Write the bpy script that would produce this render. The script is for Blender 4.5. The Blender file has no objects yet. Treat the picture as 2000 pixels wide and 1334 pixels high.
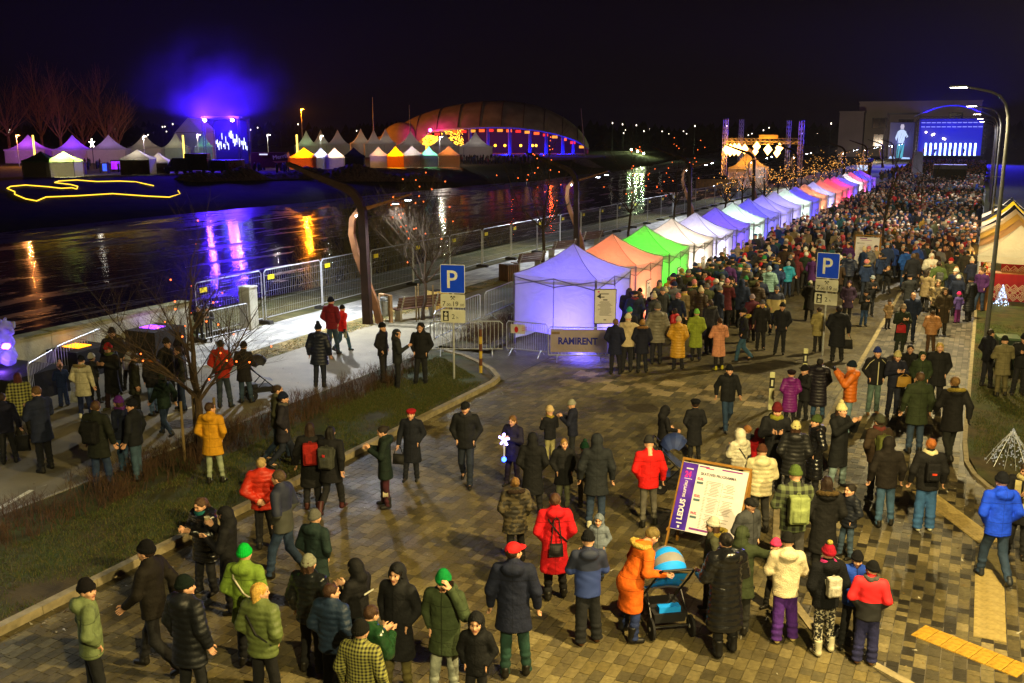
import bpy, bmesh, math, random
import numpy as np
from mathutils import Vector, Matrix
random.seed(11)
S = bpy.context.scene
C = S.collection
R = math.radians

# ---------------------------------------------------------------- camera
F, H = 1900.0, 7.0                                   # focal length in photo pixels (2000 wide), eye height in metres
TH = math.atan(405 / 1900.0)                         # looking down
PHI = math.atan(935 * math.cos(TH) / F)              # turned left from the street's axis (+Y)
cf = np.array([-math.sin(PHI) * math.cos(TH), math.cos(PHI) * math.cos(TH), -math.sin(TH)])
cr = np.array([math.cos(PHI), math.sin(PHI), 0.0])
cu = np.cross(cr, cf)
cam_d = bpy.data.cameras.new('camera')
cam = bpy.data.objects.new('camera', cam_d)
C.objects.link(cam)
cam.matrix_world = Matrix(((cr[0], cu[0], -cf[0], 0), (cr[1], cu[1], -cf[1], 0), (cr[2], cu[2], -cf[2], H), (0, 0, 0, 1)))
cam_d.sensor_width = 36
cam_d.lens = 36 * F / 2000
cam_d.clip_start = 0.2
cam_d.clip_end = 6000
S.camera = cam

# ---------------------------------------------------------------- night sky
W = bpy.data.worlds.new('World')
S.world = W
W.use_nodes = True
wn, wl = W.node_tree.nodes, W.node_tree.links
wn.clear()
w_out = wn.new('ShaderNodeOutputWorld')
w_sky = wn.new('ShaderNodeTexSky')
w_sky.sky_type = 'NISHITA'
w_sky.sun_disc = False
w_sky.sun_elevation = R(-4.0)                         # well after sunset
w_sky.sun_rotation = R(200)
w_b1 = wn.new('ShaderNodeBackground')
w_b1.inputs['Strength'].default_value = 0.002
wl.new(w_sky.outputs[0], w_b1.inputs['Color'])
w_b2 = wn.new('ShaderNodeBackground')                 # even town glow on the low cloud
w_b2.inputs['Color'].default_value = (0.0024, 0.0013, 0.0032, 1)
w_b2.inputs['Strength'].default_value = 1.0
w_add = wn.new('ShaderNodeAddShader')
wl.new(w_b1.outputs[0], w_add.inputs[0])
wl.new(w_b2.outputs[0], w_add.inputs[1])
wl.new(w_add.outputs[0], w_out.inputs['Surface'])

# ---------------------------------------------------------------- exposure
S.view_settings.view_transform = 'Standard'
S.view_settings.look = 'None'
S.view_settings.exposure = 0.0
S.view_settings.gamma = 1.0
S.view_settings.use_curve_mapping = False
S.cycles.use_denoising = True
S.cycles.max_bounces = 6
S.cycles.transparent_max_bounces = 8
S.cycles.sample_clamp_indirect = 3.0
S.cycles.sample_clamp_direct = 0.0
S.cycles.caustics_reflective = False
S.cycles.caustics_refractive = False
S.cycles.volume_bounces = 0
S.cycles.use_light_tree = True


# ---------------------------------------------------------------- helpers
def at(px, py, z=0.0):
    """Point of the place at height z that the photograph shows at pixel (px, py)."""
    d = cf + cr * (px - 1000) / F - cu * (py - 667) / F
    t = (z - H) / d[2]
    return Vector((d[0] * t, d[1] * t, z))


def proj(P):
    v = np.array(P, float) - np.array([0, 0, H])
    k = v @ cf
    return 1000 + F * (v @ cr) / k, 667 - F * (v @ cu) / k, k


def zat(base, py):
    """Height above `base` at which a plumb line over it reaches picture row py."""
    lo, hi = -5.0, 60.0
    for _ in range(40):
        m = (lo + hi) / 2
        if proj((base[0], base[1], base[2] + m))[1] > py:
            lo = m
        else:
            hi = m
    return m


def ppm(P):
    return F / proj(P)[2]                             # photo pixels per metre there


def srgb(h):
    if isinstance(h, str):
        h = h.lstrip('#')
        h = ''.join(x * 2 for x in h) if len(h) == 3 else h
        c = [int(h[i:i + 2], 16) / 255 for i in (0, 2, 4)]
        return tuple(x / 12.92 if x <= 0.04045 else ((x + 0.055) / 1.055) ** 2.4 for x in c)
    return tuple(h[:3])


MATS = {}


def nd(nt, typ, **kw):
    n = nt.nodes.new(typ)
    for k, v in kw.items():
        setattr(n, k, v)
    return n


def M(name, col=(0.5, 0.5, 0.5), rough=0.7, metal=0.0, var=0.18, scale=6.0, bump=0.0, bscale=None, emis=None, es=0.0,
      src=None, detail=4.0, spec=0.35, sampling=None, col2=None, coat=0.0, stain=0.0, wet=0.0):
    """Principled material with noise-broken colour; src 'object' takes the object's own colour, 'attr' the mesh colour layer."""
    if name in MATS:
        return MATS[name]
    m = bpy.data.materials.new(name)
    m.use_nodes = True
    nt = m.node_tree
    b = nt.nodes['Principled BSDF']
    L = nt.links.new
    tc = nd(nt, 'ShaderNodeTexCoord')
    nz = nd(nt, 'ShaderNodeTexNoise')
    nz.inputs['Scale'].default_value = scale
    nz.inputs['Detail'].default_value = detail
    L(tc.outputs['Object'], nz.inputs['Vector'])
    mr = nd(nt, 'ShaderNodeMapRange')
    mr.inputs['From Min'].default_value = 0.3
    mr.inputs['From Max'].default_value = 0.7
    mr.inputs['To Min'].default_value = 1 - var
    mr.inputs['To Max'].default_value = 1 + var
    L(nz.outputs['Fac'], mr.inputs['Value'])
    mx = nd(nt, 'ShaderNodeMix', data_type='RGBA', blend_type='MULTIPLY')
    mx.inputs['Factor'].default_value = 1.0
    if src == 'object':
        oi = nd(nt, 'ShaderNodeObjectInfo')
        L(oi.outputs['Color'], mx.inputs['A'])
    elif src == 'attr':
        va = nd(nt, 'ShaderNodeAttribute', attribute_name='col')
        L(va.outputs['Color'], mx.inputs['A'])
    elif col2 is not None:
        n2 = nd(nt, 'ShaderNodeTexNoise')
        n2.inputs['Scale'].default_value = scale * 0.23
        n2.inputs['Detail'].default_value = 6
        L(tc.outputs['Object'], n2.inputs['Vector'])
        rp = nd(nt, 'ShaderNodeMapRange')
        rp.inputs['From Min'].default_value = 0.4
        rp.inputs['From Max'].default_value = 0.62
        L(n2.outputs['Fac'], rp.inputs['Value'])
        m2 = nd(nt, 'ShaderNodeMix', data_type='RGBA')
        m2.inputs['A'].default_value = (*srgb(col), 1)
        m2.inputs['B'].default_value = (*srgb(col2), 1)
        L(rp.outputs[0], m2.inputs['Factor'])
        L(m2.outputs['Result'], mx.inputs['A'])
    else:
        mx.inputs['A'].default_value = (*srgb(col), 1)
    L(mr.outputs[0], mx.inputs['B'])
    out = mx.outputs['Result']
    b.inputs['Roughness'].default_value = rough
    if stain:                                          # dirt and damp that lie across many stones
        gp_ = nd(nt, 'ShaderNodeNewGeometry')
        n5 = nd(nt, 'ShaderNodeTexNoise')
        n5.inputs['Scale'].default_value = 0.55
        n5.inputs['Detail'].default_value = 9
        n5.inputs['Roughness'].default_value = 0.65
        L(gp_.outputs['Position'], n5.inputs['Vector'])
        r5 = nd(nt, 'ShaderNodeMapRange')
        r5.inputs['From Min'].default_value = 0.4
        r5.inputs['From Max'].default_value = 0.6
        r5.inputs['To Min'].default_value = 1 - stain
        r5.inputs['To Max'].default_value = 1.12
        L(n5.outputs['Fac'], r5.inputs['Value'])
        x5 = nd(nt, 'ShaderNodeMix', data_type='RGBA', blend_type='MULTIPLY')
        x5.inputs['Factor'].default_value = 1.0
        L(out, x5.inputs['A'])
        L(r5.outputs[0], x5.inputs['B'])
        out = x5.outputs['Result']
        r6 = nd(nt, 'ShaderNodeMapRange')
        r6.inputs['From Min'].default_value = 0.38
        r6.inputs['From Max'].default_value = 0.5
        r6.inputs['To Min'].default_value = max(0.16, rough - wet)
        r6.inputs['To Max'].default_value = rough
        L(n5.outputs['Fac'], r6.inputs['Value'])
        L(r6.outputs[0], b.inputs['Roughness'])
    L(out, b.inputs['Base Color'])
    b.inputs['Metallic'].default_value = metal
    b.inputs['Specular IOR Level'].default_value = spec
    b.inputs['Coat Weight'].default_value = coat
    if bump:
        bp = nd(nt, 'ShaderNodeBump')
        bp.inputs['Strength'].default_value = min(1.0, bump)
        bp.inputs['Distance'].default_value = 0.02 * max(1.0, bump)
        if bscale:
            n3 = nd(nt, 'ShaderNodeTexNoise')
            n3.inputs['Scale'].default_value = bscale
            n3.inputs['Detail'].default_value = 5
            L(tc.outputs['Object'], n3.inputs['Vector'])
            L(n3.outputs['Fac'], bp.inputs['Height'])
        else:
            L(nz.outputs['Fac'], bp.inputs['Height'])
        L(bp.outputs[0], b.inputs['Normal'])
    if emis is not None:
        b.inputs['Emission Color'].default_value = (*srgb(emis), 1)
        b.inputs['Emission Strength'].default_value = es
    if sampling:
        m.cycles.emission_sampling = sampling
    MATS[name] = m
    return m


def fabric(name, col, trans=0.5, rough=0.9):
    """Tent cloth: part diffuse, part translucent, a little creased."""
    if name in MATS:
        return MATS[name]
    m = bpy.data.materials.new(name)
    m.use_nodes = True
    nt = m.node_tree
    nt.nodes.clear()
    L = nt.links.new
    o = nd(nt, 'ShaderNodeOutputMaterial')
    mix = nd(nt, 'ShaderNodeMixShader')
    mix.inputs[0].default_value = trans
    d = nd(nt, 'ShaderNodeBsdfDiffuse')
    t = nd(nt, 'ShaderNodeBsdfTranslucent')
    tc = nd(nt, 'ShaderNodeTexCoord')
    n = nd(nt, 'ShaderNodeTexNoise')
    n.inputs['Scale'].default_value = 1.6
    n.inputs['Detail'].default_value = 5
    n.inputs['Distortion'].default_value = 1.2
    L(tc.outputs['Object'], n.inputs['Vector'])
    bp = nd(nt, 'ShaderNodeBump')
    bp.inputs['Strength'].default_value = 0.5
    bp.inputs['Distance'].default_value = 0.12
    L(n.outputs['Fac'], bp.inputs['Height'])
    mr = nd(nt, 'ShaderNodeMapRange')
    mr.inputs['To Min'].default_value = 0.82
    mr.inputs['To Max'].default_value = 1.08
    L(n.outputs['Fac'], mr.inputs['Value'])
    mx = nd(nt, 'ShaderNodeMix', data_type='RGBA', blend_type='MULTIPLY')
    mx.inputs['Factor'].default_value = 1
    mx.inputs['A'].default_value = (*srgb(col), 1)
    L(mr.outputs[0], mx.inputs['B'])
    for s in (d, t):
        L(mx.outputs['Result'], s.inputs['Color'])
        L(bp.outputs[0], s.inputs['Normal'])
    L(d.outputs[0], mix.inputs[1])
    L(t.outputs[0], mix.inputs[2])
    L(mix.outputs[0], o.inputs['Surface'])
    MATS[name] = m
    return m


def glow(name, col, s, sampling='NONE'):
    """A lit lamp, bulb or screen."""
    if name in MATS:
        return MATS[name]
    m = bpy.data.materials.new(name)
    m.use_nodes = True
    b = m.node_tree.nodes['Principled BSDF']
    b.inputs['Base Color'].default_value = (0.02, 0.02, 0.02, 1)
    b.inputs['Emission Color'].default_value = (*srgb(col), 1)
    b.inputs['Emission Strength'].default_value = s
    m.cycles.emission_sampling = sampling
    MATS[name] = m
    return m


class MB:
    """Collects shapes; build() links them as one mesh object."""

    def __init__(s):
        s.v, s.f, s.c, s.m, s.cur, s.mi = [], [], [], [], None, 0

    def add(s, vs, fs):
        o = len(s.v)
        s.v.extend([tuple(map(float, p)) for p in vs])
        for q in fs:
            s.f.append(tuple(o + i for i in q))
            s.c.append(s.cur)
            s.m.append(s.mi)
        return s

    def box(s, c, d, rz=0.0, top=1.0):
        x, y, z = d[0] / 2, d[1] / 2, d[2] / 2
        ca, sa = math.cos(rz), math.sin(rz)
        vs = []
        for k in (-1, 1):
            t = top if k > 0 else 1.0
            for i, j in ((-1, -1), (1, -1), (1, 1), (-1, 1)):
                px, py = i * x * t, j * y * t
                vs.append((c[0] + ca * px - sa * py, c[1] + sa * px + ca * py, c[2] + k * z))
        return s.add(vs, [(3, 2, 1, 0), (4, 5, 6, 7), (0, 1, 5, 4), (1, 2, 6, 5), (2, 3, 7, 6), (3, 0, 4, 7)])

    def bar(s, a, b, w, h=None, up=(0, 0, 1)):
        """Rectangular bar from a to b."""
        h = h or w
        a, b = Vector(a), Vector(b)
        d = (b - a).normalized()
        u = Vector(up)
        if abs(d.dot(u)) > 0.98:
            u = Vector((0, 1, 0))
        x = d.cross(u).normalized() * w / 2
        y = x.cross(d).normalized() * h / 2
        vs = [p + i * x + j * y for p in (a, b) for i, j in ((-1, -1), (1, -1), (1, 1), (-1, 1))]
        return s.add(vs, [(0, 1, 2, 3), (7, 6, 5, 4), (4, 5, 1, 0), (5, 6, 2, 1), (6, 7, 3, 2), (7, 4, 0, 3)])

    def tube(s, pts, r, n=6, cap=True):
        pts = [Vector(p) for p in pts]
        rs = r if isinstance(r, (list, tuple)) else [r] * len(pts)
        d0 = (pts[1] - pts[0]).normalized()
        u = Vector((0, 0, 1)) if abs(d0.z) < 0.9 else Vector((1, 0, 0))
        x = d0.cross(u).normalized()
        vs = []
        for i, p in enumerate(pts):
            d = (pts[min(i + 1, len(pts) - 1)] - pts[max(i - 1, 0)])
            d = d.normalized() if d.length > 1e-9 else d0
            x = (x - d * x.dot(d))
            x = x.normalized() if x.length > 1e-6 else d.orthogonal().normalized()
            y = d.cross(x)
            for k in range(n):
                a = 2 * math.pi * k / n
                vs.append(p + (x * math.cos(a) + y * math.sin(a)) * rs[i])
        fs = []
        for i in range(len(pts) - 1):
            for k in range(n):
                k2 = (k + 1) % n
                fs.append((i * n + k, i * n + k2, (i + 1) * n + k2, (i + 1) * n + k))
        if cap:
            fs.append(tuple(range(n - 1, -1, -1)))
            fs.append(tuple((len(pts) - 1) * n + k for k in range(n)))
        return s.add(vs, fs)

    def lathe(s, prof, n=16, c=(0, 0, 0), sx=1.0, sy=1.0):
        vs = []
        for r, z in prof:
            for k in range(n):
                a = 2 * math.pi * k / n
                vs.append((c[0] + r * sx * math.cos(a), c[1] + r * sy * math.sin(a), c[2] + z))
        fs = []
        for i in range(len(prof) - 1):
            for k in range(n):
                k2 = (k + 1) % n
                fs.append((i * n + k, i * n + k2, (i + 1) * n + k2, (i + 1) * n + k))
        fs.append(tuple(range(n - 1, -1, -1)))
        fs.append(tuple((len(prof) - 1) * n + k for k in range(n)))
        return s.add(vs, fs)

    def prism(s, poly, z0, z1):
        n = len(poly)
        vs = [(p[0], p[1], z0) for p in poly] + [(p[0], p[1], z1) for p in poly]
        fs = [tuple(range(n - 1, -1, -1)), tuple(range(n, 2 * n))]
        fs += [(i, (i + 1) % n, n + (i + 1) % n, n + i) for i in range(n)]
        return s.add(vs, fs)

    def plate(s, pts, th, nrm):
        """Flat polygon (3-D points) given a thickness along nrm."""
        n = len(pts)
        nv = Vector(nrm).normalized() * th
        vs = [Vector(p) for p in pts] + [Vector(p) - nv for p in pts]
        fs = [tuple(range(n)), tuple(range(2 * n - 1, n - 1, -1))]
        fs += [(i, n + i, n + (i + 1) % n, (i + 1) % n) for i in range(n)]
        return s.add(vs, fs)

    def ball(s, c, r, n=8, m=5):
        rr = r if isinstance(r, (tuple, list)) else (r, r, r)
        vs = [(c[0], c[1], c[2] - rr[2])]
        for i in range(1, m):
            t = math.pi * i / m - math.pi / 2
            for k in range(n):
                a = 2 * math.pi * k / n
                vs.append((c[0] + rr[0] * math.cos(t) * math.cos(a), c[1] + rr[1] * math.cos(t) * math.sin(a), c[2] + rr[2] * math.sin(t)))
        vs.append((c[0], c[1], c[2] + rr[2]))
        fs = [(0, 1 + (k + 1) % n, 1 + k) for k in range(n)]
        for i in range(m - 2):
            for k in range(n):
                a, b = 1 + i * n, 1 + (i + 1) * n
                fs.append((a + k, a + (k + 1) % n, b + (k + 1) % n, b + k))
        t = len(vs) - 1
        a = 1 + (m - 2) * n
        fs += [(a + k, a + (k + 1) % n, t) for k in range(n)]
        return s.add(vs, fs)

    def grid(s, fn, nu, nv):
        """Sheet of fn(u, v) for u, v in 0..1."""
        vs = [fn(i / nu, j / nv) for i in range(nu + 1) for j in range(nv + 1)]
        w = nv + 1
        return s.add(vs, [(i * w + j, (i + 1) * w + j, (i + 1) * w + j + 1, i * w + j + 1) for i in range(nu) for j in range(nv)])

    def mesh(s, name, smooth=False):
        me = bpy.data.meshes.new(name)
        me.from_pydata(s.v, [], s.f)
        if any(c is not None for c in s.c):
            at_ = me.color_attributes.new('col', 'FLOAT_COLOR', 'CORNER')
            n = sum(len(f) for f in s.f)
            arr = np.ones((n, 4), np.float32)
            k = 0
            for f, c in zip(s.f, s.c):
                if c is not None:
                    arr[k:k + len(f), :3] = c[:3]
                k += len(f)
            at_.data.foreach_set('color', arr.ravel())
        if any(s.m):
            me.polygons.foreach_set('material_index', s.m)
        if smooth:
            me.polygons.foreach_set('use_smooth', [True] * len(me.polygons))
        me.update()
        return me

    def build(s, name, mat=None, parent=None, loc=(0, 0, 0), rz=0.0, smooth=False):
        return link(name, s.mesh(name, smooth), mat, parent, loc, rz)


def link(name, me, mat=None, parent=None, loc=(0, 0, 0), rz=0.0):
    o = bpy.data.objects.new(name, me)
    C.objects.link(o)
    if mat is not None:
        for m in (mat if isinstance(mat, (list, tuple)) else [mat]):
            if me.materials.find(m.name) < 0:
                me.materials.append(m)
    o.parent = parent
    o.location = loc
    if rz:
        o.rotation_euler = (0, 0, rz)
    return o


def tag(o, label=None, cat=None, group=None, kind=None):
    for k, v in (('label', label), ('category', cat), ('group', group), ('kind', kind)):
        if v:
            o[k] = v
    return o


def empty(name, loc=(0, 0, 0), rz=0.0):
    o = bpy.data.objects.new(name, None)
    o.empty_display_size = 0.2
    C.objects.link(o)
    o.location = loc
    o.rotation_euler = (0, 0, rz)
    return o


def copy_tree(o, parent=None):
    c = o.copy()
    C.objects.link(c)
    c.parent = parent
    for ch in o.children:
        copy_tree(ch, c)
    return c


def lamp(name, loc, power, col, parent=None, kind='POINT', r=0.12, spot=150, blend=0.5, direction=None):
    ld = bpy.data.lights.new(name, kind)
    ld.energy = power
    ld.color = srgb(col)
    if kind == 'SPOT':
        ld.spot_size = R(spot)
        ld.spot_blend = blend
    ld.shadow_soft_size = r
    o = bpy.data.objects.new(name, ld)
    C.objects.link(o)
    o.location = loc
    if direction is not None:
        o.rotation_euler = Vector(direction).to_track_quat('-Z', 'Y').to_euler()
    o.parent = parent
    return o


def text(name, body, size, mat, parent, loc, rot, ext=0.002, align='LEFT', bold=0.0, sx=1.0):
    """Flat lettering turned into a mesh."""
    cd = bpy.data.curves.new(name, 'FONT')
    cd.body = body
    cd.size = size
    cd.extrude = ext
    cd.offset = bold
    cd.align_x = align
    cd.resolution_u = 3
    o = bpy.data.objects.new(name, cd)
    C.objects.link(o)
    dg = bpy.context.evaluated_depsgraph_get()
    me = bpy.data.meshes.new_from_object(o.evaluated_get(dg))
    bpy.data.objects.remove(o)
    bpy.data.curves.remove(cd)
    me.name = name
    n = link(name, me, None, parent, loc)
    me.materials.clear()
    me.materials.append(mat)
    n.rotation_euler = rot
    n.scale = (sx, 1, 1)
    return n


# ---------------------------------------------------------------- people: surfaces grown from smooth-blended limbs
def nets(fn, lo, hi, h):
    """Surface of fn(P) < 0 inside the box lo..hi as quads (naive surface nets)."""
    ax = [np.arange(lo[i], hi[i] + h, h) for i in range(3)]
    G = np.stack(np.meshgrid(*ax, indexing='ij'), -1).astype(np.float32)
    sh = G.shape[:3]
    D = fn(G.reshape(-1, 3)).reshape(sh)
    D[0], D[-1] = 1, 1
    D[:, 0], D[:, -1] = 1, 1
    D[:, :, 0], D[:, :, -1] = 1, 1
    ins = D < 0
    cs = [(i, j, k) for i in (0, 1) for j in (0, 1) for k in (0, 1)]
    n = [s - 1 for s in sh]
    sub = lambda A, c: A[c[0]:c[0] + n[0], c[1]:c[1] + n[1], c[2]:c[2] + n[2]]
    cnt = sum(sub(ins, c).astype(np.int8) for c in cs)
    cell = np.argwhere((cnt > 0) & (cnt < 8))
    acc = np.zeros((len(cell), 3), np.float32)
    num = np.zeros((len(cell), 1), np.float32)
    for a in cs:
        for ax_i in range(3):
            if a[ax_i]:
                continue
            b = list(a)
            b[ax_i] = 1
            ia, ib = cell + np.array(a), cell + np.array(b)
            da, db = D[tuple(ia.T)], D[tuple(ib.T)]
            msk = (da < 0) != (db < 0)
            t = np.where(msk, da / np.where(msk, da - db, 1), 0)[:, None]
            p = G[tuple(ia.T)] * (1 - t) + G[tuple(ib.T)] * t
            acc += np.where(msk[:, None], p, 0)
            num += msk[:, None]
    V = acc / np.maximum(num, 1)
    idx = np.full(n, -1, np.int64)
    idx[tuple(cell.T)] = np.arange(len(cell))
    Q = []
    for a in range(3):
        b, c = (a + 1) % 3, (a + 2) % 3
        s0 = [slice(None)] * 3
        s1 = [slice(None)] * 3
        s0[a], s1[a] = slice(0, -1), slice(1, None)
        e = np.argwhere(ins[tuple(s0)] != ins[tuple(s1)])
        e = e[(e[:, b] > 0) & (e[:, c] > 0) & (e[:, b] < n[b]) & (e[:, c] < n[c])]
        if not len(e):
            continue
        fl = ins[tuple(e.T)]
        q = []
        for ob, oc in ((-1, -1), (0, -1), (0, 0), (-1, 0)):
            k = e.copy()
            k[:, b] += ob
            k[:, c] += oc
            q.append(idx[tuple(k.T)])
        q = np.stack(q, 1)
        q[~fl] = q[~fl][:, ::-1]
        Q.append(q)
    return V, np.concatenate(Q)


def s_cone(P, a, b, ra, rb):
    a = np.array(a, np.float32)
    ba = np.array(b, np.float32) - a
    t = np.clip((P - a) @ ba / max(ba @ ba, 1e-9), 0, 1)
    return np.sqrt((((P - a) - t[:, None] * ba) ** 2).sum(1)) - (ra + (rb - ra) * t)


def s_ell(P, c, r):
    q = (P - np.array(c, np.float32)) / np.array(r, np.float32)
    k0 = np.sqrt((q * q).sum(1)) + 1e-6
    k1 = np.sqrt(((q / np.array(r, np.float32)) ** 2).sum(1)) + 1e-6
    return k0 * (k0 - 1) / k1


def smin(a, b, k=0.03):
    h = np.maximum(k - np.abs(a - b), 0) / k
    return np.minimum(a, b) - h * h * k * 0.25


def np_mesh(name, V, Q, smooth=True, mi=None):
    me = bpy.data.meshes.new(name)
    me.vertices.add(len(V))
    me.vertices.foreach_set('co', np.ascontiguousarray(V, np.float32).ravel())
    nl = Q.size
    me.loops.add(nl)
    me.loops.foreach_set('vertex_index', Q.ravel().astype(np.int32))
    me.polygons.add(len(Q))
    me.polygons.foreach_set('loop_start', np.arange(0, nl, 4, dtype=np.int32))
    me.polygons.foreach_set('loop_total', np.full(len(Q), 4, np.int32))
    if smooth:
        me.polygons.foreach_set('use_smooth', np.ones(len(Q), bool))
    if mi is not None:
        me.polygons.foreach_set('material_index', mi.astype(np.int32))
    me.update()
    me.validate()
    return me


# ---- head and hand templates
def f_head(P):
    d = s_ell(P, (0, -0.008, 0.022), (0.077, 0.096, 0.1))
    d = smin(d, s_ell(P, (0, 0.026, -0.05), (0.056, 0.066, 0.07)), 0.05)
    d = smin(d, s_cone(P, (0, 0.075, 0.045), (0, 0.08, 0.045), 0.022, 0.02), 0.03)
    d = smin(d, s_cone(P, (0, 0.086, 0.012), (0, 0.108, -0.022), 0.008, 0.0135), 0.016)
    d = smin(d, s_cone(P, (-0.016, 0.083, -0.058), (0.016, 0.083, -0.058), 0.010, 0.010), 0.014)
    d = smin(d, s_ell(P, (0, 0.075, -0.098), (0.022, 0.018, 0.018)), 0.02)
    for s in (-1, 1):
        d = smin(d, s_ell(P, (s * 0.046, 0.062, -0.02), (0.022, 0.022, 0.02)), 0.025)
        d = -smin(-d, s_ell(P, (s * 0.032, 0.098, 0.014), (0.02, 0.016, 0.012)), 0.015)
        d = smin(d, s_ell(P, (s * 0.079, -0.008, -0.006), (0.011, 0.022, 0.032)), 0.012)
    return smin(d, s_cone(P, (0, -0.02, -0.09), (0, -0.03, -0.22), 0.054, 0.06), 0.03)


HEAD = nets(f_head, (-0.11, -0.13, -0.24), (0.11, 0.14, 0.14), 0.0105)


def f_hand(P):
    d = s_ell(P, (0, 0.045, 0), (0.043, 0.06, 0.017))
    d = smin(d, s_cone(P, (0, -0.03, 0), (0, 0.02, 0), 0.026, 0.026), 0.02)
    for k, (x, ln) in enumerate(((0.031, 0.062), (0.0105, 0.074), (-0.0105, 0.068), (-0.031, 0.052))):
        a = (x, 0.085, -0.002)
        b = (x * 1.06, 0.085 + ln * 0.5, -0.012)
        c = (x * 1.0, 0.085 + ln * 0.8, -0.04)
        d = np.minimum(smin(d, s_cone(P, a, b, 0.0098, 0.009), 0.006), s_cone(P, b, c, 0.009, 0.0075))
    d = smin(d, s_cone(P, (0.03, 0.02, -0.004), (0.062, 0.062, -0.02), 0.014, 0.011), 0.012)
    return smin(d, s_cone(P, (0.062, 0.062, -0.02), (0.06, 0.092, -0.03), 0.0105, 0.008), 0.006)


HAND = nets(f_hand, (-0.06, -0.07, -0.07), (0.09, 0.19, 0.04), 0.0062)

# ---- poses: elbow and wrist of the right arm, then of the left (x mirrored), legs, lean, head turn, head tilt
ARM = dict(down=((.275, -.03, 1.16), (.285, .06, .92)), pocket=((.27, -.055, 1.165), (.172, .065, .985)),
           chest=((.26, .06, 1.17), (.08, .30, 1.28)), photo=((.25, .13, 1.24), (.07, .36, 1.5)),
           ear=((.30, .10, 1.23), (.125, .13, 1.585)), back=((.3, -.11, 1.16), (.06, -.2, 1.02)),
           fold=((.28, .05, 1.15), (-.04, .23, 1.19)), push=((.27, .04, 1.16), (.2, .36, 1.06)),
           cup=((.27, .06, 1.16), (.12, .26, 1.42)), reach=((.36, .16, 1.3), (.5, .36, 1.28)), carry=((.28, -.02, 1.15), (.3, .08, .9)),
           swing=((.27, -.13, 1.18), (.27, -.12, .94)), swingf=((.27, .05, 1.17), (.24, .24, 1.0)))
LEG = dict(stand=(((.1, .02, .48), (.105, 0, .08)), ((-.1, .02, .48), (-.12, -.02, .08))),
           ease=(((.12, .05, .48), (.16, .06, .08)), ((-.09, .0, .48), (-.1, -.03, .08))),
           wide=(((.14, .03, .48), (.18, 0, .08)), ((-.14, .03, .48), (-.19, 0, .08))),
           walk=(((.1, .17, .5), (.1, .27, .085)), ((-.1, -.03, .48), (-.11, -.34, .16))),
           walk2=(((.1, -.02, .48), (.1, -.3, .15)), ((-.1, .16, .5), (-.1, .22, .085))))
POSE = {}


def pose(key, ra, la, leg='stand', lean=0.0, yaw=0.0, pitch=0.0):
    POSE[key] = (ARM[ra], ARM[la], LEG[leg], lean, R(yaw), R(pitch))


pose('stand', 'down', 'down')
pose('pocket', 'pocket', 'pocket', 'ease')
pose('pocket_l', 'pocket', 'pocket', 'stand', 0, 45)
pose('pocket_r', 'pocket', 'pocket', 'ease', 0, -45)
pose('down_l', 'down', 'down', 'ease', 0, 40)
pose('down_r', 'down', 'down', 'ease', 0, -40)
pose('down_low', 'down', 'pocket', 'ease', .06, 0, -22)
pose('chest', 'chest', 'chest', 'ease', .03, 0, -15)
pose('chest_r', 'chest', 'pocket', 'stand', 0, -35, -6)
pose('photo', 'photo', 'photo', 'wide')
pose('ear', 'pocket', 'ear', 'ease', .04, 10, -18)
pose('back', 'back', 'back', 'ease', .02, 0, -8)
pose('fold', 'fold', 'fold', 'ease')
pose('push', 'push', 'push', 'ease', .08, 0, -12)
pose('bend', 'push', 'push', 'wide', .42, 0, -25)
pose('cup', 'cup', 'chest', 'stand', .02, 0, -8)
pose('reach', 'reach', 'chest', 'stand', .04, -25, -8)
pose('walk', 'swing', 'swingf', 'walk', .05)
pose('walk_p', 'pocket', 'pocket', 'walk2', .05)
pose('walk_l', 'swingf', 'swing', 'walk2', .05, 35)
pose('carry', 'carry', 'pocket', 'ease')
CACHE = {}


def shear(p, lean):
    return (p[0], p[1] + lean * max(0.0, p[2] - 0.95), p[2] - 0.25 * lean * abs(lean) * max(0.0, p[2] - 0.95) - (0.12 * max(0, lean - .2)) * max(0, p[2] - .95))


def head_mx(key, hs=1.0):
    _, _, _, lean, yaw, pitch = POSE[key]
    c = shear((0, 0.02 + 0.02 * (hs - 1), 1.625 + 0.09 * (hs - 1)), lean)
    return Matrix.Translation(c) @ Matrix.Rotation(yaw, 4, 'Z') @ Matrix.Rotation(pitch - lean * 0.5, 4, 'X') @ Matrix.Scale(hs, 4)


def arm_pts(key):
    ra, la, leg, lean, _, _ = POSE[key]
    out = []
    for s, a in ((1, ra), (-1, la)):
        out.append([shear((s * .185, -.01, 1.425), lean), shear((s * a[0][0], a[0][1], a[0][2]), lean), shear((s * a[1][0], a[1][1], a[1][2]), lean)])
    return out


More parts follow.
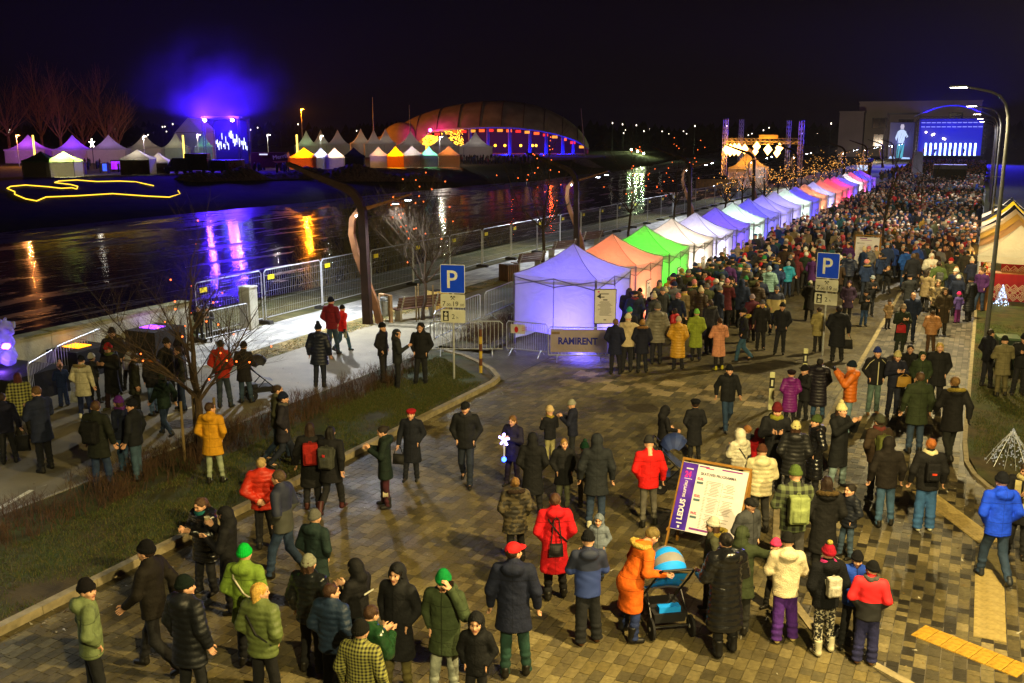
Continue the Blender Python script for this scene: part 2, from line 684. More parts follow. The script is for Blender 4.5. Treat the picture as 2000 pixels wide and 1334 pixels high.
def body_mesh(key, hs=1.0):
    k = ('body', key, hs)
    if k in CACHE:
        return CACHE[k]
    lean, leg = POSE[key][3], POSE[key][2]
    arms = arm_pts(key)

    def f(P):
        d = s_cone(P * np.array([1, 1.35, 1], np.float32), (0, 0, .96), np.array(shear((0, 0, 1.36), lean)) * [1, 1.35, 1], .13, .145)
        d = smin(d, s_cone(P, shear((0, -.01, 1.42), lean), shear((0, 0, 1.54), lean), .07, .05), .05)
        for a in arms:
            d = smin(d, s_cone(P, a[0], a[1], .045, .038), .04)
            d = smin(d, s_cone(P, a[1], a[2], .038, .026), .02)
        for i, (kn, an) in enumerate(leg):
            d = smin(d, s_cone(P, ((1, -1)[i] * .09, 0, .93), kn, .07, .048), .04)
            d = smin(d, s_cone(P, kn, an, .048, .034), .02)
            d = smin(d, s_cone(P, an, (an[0], an[1] + .12, an[2] - .04), .034, .025), .02)
        return d
    V, Q = nets(f, (-.62, -.5, .02), (.62, .95, 1.6), .034)
    mi = np.zeros(len(Q))
    mx = np.array(head_mx(key, hs))
    hv = HEAD[0] @ mx[:3, :3].T + mx[:3, 3]
    hc = HEAD[0][HEAD[1]].mean(1)
    hmi = np.where((np.abs(hc[:, 2] + .059) < .011) & (hc[:, 1] > .078) & (np.abs(hc[:, 0]) < .03), 3, 0)
    parts = [(V, Q, mi), (hv, HEAD[1], hmi)]
    eb = MB()
    for s in (-1, 1):
        eb.ball((s * .032, .078, .013), .0125, 6, 4)
        eb.add([(s * .018, .0935, .036), (s * .046, .088, .036), (s * .046, .087, .042), (s * .018, .0935, .042)], [(0, 1, 2, 3) if s < 0 else (3, 2, 1, 0)])
    ev = np.array(eb.v) @ mx[:3, :3].T + mx[:3, 3]
    eq = np.array([q if len(q) == 4 else (q[0], q[1], q[2], q[2]) for q in eb.f])
    for i, a in enumerate(arms):
        s = (1, -1)[i]
        w, e = Vector(a[2]), Vector(a[1])
        yd = (w - e).normalized()
        if abs(w.z - .985) < .03 and abs(abs(w.x) - .172) < .01:
            yd = Vector((-.3 * s, -.25, -1)).normalized()                 # thrust into the pocket
        up = Vector((0, 0.25, 1)) if abs(yd.z) < .75 else Vector((0, 1, 0))     # the thumb's side
        xd = (up - yd * up.dot(yd)).normalized()
        zd = xd.cross(yd)
        pts = HAND[0].copy()
        if s < 0:
            pts[:, 2] *= -1
        m3 = np.array([xd, yd, zd]).T
        q = HAND[1] if s > 0 else HAND[1][:, ::-1]
        parts.append((pts @ m3.T + np.array(w), q, np.ones(len(q))))
    off = 0
    VV, QQ, MM = [], [], []
    for v, q, m in parts:
        VV.append(v)
        QQ.append(q + off)
        MM.append(m)
        off += len(v)
    me = np_mesh('body', np.concatenate(VV), np.concatenate(QQ), True, np.concatenate(MM))
    # eyes and brows
    bm = bmesh.new()
    bm.from_mesh(me)
    vs = [bm.verts.new(p) for p in ev]
    for q in eb.f:
        fc = bm.faces.new([vs[i] for i in q])
        fc.material_index = 2
    bm.to_mesh(me)
    bm.free()
    for m in (MATS['skin'], MATS['skin'], MATS['eye'], MATS['lips']):
        me.materials.append(m)
    CACHE[k] = me
    return me


def jacket_mesh(key, style='plain', hem=.8, hood='none', h=.0165, hs=1.0):
    hs = hs if hood == 'up' else 1.0
    k = ('jacket', key, style, hem, hood, h, hs)
    if k in CACHE:
        return CACHE[k]
    lean = POSE[key][3]
    arms = arm_pts(key)
    mx = head_mx(key, hs)
    hc = np.array(mx.translation)
    rot = np.array(mx.to_3x3()) / hs
    bulk = {'puffer': .018, 'plain': .004, 'slim': -.008, 'fleece': .012}.get(style, 0)
    flare = .045 if hem < .7 else 0.012
    sy = np.array([1, 1.42, 1], np.float32)

    def f(P):
        Ps = P * sy
        top = np.array(shear((0, -.005, 1.36), lean)) * sy
        mid = np.array(shear((0, .01, 1.05), lean)) * sy
        d = s_cone(Ps, mid, top, .178 + bulk, .186 + bulk) * .85
        low = (0, .0, hem - .05)
        d = smin(d, s_cone(Ps, low, mid, .188 + bulk + flare, .178 + bulk) * .85, .05)
        d = smin(d, s_cone(P, shear((-.13, -.015, 1.405), lean), shear((.13, -.015, 1.405), lean), .082 + bulk * .5, .082 + bulk * .5), .06)
        if lean > .2:
            d = smin(d, s_ell(P, (0, -.02, .88), (.2, .17, .2)), .08)
        if style == 'puffer':
            d = d - .013 * np.abs(np.sin(P[:, 2] * (math.pi / .088)))
        for a in arms:
            da = smin(s_cone(P, a[0], a[1], .08 + bulk * .7, .068 + bulk * .7), s_cone(P, a[1], a[2], .068 + bulk * .7, .05 + bulk * .4), .03)
            if style == 'puffer':
                ax = np.array(a[2]) - np.array(a[0])
                L = np.linalg.norm(ax)
                da = da - .009 * np.abs(np.sin(((P - np.array(a[0])) @ (ax / L)) * (math.pi / .08)))
            wv = np.array(a[2]) - np.array(a[1])
            wv = wv / np.linalg.norm(wv)
            da = np.maximum(da, (P - np.array(a[2])) @ wv - .012)
            d = smin(d, da, .03)
        d = smin(d, s_cone(P, shear((0, -.012, 1.45), lean), shear((0, .0, 1.535), lean), .084, .076), .035)
        if hood in ('down', 'fur'):
            d = smin(d, s_ell(P, shear((0, -.125, 1.475), lean), (.135, .075, .085)), .05)
        if hood == 'up':
            Q = (P - hc) @ rot / hs
            o = s_ell(Q, (0, -.02, .015), (.112, .135, .15))
            o = smin(o, s_ell(Q, (0, -.06, -.13), (.12, .11, .1)), .06)
            o = np.maximum(o, -s_ell(Q, (0, .15, -.012), (.075, .16, .105)))
            o = np.maximum(o, -s_ell(Q, (0, -.005, .01), (.092, .112, .122)))
            d = smin(d, o * hs, .03)
        d = d + .0045 * np.sin(27 * P[:, 0] + 9 * P[:, 2] + 3 * np.sin(11 * P[:, 2])) * np.sin(17 * P[:, 2] + 13 * P[:, 1])
        d = np.maximum(d, hem - P[:, 2] + .006 * np.sin(21 * P[:, 0] + 5 * P[:, 1]))
        d = np.maximum(d, -s_cone(P, shear((0, .02, 1.47), lean), shear((0, .03, 1.62), lean), .055, .068))   # neck opening
        return d
    V, Q = nets(f, (-.66, -.5, hem - .04), (.66, .5 + lean * .75, 1.82 + .1 * (hs > 1)), h)
    me = np_mesh('jacket', V, Q)
    me.materials.append(MATS['cloth_' + style])
    CACHE[k] = me
    return me


def trouser_mesh(key, fit='regular'):
    leg = POSE[key][2]
    k = ('trousers', leg, fit)
    if k in CACHE:
        return CACHE[k]
    a = {'slim': (.088, .06, .046), 'regular': (.097, .072, .06), 'wide': (.105, .088, .085)}[fit]

    def f(P):
        d = s_ell(P, (0, .0, .92), (.15, .1, .12))
        for i, (kn, an) in enumerate(leg):
            d = smin(d, s_cone(P, ((1, -1)[i] * .08, 0, .88), kn, a[0] * .92, a[1]), .04)
            e = s_cone(P, kn, (an[0], an[1], an[2] + .015), a[1], a[2])
            e = e + .006 * np.sin(P[:, 2] * 60) * (P[:, 2] < .35)
            d = smin(d, e, .015)
            d = np.where((P[:, 2] < an[2] - .015) & (np.abs(P[:, 1] - an[1]) < .13), np.maximum(d, an[2] - .015 - P[:, 2]), d)
        return d + .003 * np.sin(33 * P[:, 2] + 9 * P[:, 0]) * np.sin(19 * P[:, 1] + 8 * P[:, 2])
    V, Q = nets(f, (-.32, -.5, .04), (.32, .42, 1.1), .0165)
    me = np_mesh('trousers', V, Q)
    me.materials.append(MATS['denim'])
    CACHE[k] = me
    return me


def template(name, fn, lo, hi, h, mat):
    V, Q = nets(fn, lo, hi, h)
    me = np_mesh(name, V, Q)
    me.materials.append(MATS[mat])
    CACHE[name] = me
    return me


def head_things():
    M('skin', '#c99a7d', .5, var=.08, scale=20)
    M('eye', '#1d1512', .25)
    M('lips', '#9c5a50', .45)
    for n, r_, sp, bsc, bmp in (('plain', .8, .22, 21, .6), ('slim', .8, .2, 26, .5), ('puffer', .5, .35, 30, .35), ('fleece', .95, .1, 55, .9)):
        M('cloth_' + n, src='object', rough=r_, spec=sp, var=.22, scale=9, bump=bmp, bscale=bsc)
    for n in ('plain', 'slim'):                       # zip, yoke, pocket and hem seams sewn into the cloth
        nt = MATS['cloth_' + n].node_tree
        L = nt.links.new
        bs = nt.nodes['Principled BSDF']
        src_ = bs.inputs['Base Color'].links[0].from_socket
        tc = nd(nt, 'ShaderNodeTexCoord')
        sp = nd(nt, 'ShaderNodeSeparateXYZ')
        L(tc.outputs['Object'], sp.inputs[0])

        def line(sock, at_, w):
            a = nd(nt, 'ShaderNodeMath', operation='SUBTRACT')
            a.inputs[1].default_value = at_
            L(sock, a.inputs[0])
            c = nd(nt, 'ShaderNodeMath', operation='ABSOLUTE')
            L(a.outputs[0], c.inputs[0])
            e = nd(nt, 'ShaderNodeMath', operation='LESS_THAN')
            e.inputs[1].default_value = w
            L(c.outputs[0], e.inputs[0])
            return e.outputs[0]

        def both(op, a, b_):
            q = nd(nt, 'ShaderNodeMath', operation=op)
            L(a, q.inputs[0])
            L(b_, q.inputs[1])
            return q.outputs[0]
        fr = nd(nt, 'ShaderNodeMath', operation='GREATER_THAN')
        fr.inputs[1].default_value = .04
        L(sp.outputs['Y'], fr.inputs[0])
        zip_ = both('MULTIPLY', line(sp.outputs['X'], 0, .009), fr.outputs[0])
        bk_ = line(sp.outputs['X'], 0, .003)
        sm = both('MAXIMUM', both('MAXIMUM', zip_, bk_), both('MAXIMUM', line(sp.outputs['Z'], 1.33, .005), both('MAXIMUM', line(sp.outputs['Z'], 1.02, .004), line(sp.outputs['Z'], .845, .004))))
        mr_ = nd(nt, 'ShaderNodeMapRange')
        mr_.inputs['To Min'].default_value = 1.0
        mr_.inputs['To Max'].default_value = .45
        L(sm, mr_.inputs['Value'])
        mm = nd(nt, 'ShaderNodeMix', data_type='RGBA', blend_type='MULTIPLY')
        mm.inputs['Factor'].default_value = 1
        L(src_, mm.inputs['A'])
        L(mr_.outputs[0], mm.inputs['B'])
        L(mm.outputs['Result'], bs.inputs['Base Color'])
    M('gloss', src='object', rough=.22, spec=.6, var=.3, scale=14, bump=.5, bscale=16)
    M('denim', src='object', rough=.85, var=.4, scale=6, bump=.5, bscale=24)
    M('knit', src='object', rough=.95, spec=.15, var=.15, scale=30, bump=.6, bscale=110)
    M('hair', src='object', rough=.55, var=.4, scale=60, bump=.8, bscale=70)
    M('shoe', src='object', rough=.5, var=.2, bump=.2, bscale=40)
    M('fur', src='object', rough=1, var=.5, scale=70, bump=1.0, bscale=90)
    M('strap', src='object', rough=.7)
    cut = lambda P: .8 * P[:, 1] - .6 * P[:, 2] - .028

    def hair_s(P):
        d = s_ell(P, (0, -.018, .032), (.087, .106, .101)) + .004 * np.sin(90 * P[:, 0]) * np.sin(70 * P[:, 2])
        return np.maximum(np.maximum(d, cut(P)), -.075 - P[:, 2])

    def hair_l(P):
        d = s_ell(P, (0, -.018, .032), (.088, .107, .101))
        d = smin(d, s_ell(P, (0, -.05, -.12), (.1, .07, .2)), .05) + .005 * np.sin(80 * P[:, 0] + 6 * P[:, 2])
        return np.maximum(d, np.minimum(cut(P), .78 * P[:, 1] + .022 + .0 * P[:, 2] - .02 * (P[:, 2] < 0)))

    def hair_b(P):
        d = hair_s(P)
        return smin(d, s_ell(P, (0, -.115, .045), (.04, .038, .042)), .02)

    def hair_p(P):
        d = hair_s(P)
        return smin(d, s_cone(P, (0, -.11, .04), (0, -.15, -.16), .034, .018), .02)
    template('hair_short', hair_s, (-.12, -.16, -.12), (.12, .12, .16), .0105, 'hair')
    template('hair_long', hair_l, (-.14, -.18, -.36), (.14, .12, .16), .0125, 'hair')
    template('hair_bun', hair_b, (-.12, -.19, -.12), (.12, .12, .16), .0105, 'hair')
    template('hair_tail', hair_p, (-.12, -.22, -.22), (.12, .12, .16), .0105, 'hair')

    def beanie(P):
        d = s_ell(P, (0, -.012, .045), (.094, .112, .108))
        d = smin(d, s_ell(P, (0, -.022, .12), (.06, .068, .05)), .04)
        band = np.maximum(s_ell(P, (0, -.012, .045), (.103, .121, .125)), np.abs(P[:, 2] - .045 + .12 * P[:, 1] * -1) - .026)
        ribs = .0022 * np.sin(np.arctan2(P[:, 0], P[:, 1]) * 26)
        d = np.minimum(d, band) + ribs
        return np.maximum(d, .018 + .12 * P[:, 1] - P[:, 2])
    template('beanie', beanie, (-.14, -.16, -.02), (.14, .14, .2), .0095, 'knit')

    def cap(P):
        d = s_ell(P, (0, -.012, .05), (.093, .11, .09))
        d = np.maximum(d, .03 - P[:, 2])
        br = np.maximum(s_ell(P, (0, .09, .045), (.078, .1, .02)), .0 - P[:, 1] + .02)
        return smin(d, br, .008)
    template('cap', cap, (-.13, -.15, 0), (.13, .22, .17), .0095, 'cloth_plain')

    def beret(P):
        d = s_ell(P, (0, -.02, .085), (.118, .13, .05))
        return smin(d, np.maximum(s_ell(P, (0, -.012, .04), (.092, .11, .09)), .02 + .1 * P[:, 1] - P[:, 2]), .03)
    template('beret', beret, (-.15, -.18, -.02), (.15, .15, .17), .0105, 'knit')

    def shoe(P):
        d = s_cone(P * np.array([1, 1, 1.0]), (0, -.035, -.025), (0, .12, -.042), .044, .038)
        d = smin(d, s_cone(P, (0, -.03, 0), (0, -.03, .05), .043, .046), .03)
        d = np.maximum(d, -.079 - P[:, 2])
        return d
    template('shoe', shoe, (-.08, -.12, -.11), (.08, .2, .12), .012, 'shoe')

    def boot(P):
        d = s_cone(P, (0, -.035, -.025), (0, .12, -.042), .047, .041)
        d = smin(d, s_cone(P, (0, -.03, 0), (0, -.02, .2), .048, .062), .03)
        return np.maximum(np.maximum(d, -.079 - P[:, 2]), P[:, 2] - .19)
    template('boot', boot, (-.09, -.12, -.11), (.09, .2, .24), .012, 'shoe')

    def furdown(P):
        t = np.sqrt((np.sqrt((P[:, 0] / 1.25) ** 2 + ((P[:, 1] + .03) / 1.0) ** 2) - .105) ** 2 + (P[:, 2] - .25 * P[:, 1] * -1) ** 2) - .042
        return t + .011 * np.sin(70 * P[:, 0]) * np.sin(64 * P[:, 1]) * np.sin(75 * P[:, 2])
    template('fur_trim', furdown, (-.25, -.24, -.14), (.25, .18, .14), .013, 'fur')

    def scarf(P):
        t = np.sqrt((np.sqrt((P[:, 0] / 1.1) ** 2 + (P[:, 1] + .01) ** 2) - .085) ** 2 + (P[:, 2] * .7) ** 2) - .034
        return t + .005 * np.sin(50 * P[:, 0] + 40 * P[:, 2])
    template('scarf', scarf, (-.18, -.16, -.1), (.18, .16, .1), .0125, 'knit')

    def pack(P):
        q = np.abs(P - np.array([0, -.075, 0])) - np.array([.115, .055, .18])
        d = np.sqrt((np.maximum(q, 0) ** 2).sum(1)) + np.minimum(q.max(1), 0) - .03
        q = np.abs(P - np.array([0, -.15, -.07])) - np.array([.08, .02, .08])
        return smin(d, np.sqrt((np.maximum(q, 0) ** 2).sum(1)) + np.minimum(q.max(1), 0) - .025, .015)
    template('pack_bag', pack, (-.18, -.24, -.25), (.18, .04, .25), .016, 'cloth_plain')

    def ball(P):
        return s_ell(P, (0, 0, 0), (.045, .045, .042)) + .006 * np.sin(90 * P[:, 0]) * np.sin(80 * P[:, 1]) * np.sin(85 * P[:, 2])
    template('pompom', ball, (-.07, -.07, -.07), (.07, .07, .07), .011, 'fur')


head_things()
PEOPLE = []


def kid(o, name, key, mx, col, mat=None):
    c = bpy.data.objects.new(name, CACHE[key] if isinstance(key, str) else key)
    C.objects.link(c)
    c.parent = o
    if mx is not None:
        c.matrix_local = mx
    c.color = (*srgb(col), 1)
    if mat is not None:
        c.material_slots[0].link = 'OBJECT'
        c.material_slots[0].material = mat
    return c


SKIN = ['#c99a7d', '#c08e70', '#d2a78a', '#bb8a6a']


def person(loc, rz, height, pz='pocket', jacket=('plain', .8, 'none'), jc='#15171d', tc='#14161c', hat=None, hair=('short', '#2a1c12'),
           label='', group=None, shoes='#15130f', boots=False, fit='regular', gloves=None, wide=1.0, fur=None, scarf=None, jmat=None, tmat=None):
    """One standing figure; children are what it wears. hat = (kind, colour); fur, scarf = colour."""
    child = height < 1.42
    hs = 1.22 if child else 1.0
    o = bpy.data.objects.new('person', body_mesh(pz, hs))
    C.objects.link(o)
    s = height / ((1.775 if hat or jacket[2] == 'up' else 1.75) + (.05 if child else 0))
    o.location = loc
    o.rotation_euler = (0, 0, rz)
    o.scale = (s * wide, s * wide, s)
    tag(o, label, 'person', group)
    o.material_slots[1].link = 'OBJECT'
    o.material_slots[1].material = MATS['skin'] if not gloves else M('glove_' + gloves.strip('#'), gloves, .8)
    kid(o, 'jacket', jacket_mesh(pz, *jacket, hs=hs), None, jc, jmat)
    kid(o, 'trousers', trouser_mesh(pz, fit), None, tc, tmat)
    for i, (kn, an) in enumerate(POSE[pz][2]):
        sc = 1.12 if child else 1.0
        kid(o, 'shoe', 'boot' if boots else 'shoe', Matrix.Translation((an[0], an[1], an[2])) @ Matrix.Rotation((-.12, .12)[i], 4, 'Z') @ Matrix.Rotation(-.45 if an[2] > .1 else 0, 4, 'X') @ Matrix.Scale(sc, 4), shoes)
    hm = head_mx(pz, hs)
    if jacket[2] != 'up' or (hair and hair[0] == 'long'):
        if hair:
            kid(o, 'hair', 'hair_' + hair[0], hm, hair[1])
    if hat:
        k = hat[0].split('+')
        h_ = kid(o, 'hat', k[0], hm, hat[1])
        if len(k) > 1:
            kid(h_, 'pompom', 'pompom', Matrix.Translation((0, -.025, .19)), hat[2] if len(hat) > 2 else hat[1])
    lean = POSE[pz][3]
    if fur:
        kid(o, 'fur_trim', 'fur_trim', Matrix.Translation(shear((0, -.06, 1.5), lean)), fur)
    if scarf:
        kid(o, 'scarf', 'scarf', Matrix.Translation(shear((0, .01, 1.5), lean)), scarf)
    PEOPLE.append(o)
    return o


def cam_rz(f):
    """Heading from how a figure is turned in view: 0 faces away, 90 right, 180 to the viewer, 270 left."""
    return PHI - R(f)


# ---------------------------------------------------------------- ground, road, paths, river
ZL = 0.08                                             # land left of the kerb lies a step higher


def sheet(name, poly, z, mat, nsub=0):
    mb = MB()
    mb.add([(p[0], p[1], z) for p in poly], [tuple(range(len(poly)))])
    return tag(mb.build(name, mat), kind='structure')


def pmat(name, c1, c2, mortar, bw, bh, rough=.6, rot=0.0, var=.5, bump=.4, offset=.5, sheen=0.0):
    """Small blocks too far off to be built singly."""
    if name in MATS:
        return MATS[name]
    m = bpy.data.materials.new(name)
    m.use_nodes = True
    nt = m.node_tree
    L = nt.links.new
    b = nt.nodes['Principled BSDF']
    tc = nd(nt, 'ShaderNodeTexCoord')
    mp = nd(nt, 'ShaderNodeMapping')
    mp.inputs['Rotation'].default_value = (0, 0, rot)
    L(tc.outputs['Object'], mp.inputs['Vector'])
    br = nd(nt, 'ShaderNodeTexBrick')
    br.offset = offset
    br.inputs['Color1'].default_value = (*srgb(c1), 1)
    br.inputs['Color2'].default_value = (*srgb(c2), 1)
    br.inputs['Mortar'].default_value = (*srgb(mortar), 1)
    br.inputs['Scale'].default_value = 1
    br.inputs['Mortar Size'].default_value = .006
    br.inputs['Brick Width'].default_value = bw
    br.inputs['Row Height'].default_value = bh
    L(mp.outputs[0], br.inputs['Vector'])
    nz = nd(nt, 'ShaderNodeTexNoise')
    nz.inputs['Scale'].default_value = .35
    nz.inputs['Detail'].default_value = 8
    L(tc.outputs['Object'], nz.inputs['Vector'])
    mr = nd(nt, 'ShaderNodeMapRange')
    mr.inputs['From Min'].default_value = .3
    mr.inputs['From Max'].default_value = .7
    mr.inputs['To Min'].default_value = 1 - var
    mr.inputs['To Max'].default_value = 1 + var * .6
    L(nz.outputs['Fac'], mr.inputs['Value'])
    mx = nd(nt, 'ShaderNodeMix', data_type='RGBA', blend_type='MULTIPLY')
    mx.inputs['Factor'].default_value = 1
    L(br.outputs['Color'], mx.inputs['A'])
    L(mr.outputs[0], mx.inputs['B'])
    L(mx.outputs['Result'], b.inputs['Base Color'])
    rr = nd(nt, 'ShaderNodeMapRange')
    rr.inputs['From Min'].default_value = .42
    rr.inputs['From Max'].default_value = .6
    rr.inputs['To Min'].default_value = rough
    rr.inputs['To Max'].default_value = max(.15, rough - sheen)
    n4 = nd(nt, 'ShaderNodeTexNoise')
    n4.inputs['Scale'].default_value = .8
    n4.inputs['Detail'].default_value = 6
    L(tc.outputs['Object'], n4.inputs['Vector'])
    L(n4.outputs['Fac'], rr.inputs['Value'])
    L(rr.outputs[0], b.inputs['Roughness'])
    bp = nd(nt, 'ShaderNodeBump')
    bp.inputs['Strength'].default_value = bump
    bp.inputs['Distance'].default_value = .01
    L(br.outputs['Fac'], bp.inputs['Height'])
    bp.invert = True
    L(bp.outputs[0], b.inputs['Normal'])
    MATS[name] = m
    return m


GRASS = M('grass_ground', '#303c12', .95, var=.45, scale=3, bump=.8, bscale=25, col2='#3f3419', detail=8)
ASPH = M('asphalt', '#77705a', .72, var=.2, scale=1.2, bump=.35, bscale=120, detail=9)
CONC = M('concrete', '#9b978a', .85, var=.25, scale=1.4, bump=.4, bscale=30, detail=9, col2='#7d7a6c')
STEEL = M('galvanised_steel', '#b4b8bd', .42, .45, var=.15, scale=12)
DARKST = M('dark_steel', '#3a3a3c', .45, .8, var=.2)
ROADM = pmat('road_blocks', '#5c543c', '#403a2b', '#1b1812', .2, .1, .55, R(45), .35, sheen=.2)
WALKM = pmat('pavement_blocks', '#6d675e', '#2c2a28', '#1d1a16', .28, .165, .6, R(90), .3)

sheet('ground', [(-25.2, -60), (500, -60), (500, 1250), (-25.2, 1250)], -.04, GRASS)
sheet('road', [(-12.1, -30), (60, -30), (60, 11.2), (2.2, 11.6), (-.2, 12.5), (-1.6, 13.4), (-2.5, 15), (-3.03, 18), (-3.03, 275), (-12.1, 275)], -.012, ROADM)
sheet('market_square', [(-16.0, 25.4), (-12.1, 24.6), (-12.1, 275), (-16.0, 275)], -.002, ROADM)
PAVE_EDGE = [(-3.03, 60), (-3.03, 18), (-2.5, 15), (-1.6, 13.4), (-.2, 12.5), (2.2, 11.6), (6, 11.3)]
sheet('pavement', [(-3.03, 275), (-3.03, 18), (-2.5, 15), (-1.6, 13.4), (-.2, 12.5), (2.2, 11.6), (60, 11.2), (60, 19.4), (2.2, 19.4), (.9, 20.2), (.3, 21.6), (.07, 23.5), (.07, 275)], -.008, WALKM)
sheet('verge', [(.12, 23.4), (.4, 21.7), (1.0, 20.4), (2.3, 19.6), (60, 19.6), (60, 275), (.12, 275)], .03, GRASS)
sheet('lawn', [(-15.9, -10), (-12.25, -10), (-12.25, 24.0), (-12.5, 24.7), (-13.3, 25.6), (-14.6, 26.6), (-15.9, 27.0)], ZL, GRASS)
sheet('path', [(-19.8, 21.8), (-24.0, 21.8), (-24.0, -10), (-15.95, -10), (-15.95, 140), (-20.3, 140), (-20.3, 34)], ZL + .004, ASPH)
sheet('lawn_strip', [(-15.95, 27.6), (-14.2, 27.6), (-14.2, 140), (-15.95, 140)], ZL + .003, M('winter_soil', '#4d4331', .95, var=.5, scale=4, bump=.8, bscale=30, col2='#38361c'))
sheet('leaf_strip', [(-21.0, 21.8), (-19.8, 21.8), (-20.3, 34), (-20.3, 140), (-21.3, 140), (-21.3, 34)], ZL + .006, M('leafy_soil', '#7d6b40', .95, var=.5, scale=5, bump=1, bscale=30, col2='#3c4220'))
PROM = pmat('promenade_slabs', '#b3b2a8', '#7e7f7c', '#4b4b47', .6, .3, .7, R(90), .4)
sheet('promenade', [(-23.6, 21.8), (-21.0, 21.8), (-21.3, 34), (-21.3, 140), (-23.6, 140)], ZL + .002, PROM)
sheet('bank_top', [(-27.5, 26), (-23.6, 26), (-23.6, 300), (-27.5, 300)], ZL - .02, M('bank_soil', '#57512f', .95, var=.4, scale=2, bump=.8, bscale=20, col2='#3d4020'))
sheet('land_left', [(-26.0, -60), (-11, -60), (-11, 300), (-26.0, 300)], -.03, GRASS)
bm_ = MB()
bm_.grid(lambda u, v: (-27.5 - 11 * u, 24 + 330 * v, ZL - .02 - 3.4 * u + .15 * math.sin(v * 90 + u * 5)), 8, 80)
tag(bm_.build('river_bank', MATS['bank_soil'], smooth=True), kind='structure')


def crest(y):
    s = lambda a, b: max(0, min(1, (y - a) / (b - a)))
    t = s(165, 205)
    return -118 + 15 * t * t * (3 - 2 * t) - max(0, y - 260) * .16


def far_z(x, y):
    c = crest(y)
    w = c + 27 if y < 170 else c + 27 - 15 * min(1, (y - 170) / 40)
    t = (w - x) / (w - c)
    t = max(-.1, min(1, t))
    z = -3.3 + (6.5 * t if t < .16 else 1.04 + 2.26 * (t - .16) / .84)
    return z + (.12 * math.sin(x * .5) * math.sin(y * .31) if t < 1 else 0)


bm_ = MB()
FX = [-60 + 0 * i for i in range(0)]
us = [0, .1, .2, .3, .4, .5, .6, .7, .8, .9, 1.0, 1.15, 1.4, 2, 5, 12, 28]


def far_pt(i, j):
    y = 30 + 14 * j if j < 45 else 30 + 14 * 45 + (j - 45) * 68
    c = crest(y)
    w = c + 27 if y < 170 else c + 27 - 15 * min(1, (y - 170) / 40)
    x = w + (c - w) * us[i] + 2
    return (x, y, far_z(x, y))


vs_ = [far_pt(i, j) for i in range(len(us)) for j in range(54)]
bm_.add(vs_, [(i * 54 + j, i * 54 + j + 1, (i + 1) * 54 + j + 1, (i + 1) * 54 + j) for i in range(len(us) - 1) for j in range(53)])
tag(bm_.build('far_bank', M('far_grass', '#2b3312', .95, var=.5, scale=.35, bump=.6, bscale=3, col2='#3a3218', detail=8), smooth=True), kind='structure')
sheet('far_land', [(-900, 900), (500, 900), (500, 1290), (-900, 1290)], -.1, GRASS)

# water
m = bpy.data.materials.new('river_water')
m.use_nodes = True
nt = m.node_tree
L = nt.links.new
b = nt.nodes['Principled BSDF']
tc = nd(nt, 'ShaderNodeTexCoord')
mp = nd(nt, 'ShaderNodeMapping')
mp.inputs['Scale'].default_value = (.5, .1, 1)
L(tc.outputs['Object'], mp.inputs['Vector'])
n1 = nd(nt, 'ShaderNodeTexNoise')
n1.inputs['Scale'].default_value = 1.0
n1.inputs['Detail'].default_value = 9
n1.inputs['Roughness'].default_value = .62
n1.inputs['Distortion'].default_value = .8
L(mp.outputs[0], n1.inputs['Vector'])
ice = nd(nt, 'ShaderNodeMapRange')
ice.inputs['From Min'].default_value = .54
ice.inputs['From Max'].default_value = .6
sxw = nd(nt, 'ShaderNodeSeparateXYZ')
L(tc.outputs['Object'], sxw.inputs[0])
shelf = nd(nt, 'ShaderNodeMapRange')                  # shore ice along the far side
shelf.inputs['From Min'].default_value = -76
shelf.inputs['From Max'].default_value = -83
shelf.inputs['To Min'].default_value = 0
shelf.inputs['To Max'].default_value = .14
L(sxw.outputs['X'], shelf.inputs['Value'])
isum = nd(nt, 'ShaderNodeMath', operation='ADD')
L(n1.outputs['Fac'], isum.inputs[0])
L(shelf.outputs[0], isum.inputs[1])
L(isum.outputs[0], ice.inputs['Value'])
mx = nd(nt, 'ShaderNodeMix', data_type='RGBA')
mx.inputs['A'].default_value = (.004, .006, .008, 1)
mx.inputs['B'].default_value = (.3, .3, .32, 1)
L(ice.outputs[0], mx.inputs['Factor'])
L(mx.outputs['Result'], b.inputs['Base Color'])
rr = nd(nt, 'ShaderNodeMapRange')
rr.inputs['To Min'].default_value = .075
rr.inputs['To Max'].default_value = .35
L(ice.outputs[0], rr.inputs['Value'])
L(rr.outputs[0], b.inputs['Roughness'])
b.inputs['IOR'].default_value = 1.6
n2 = nd(nt, 'ShaderNodeTexNoise')
n2.inputs['Scale'].default_value = 2.2
n2.inputs['Detail'].default_value = 4
mp2 = nd(nt, 'ShaderNodeMapping')
mp2.inputs['Scale'].default_value = (1, .35, 1)
L(tc.outputs['Object'], mp2.inputs['Vector'])
L(mp2.outputs[0], n2.inputs['Vector'])
bp = nd(nt, 'ShaderNodeBump')
bp.inputs['Strength'].default_value = .1
bp.inputs['Distance'].default_value = .25
L(n2.outputs['Fac'], bp.inputs['Height'])
L(bp.outputs[0], b.inputs['Normal'])
mb = MB()
mb.add([(-420, -60, -3), (-25.3, -60, -3), (-25.3, 1200, -3), (-420, 1200, -3)], [(0, 1, 2, 3)])
tag(mb.build('river', m), kind='structure')

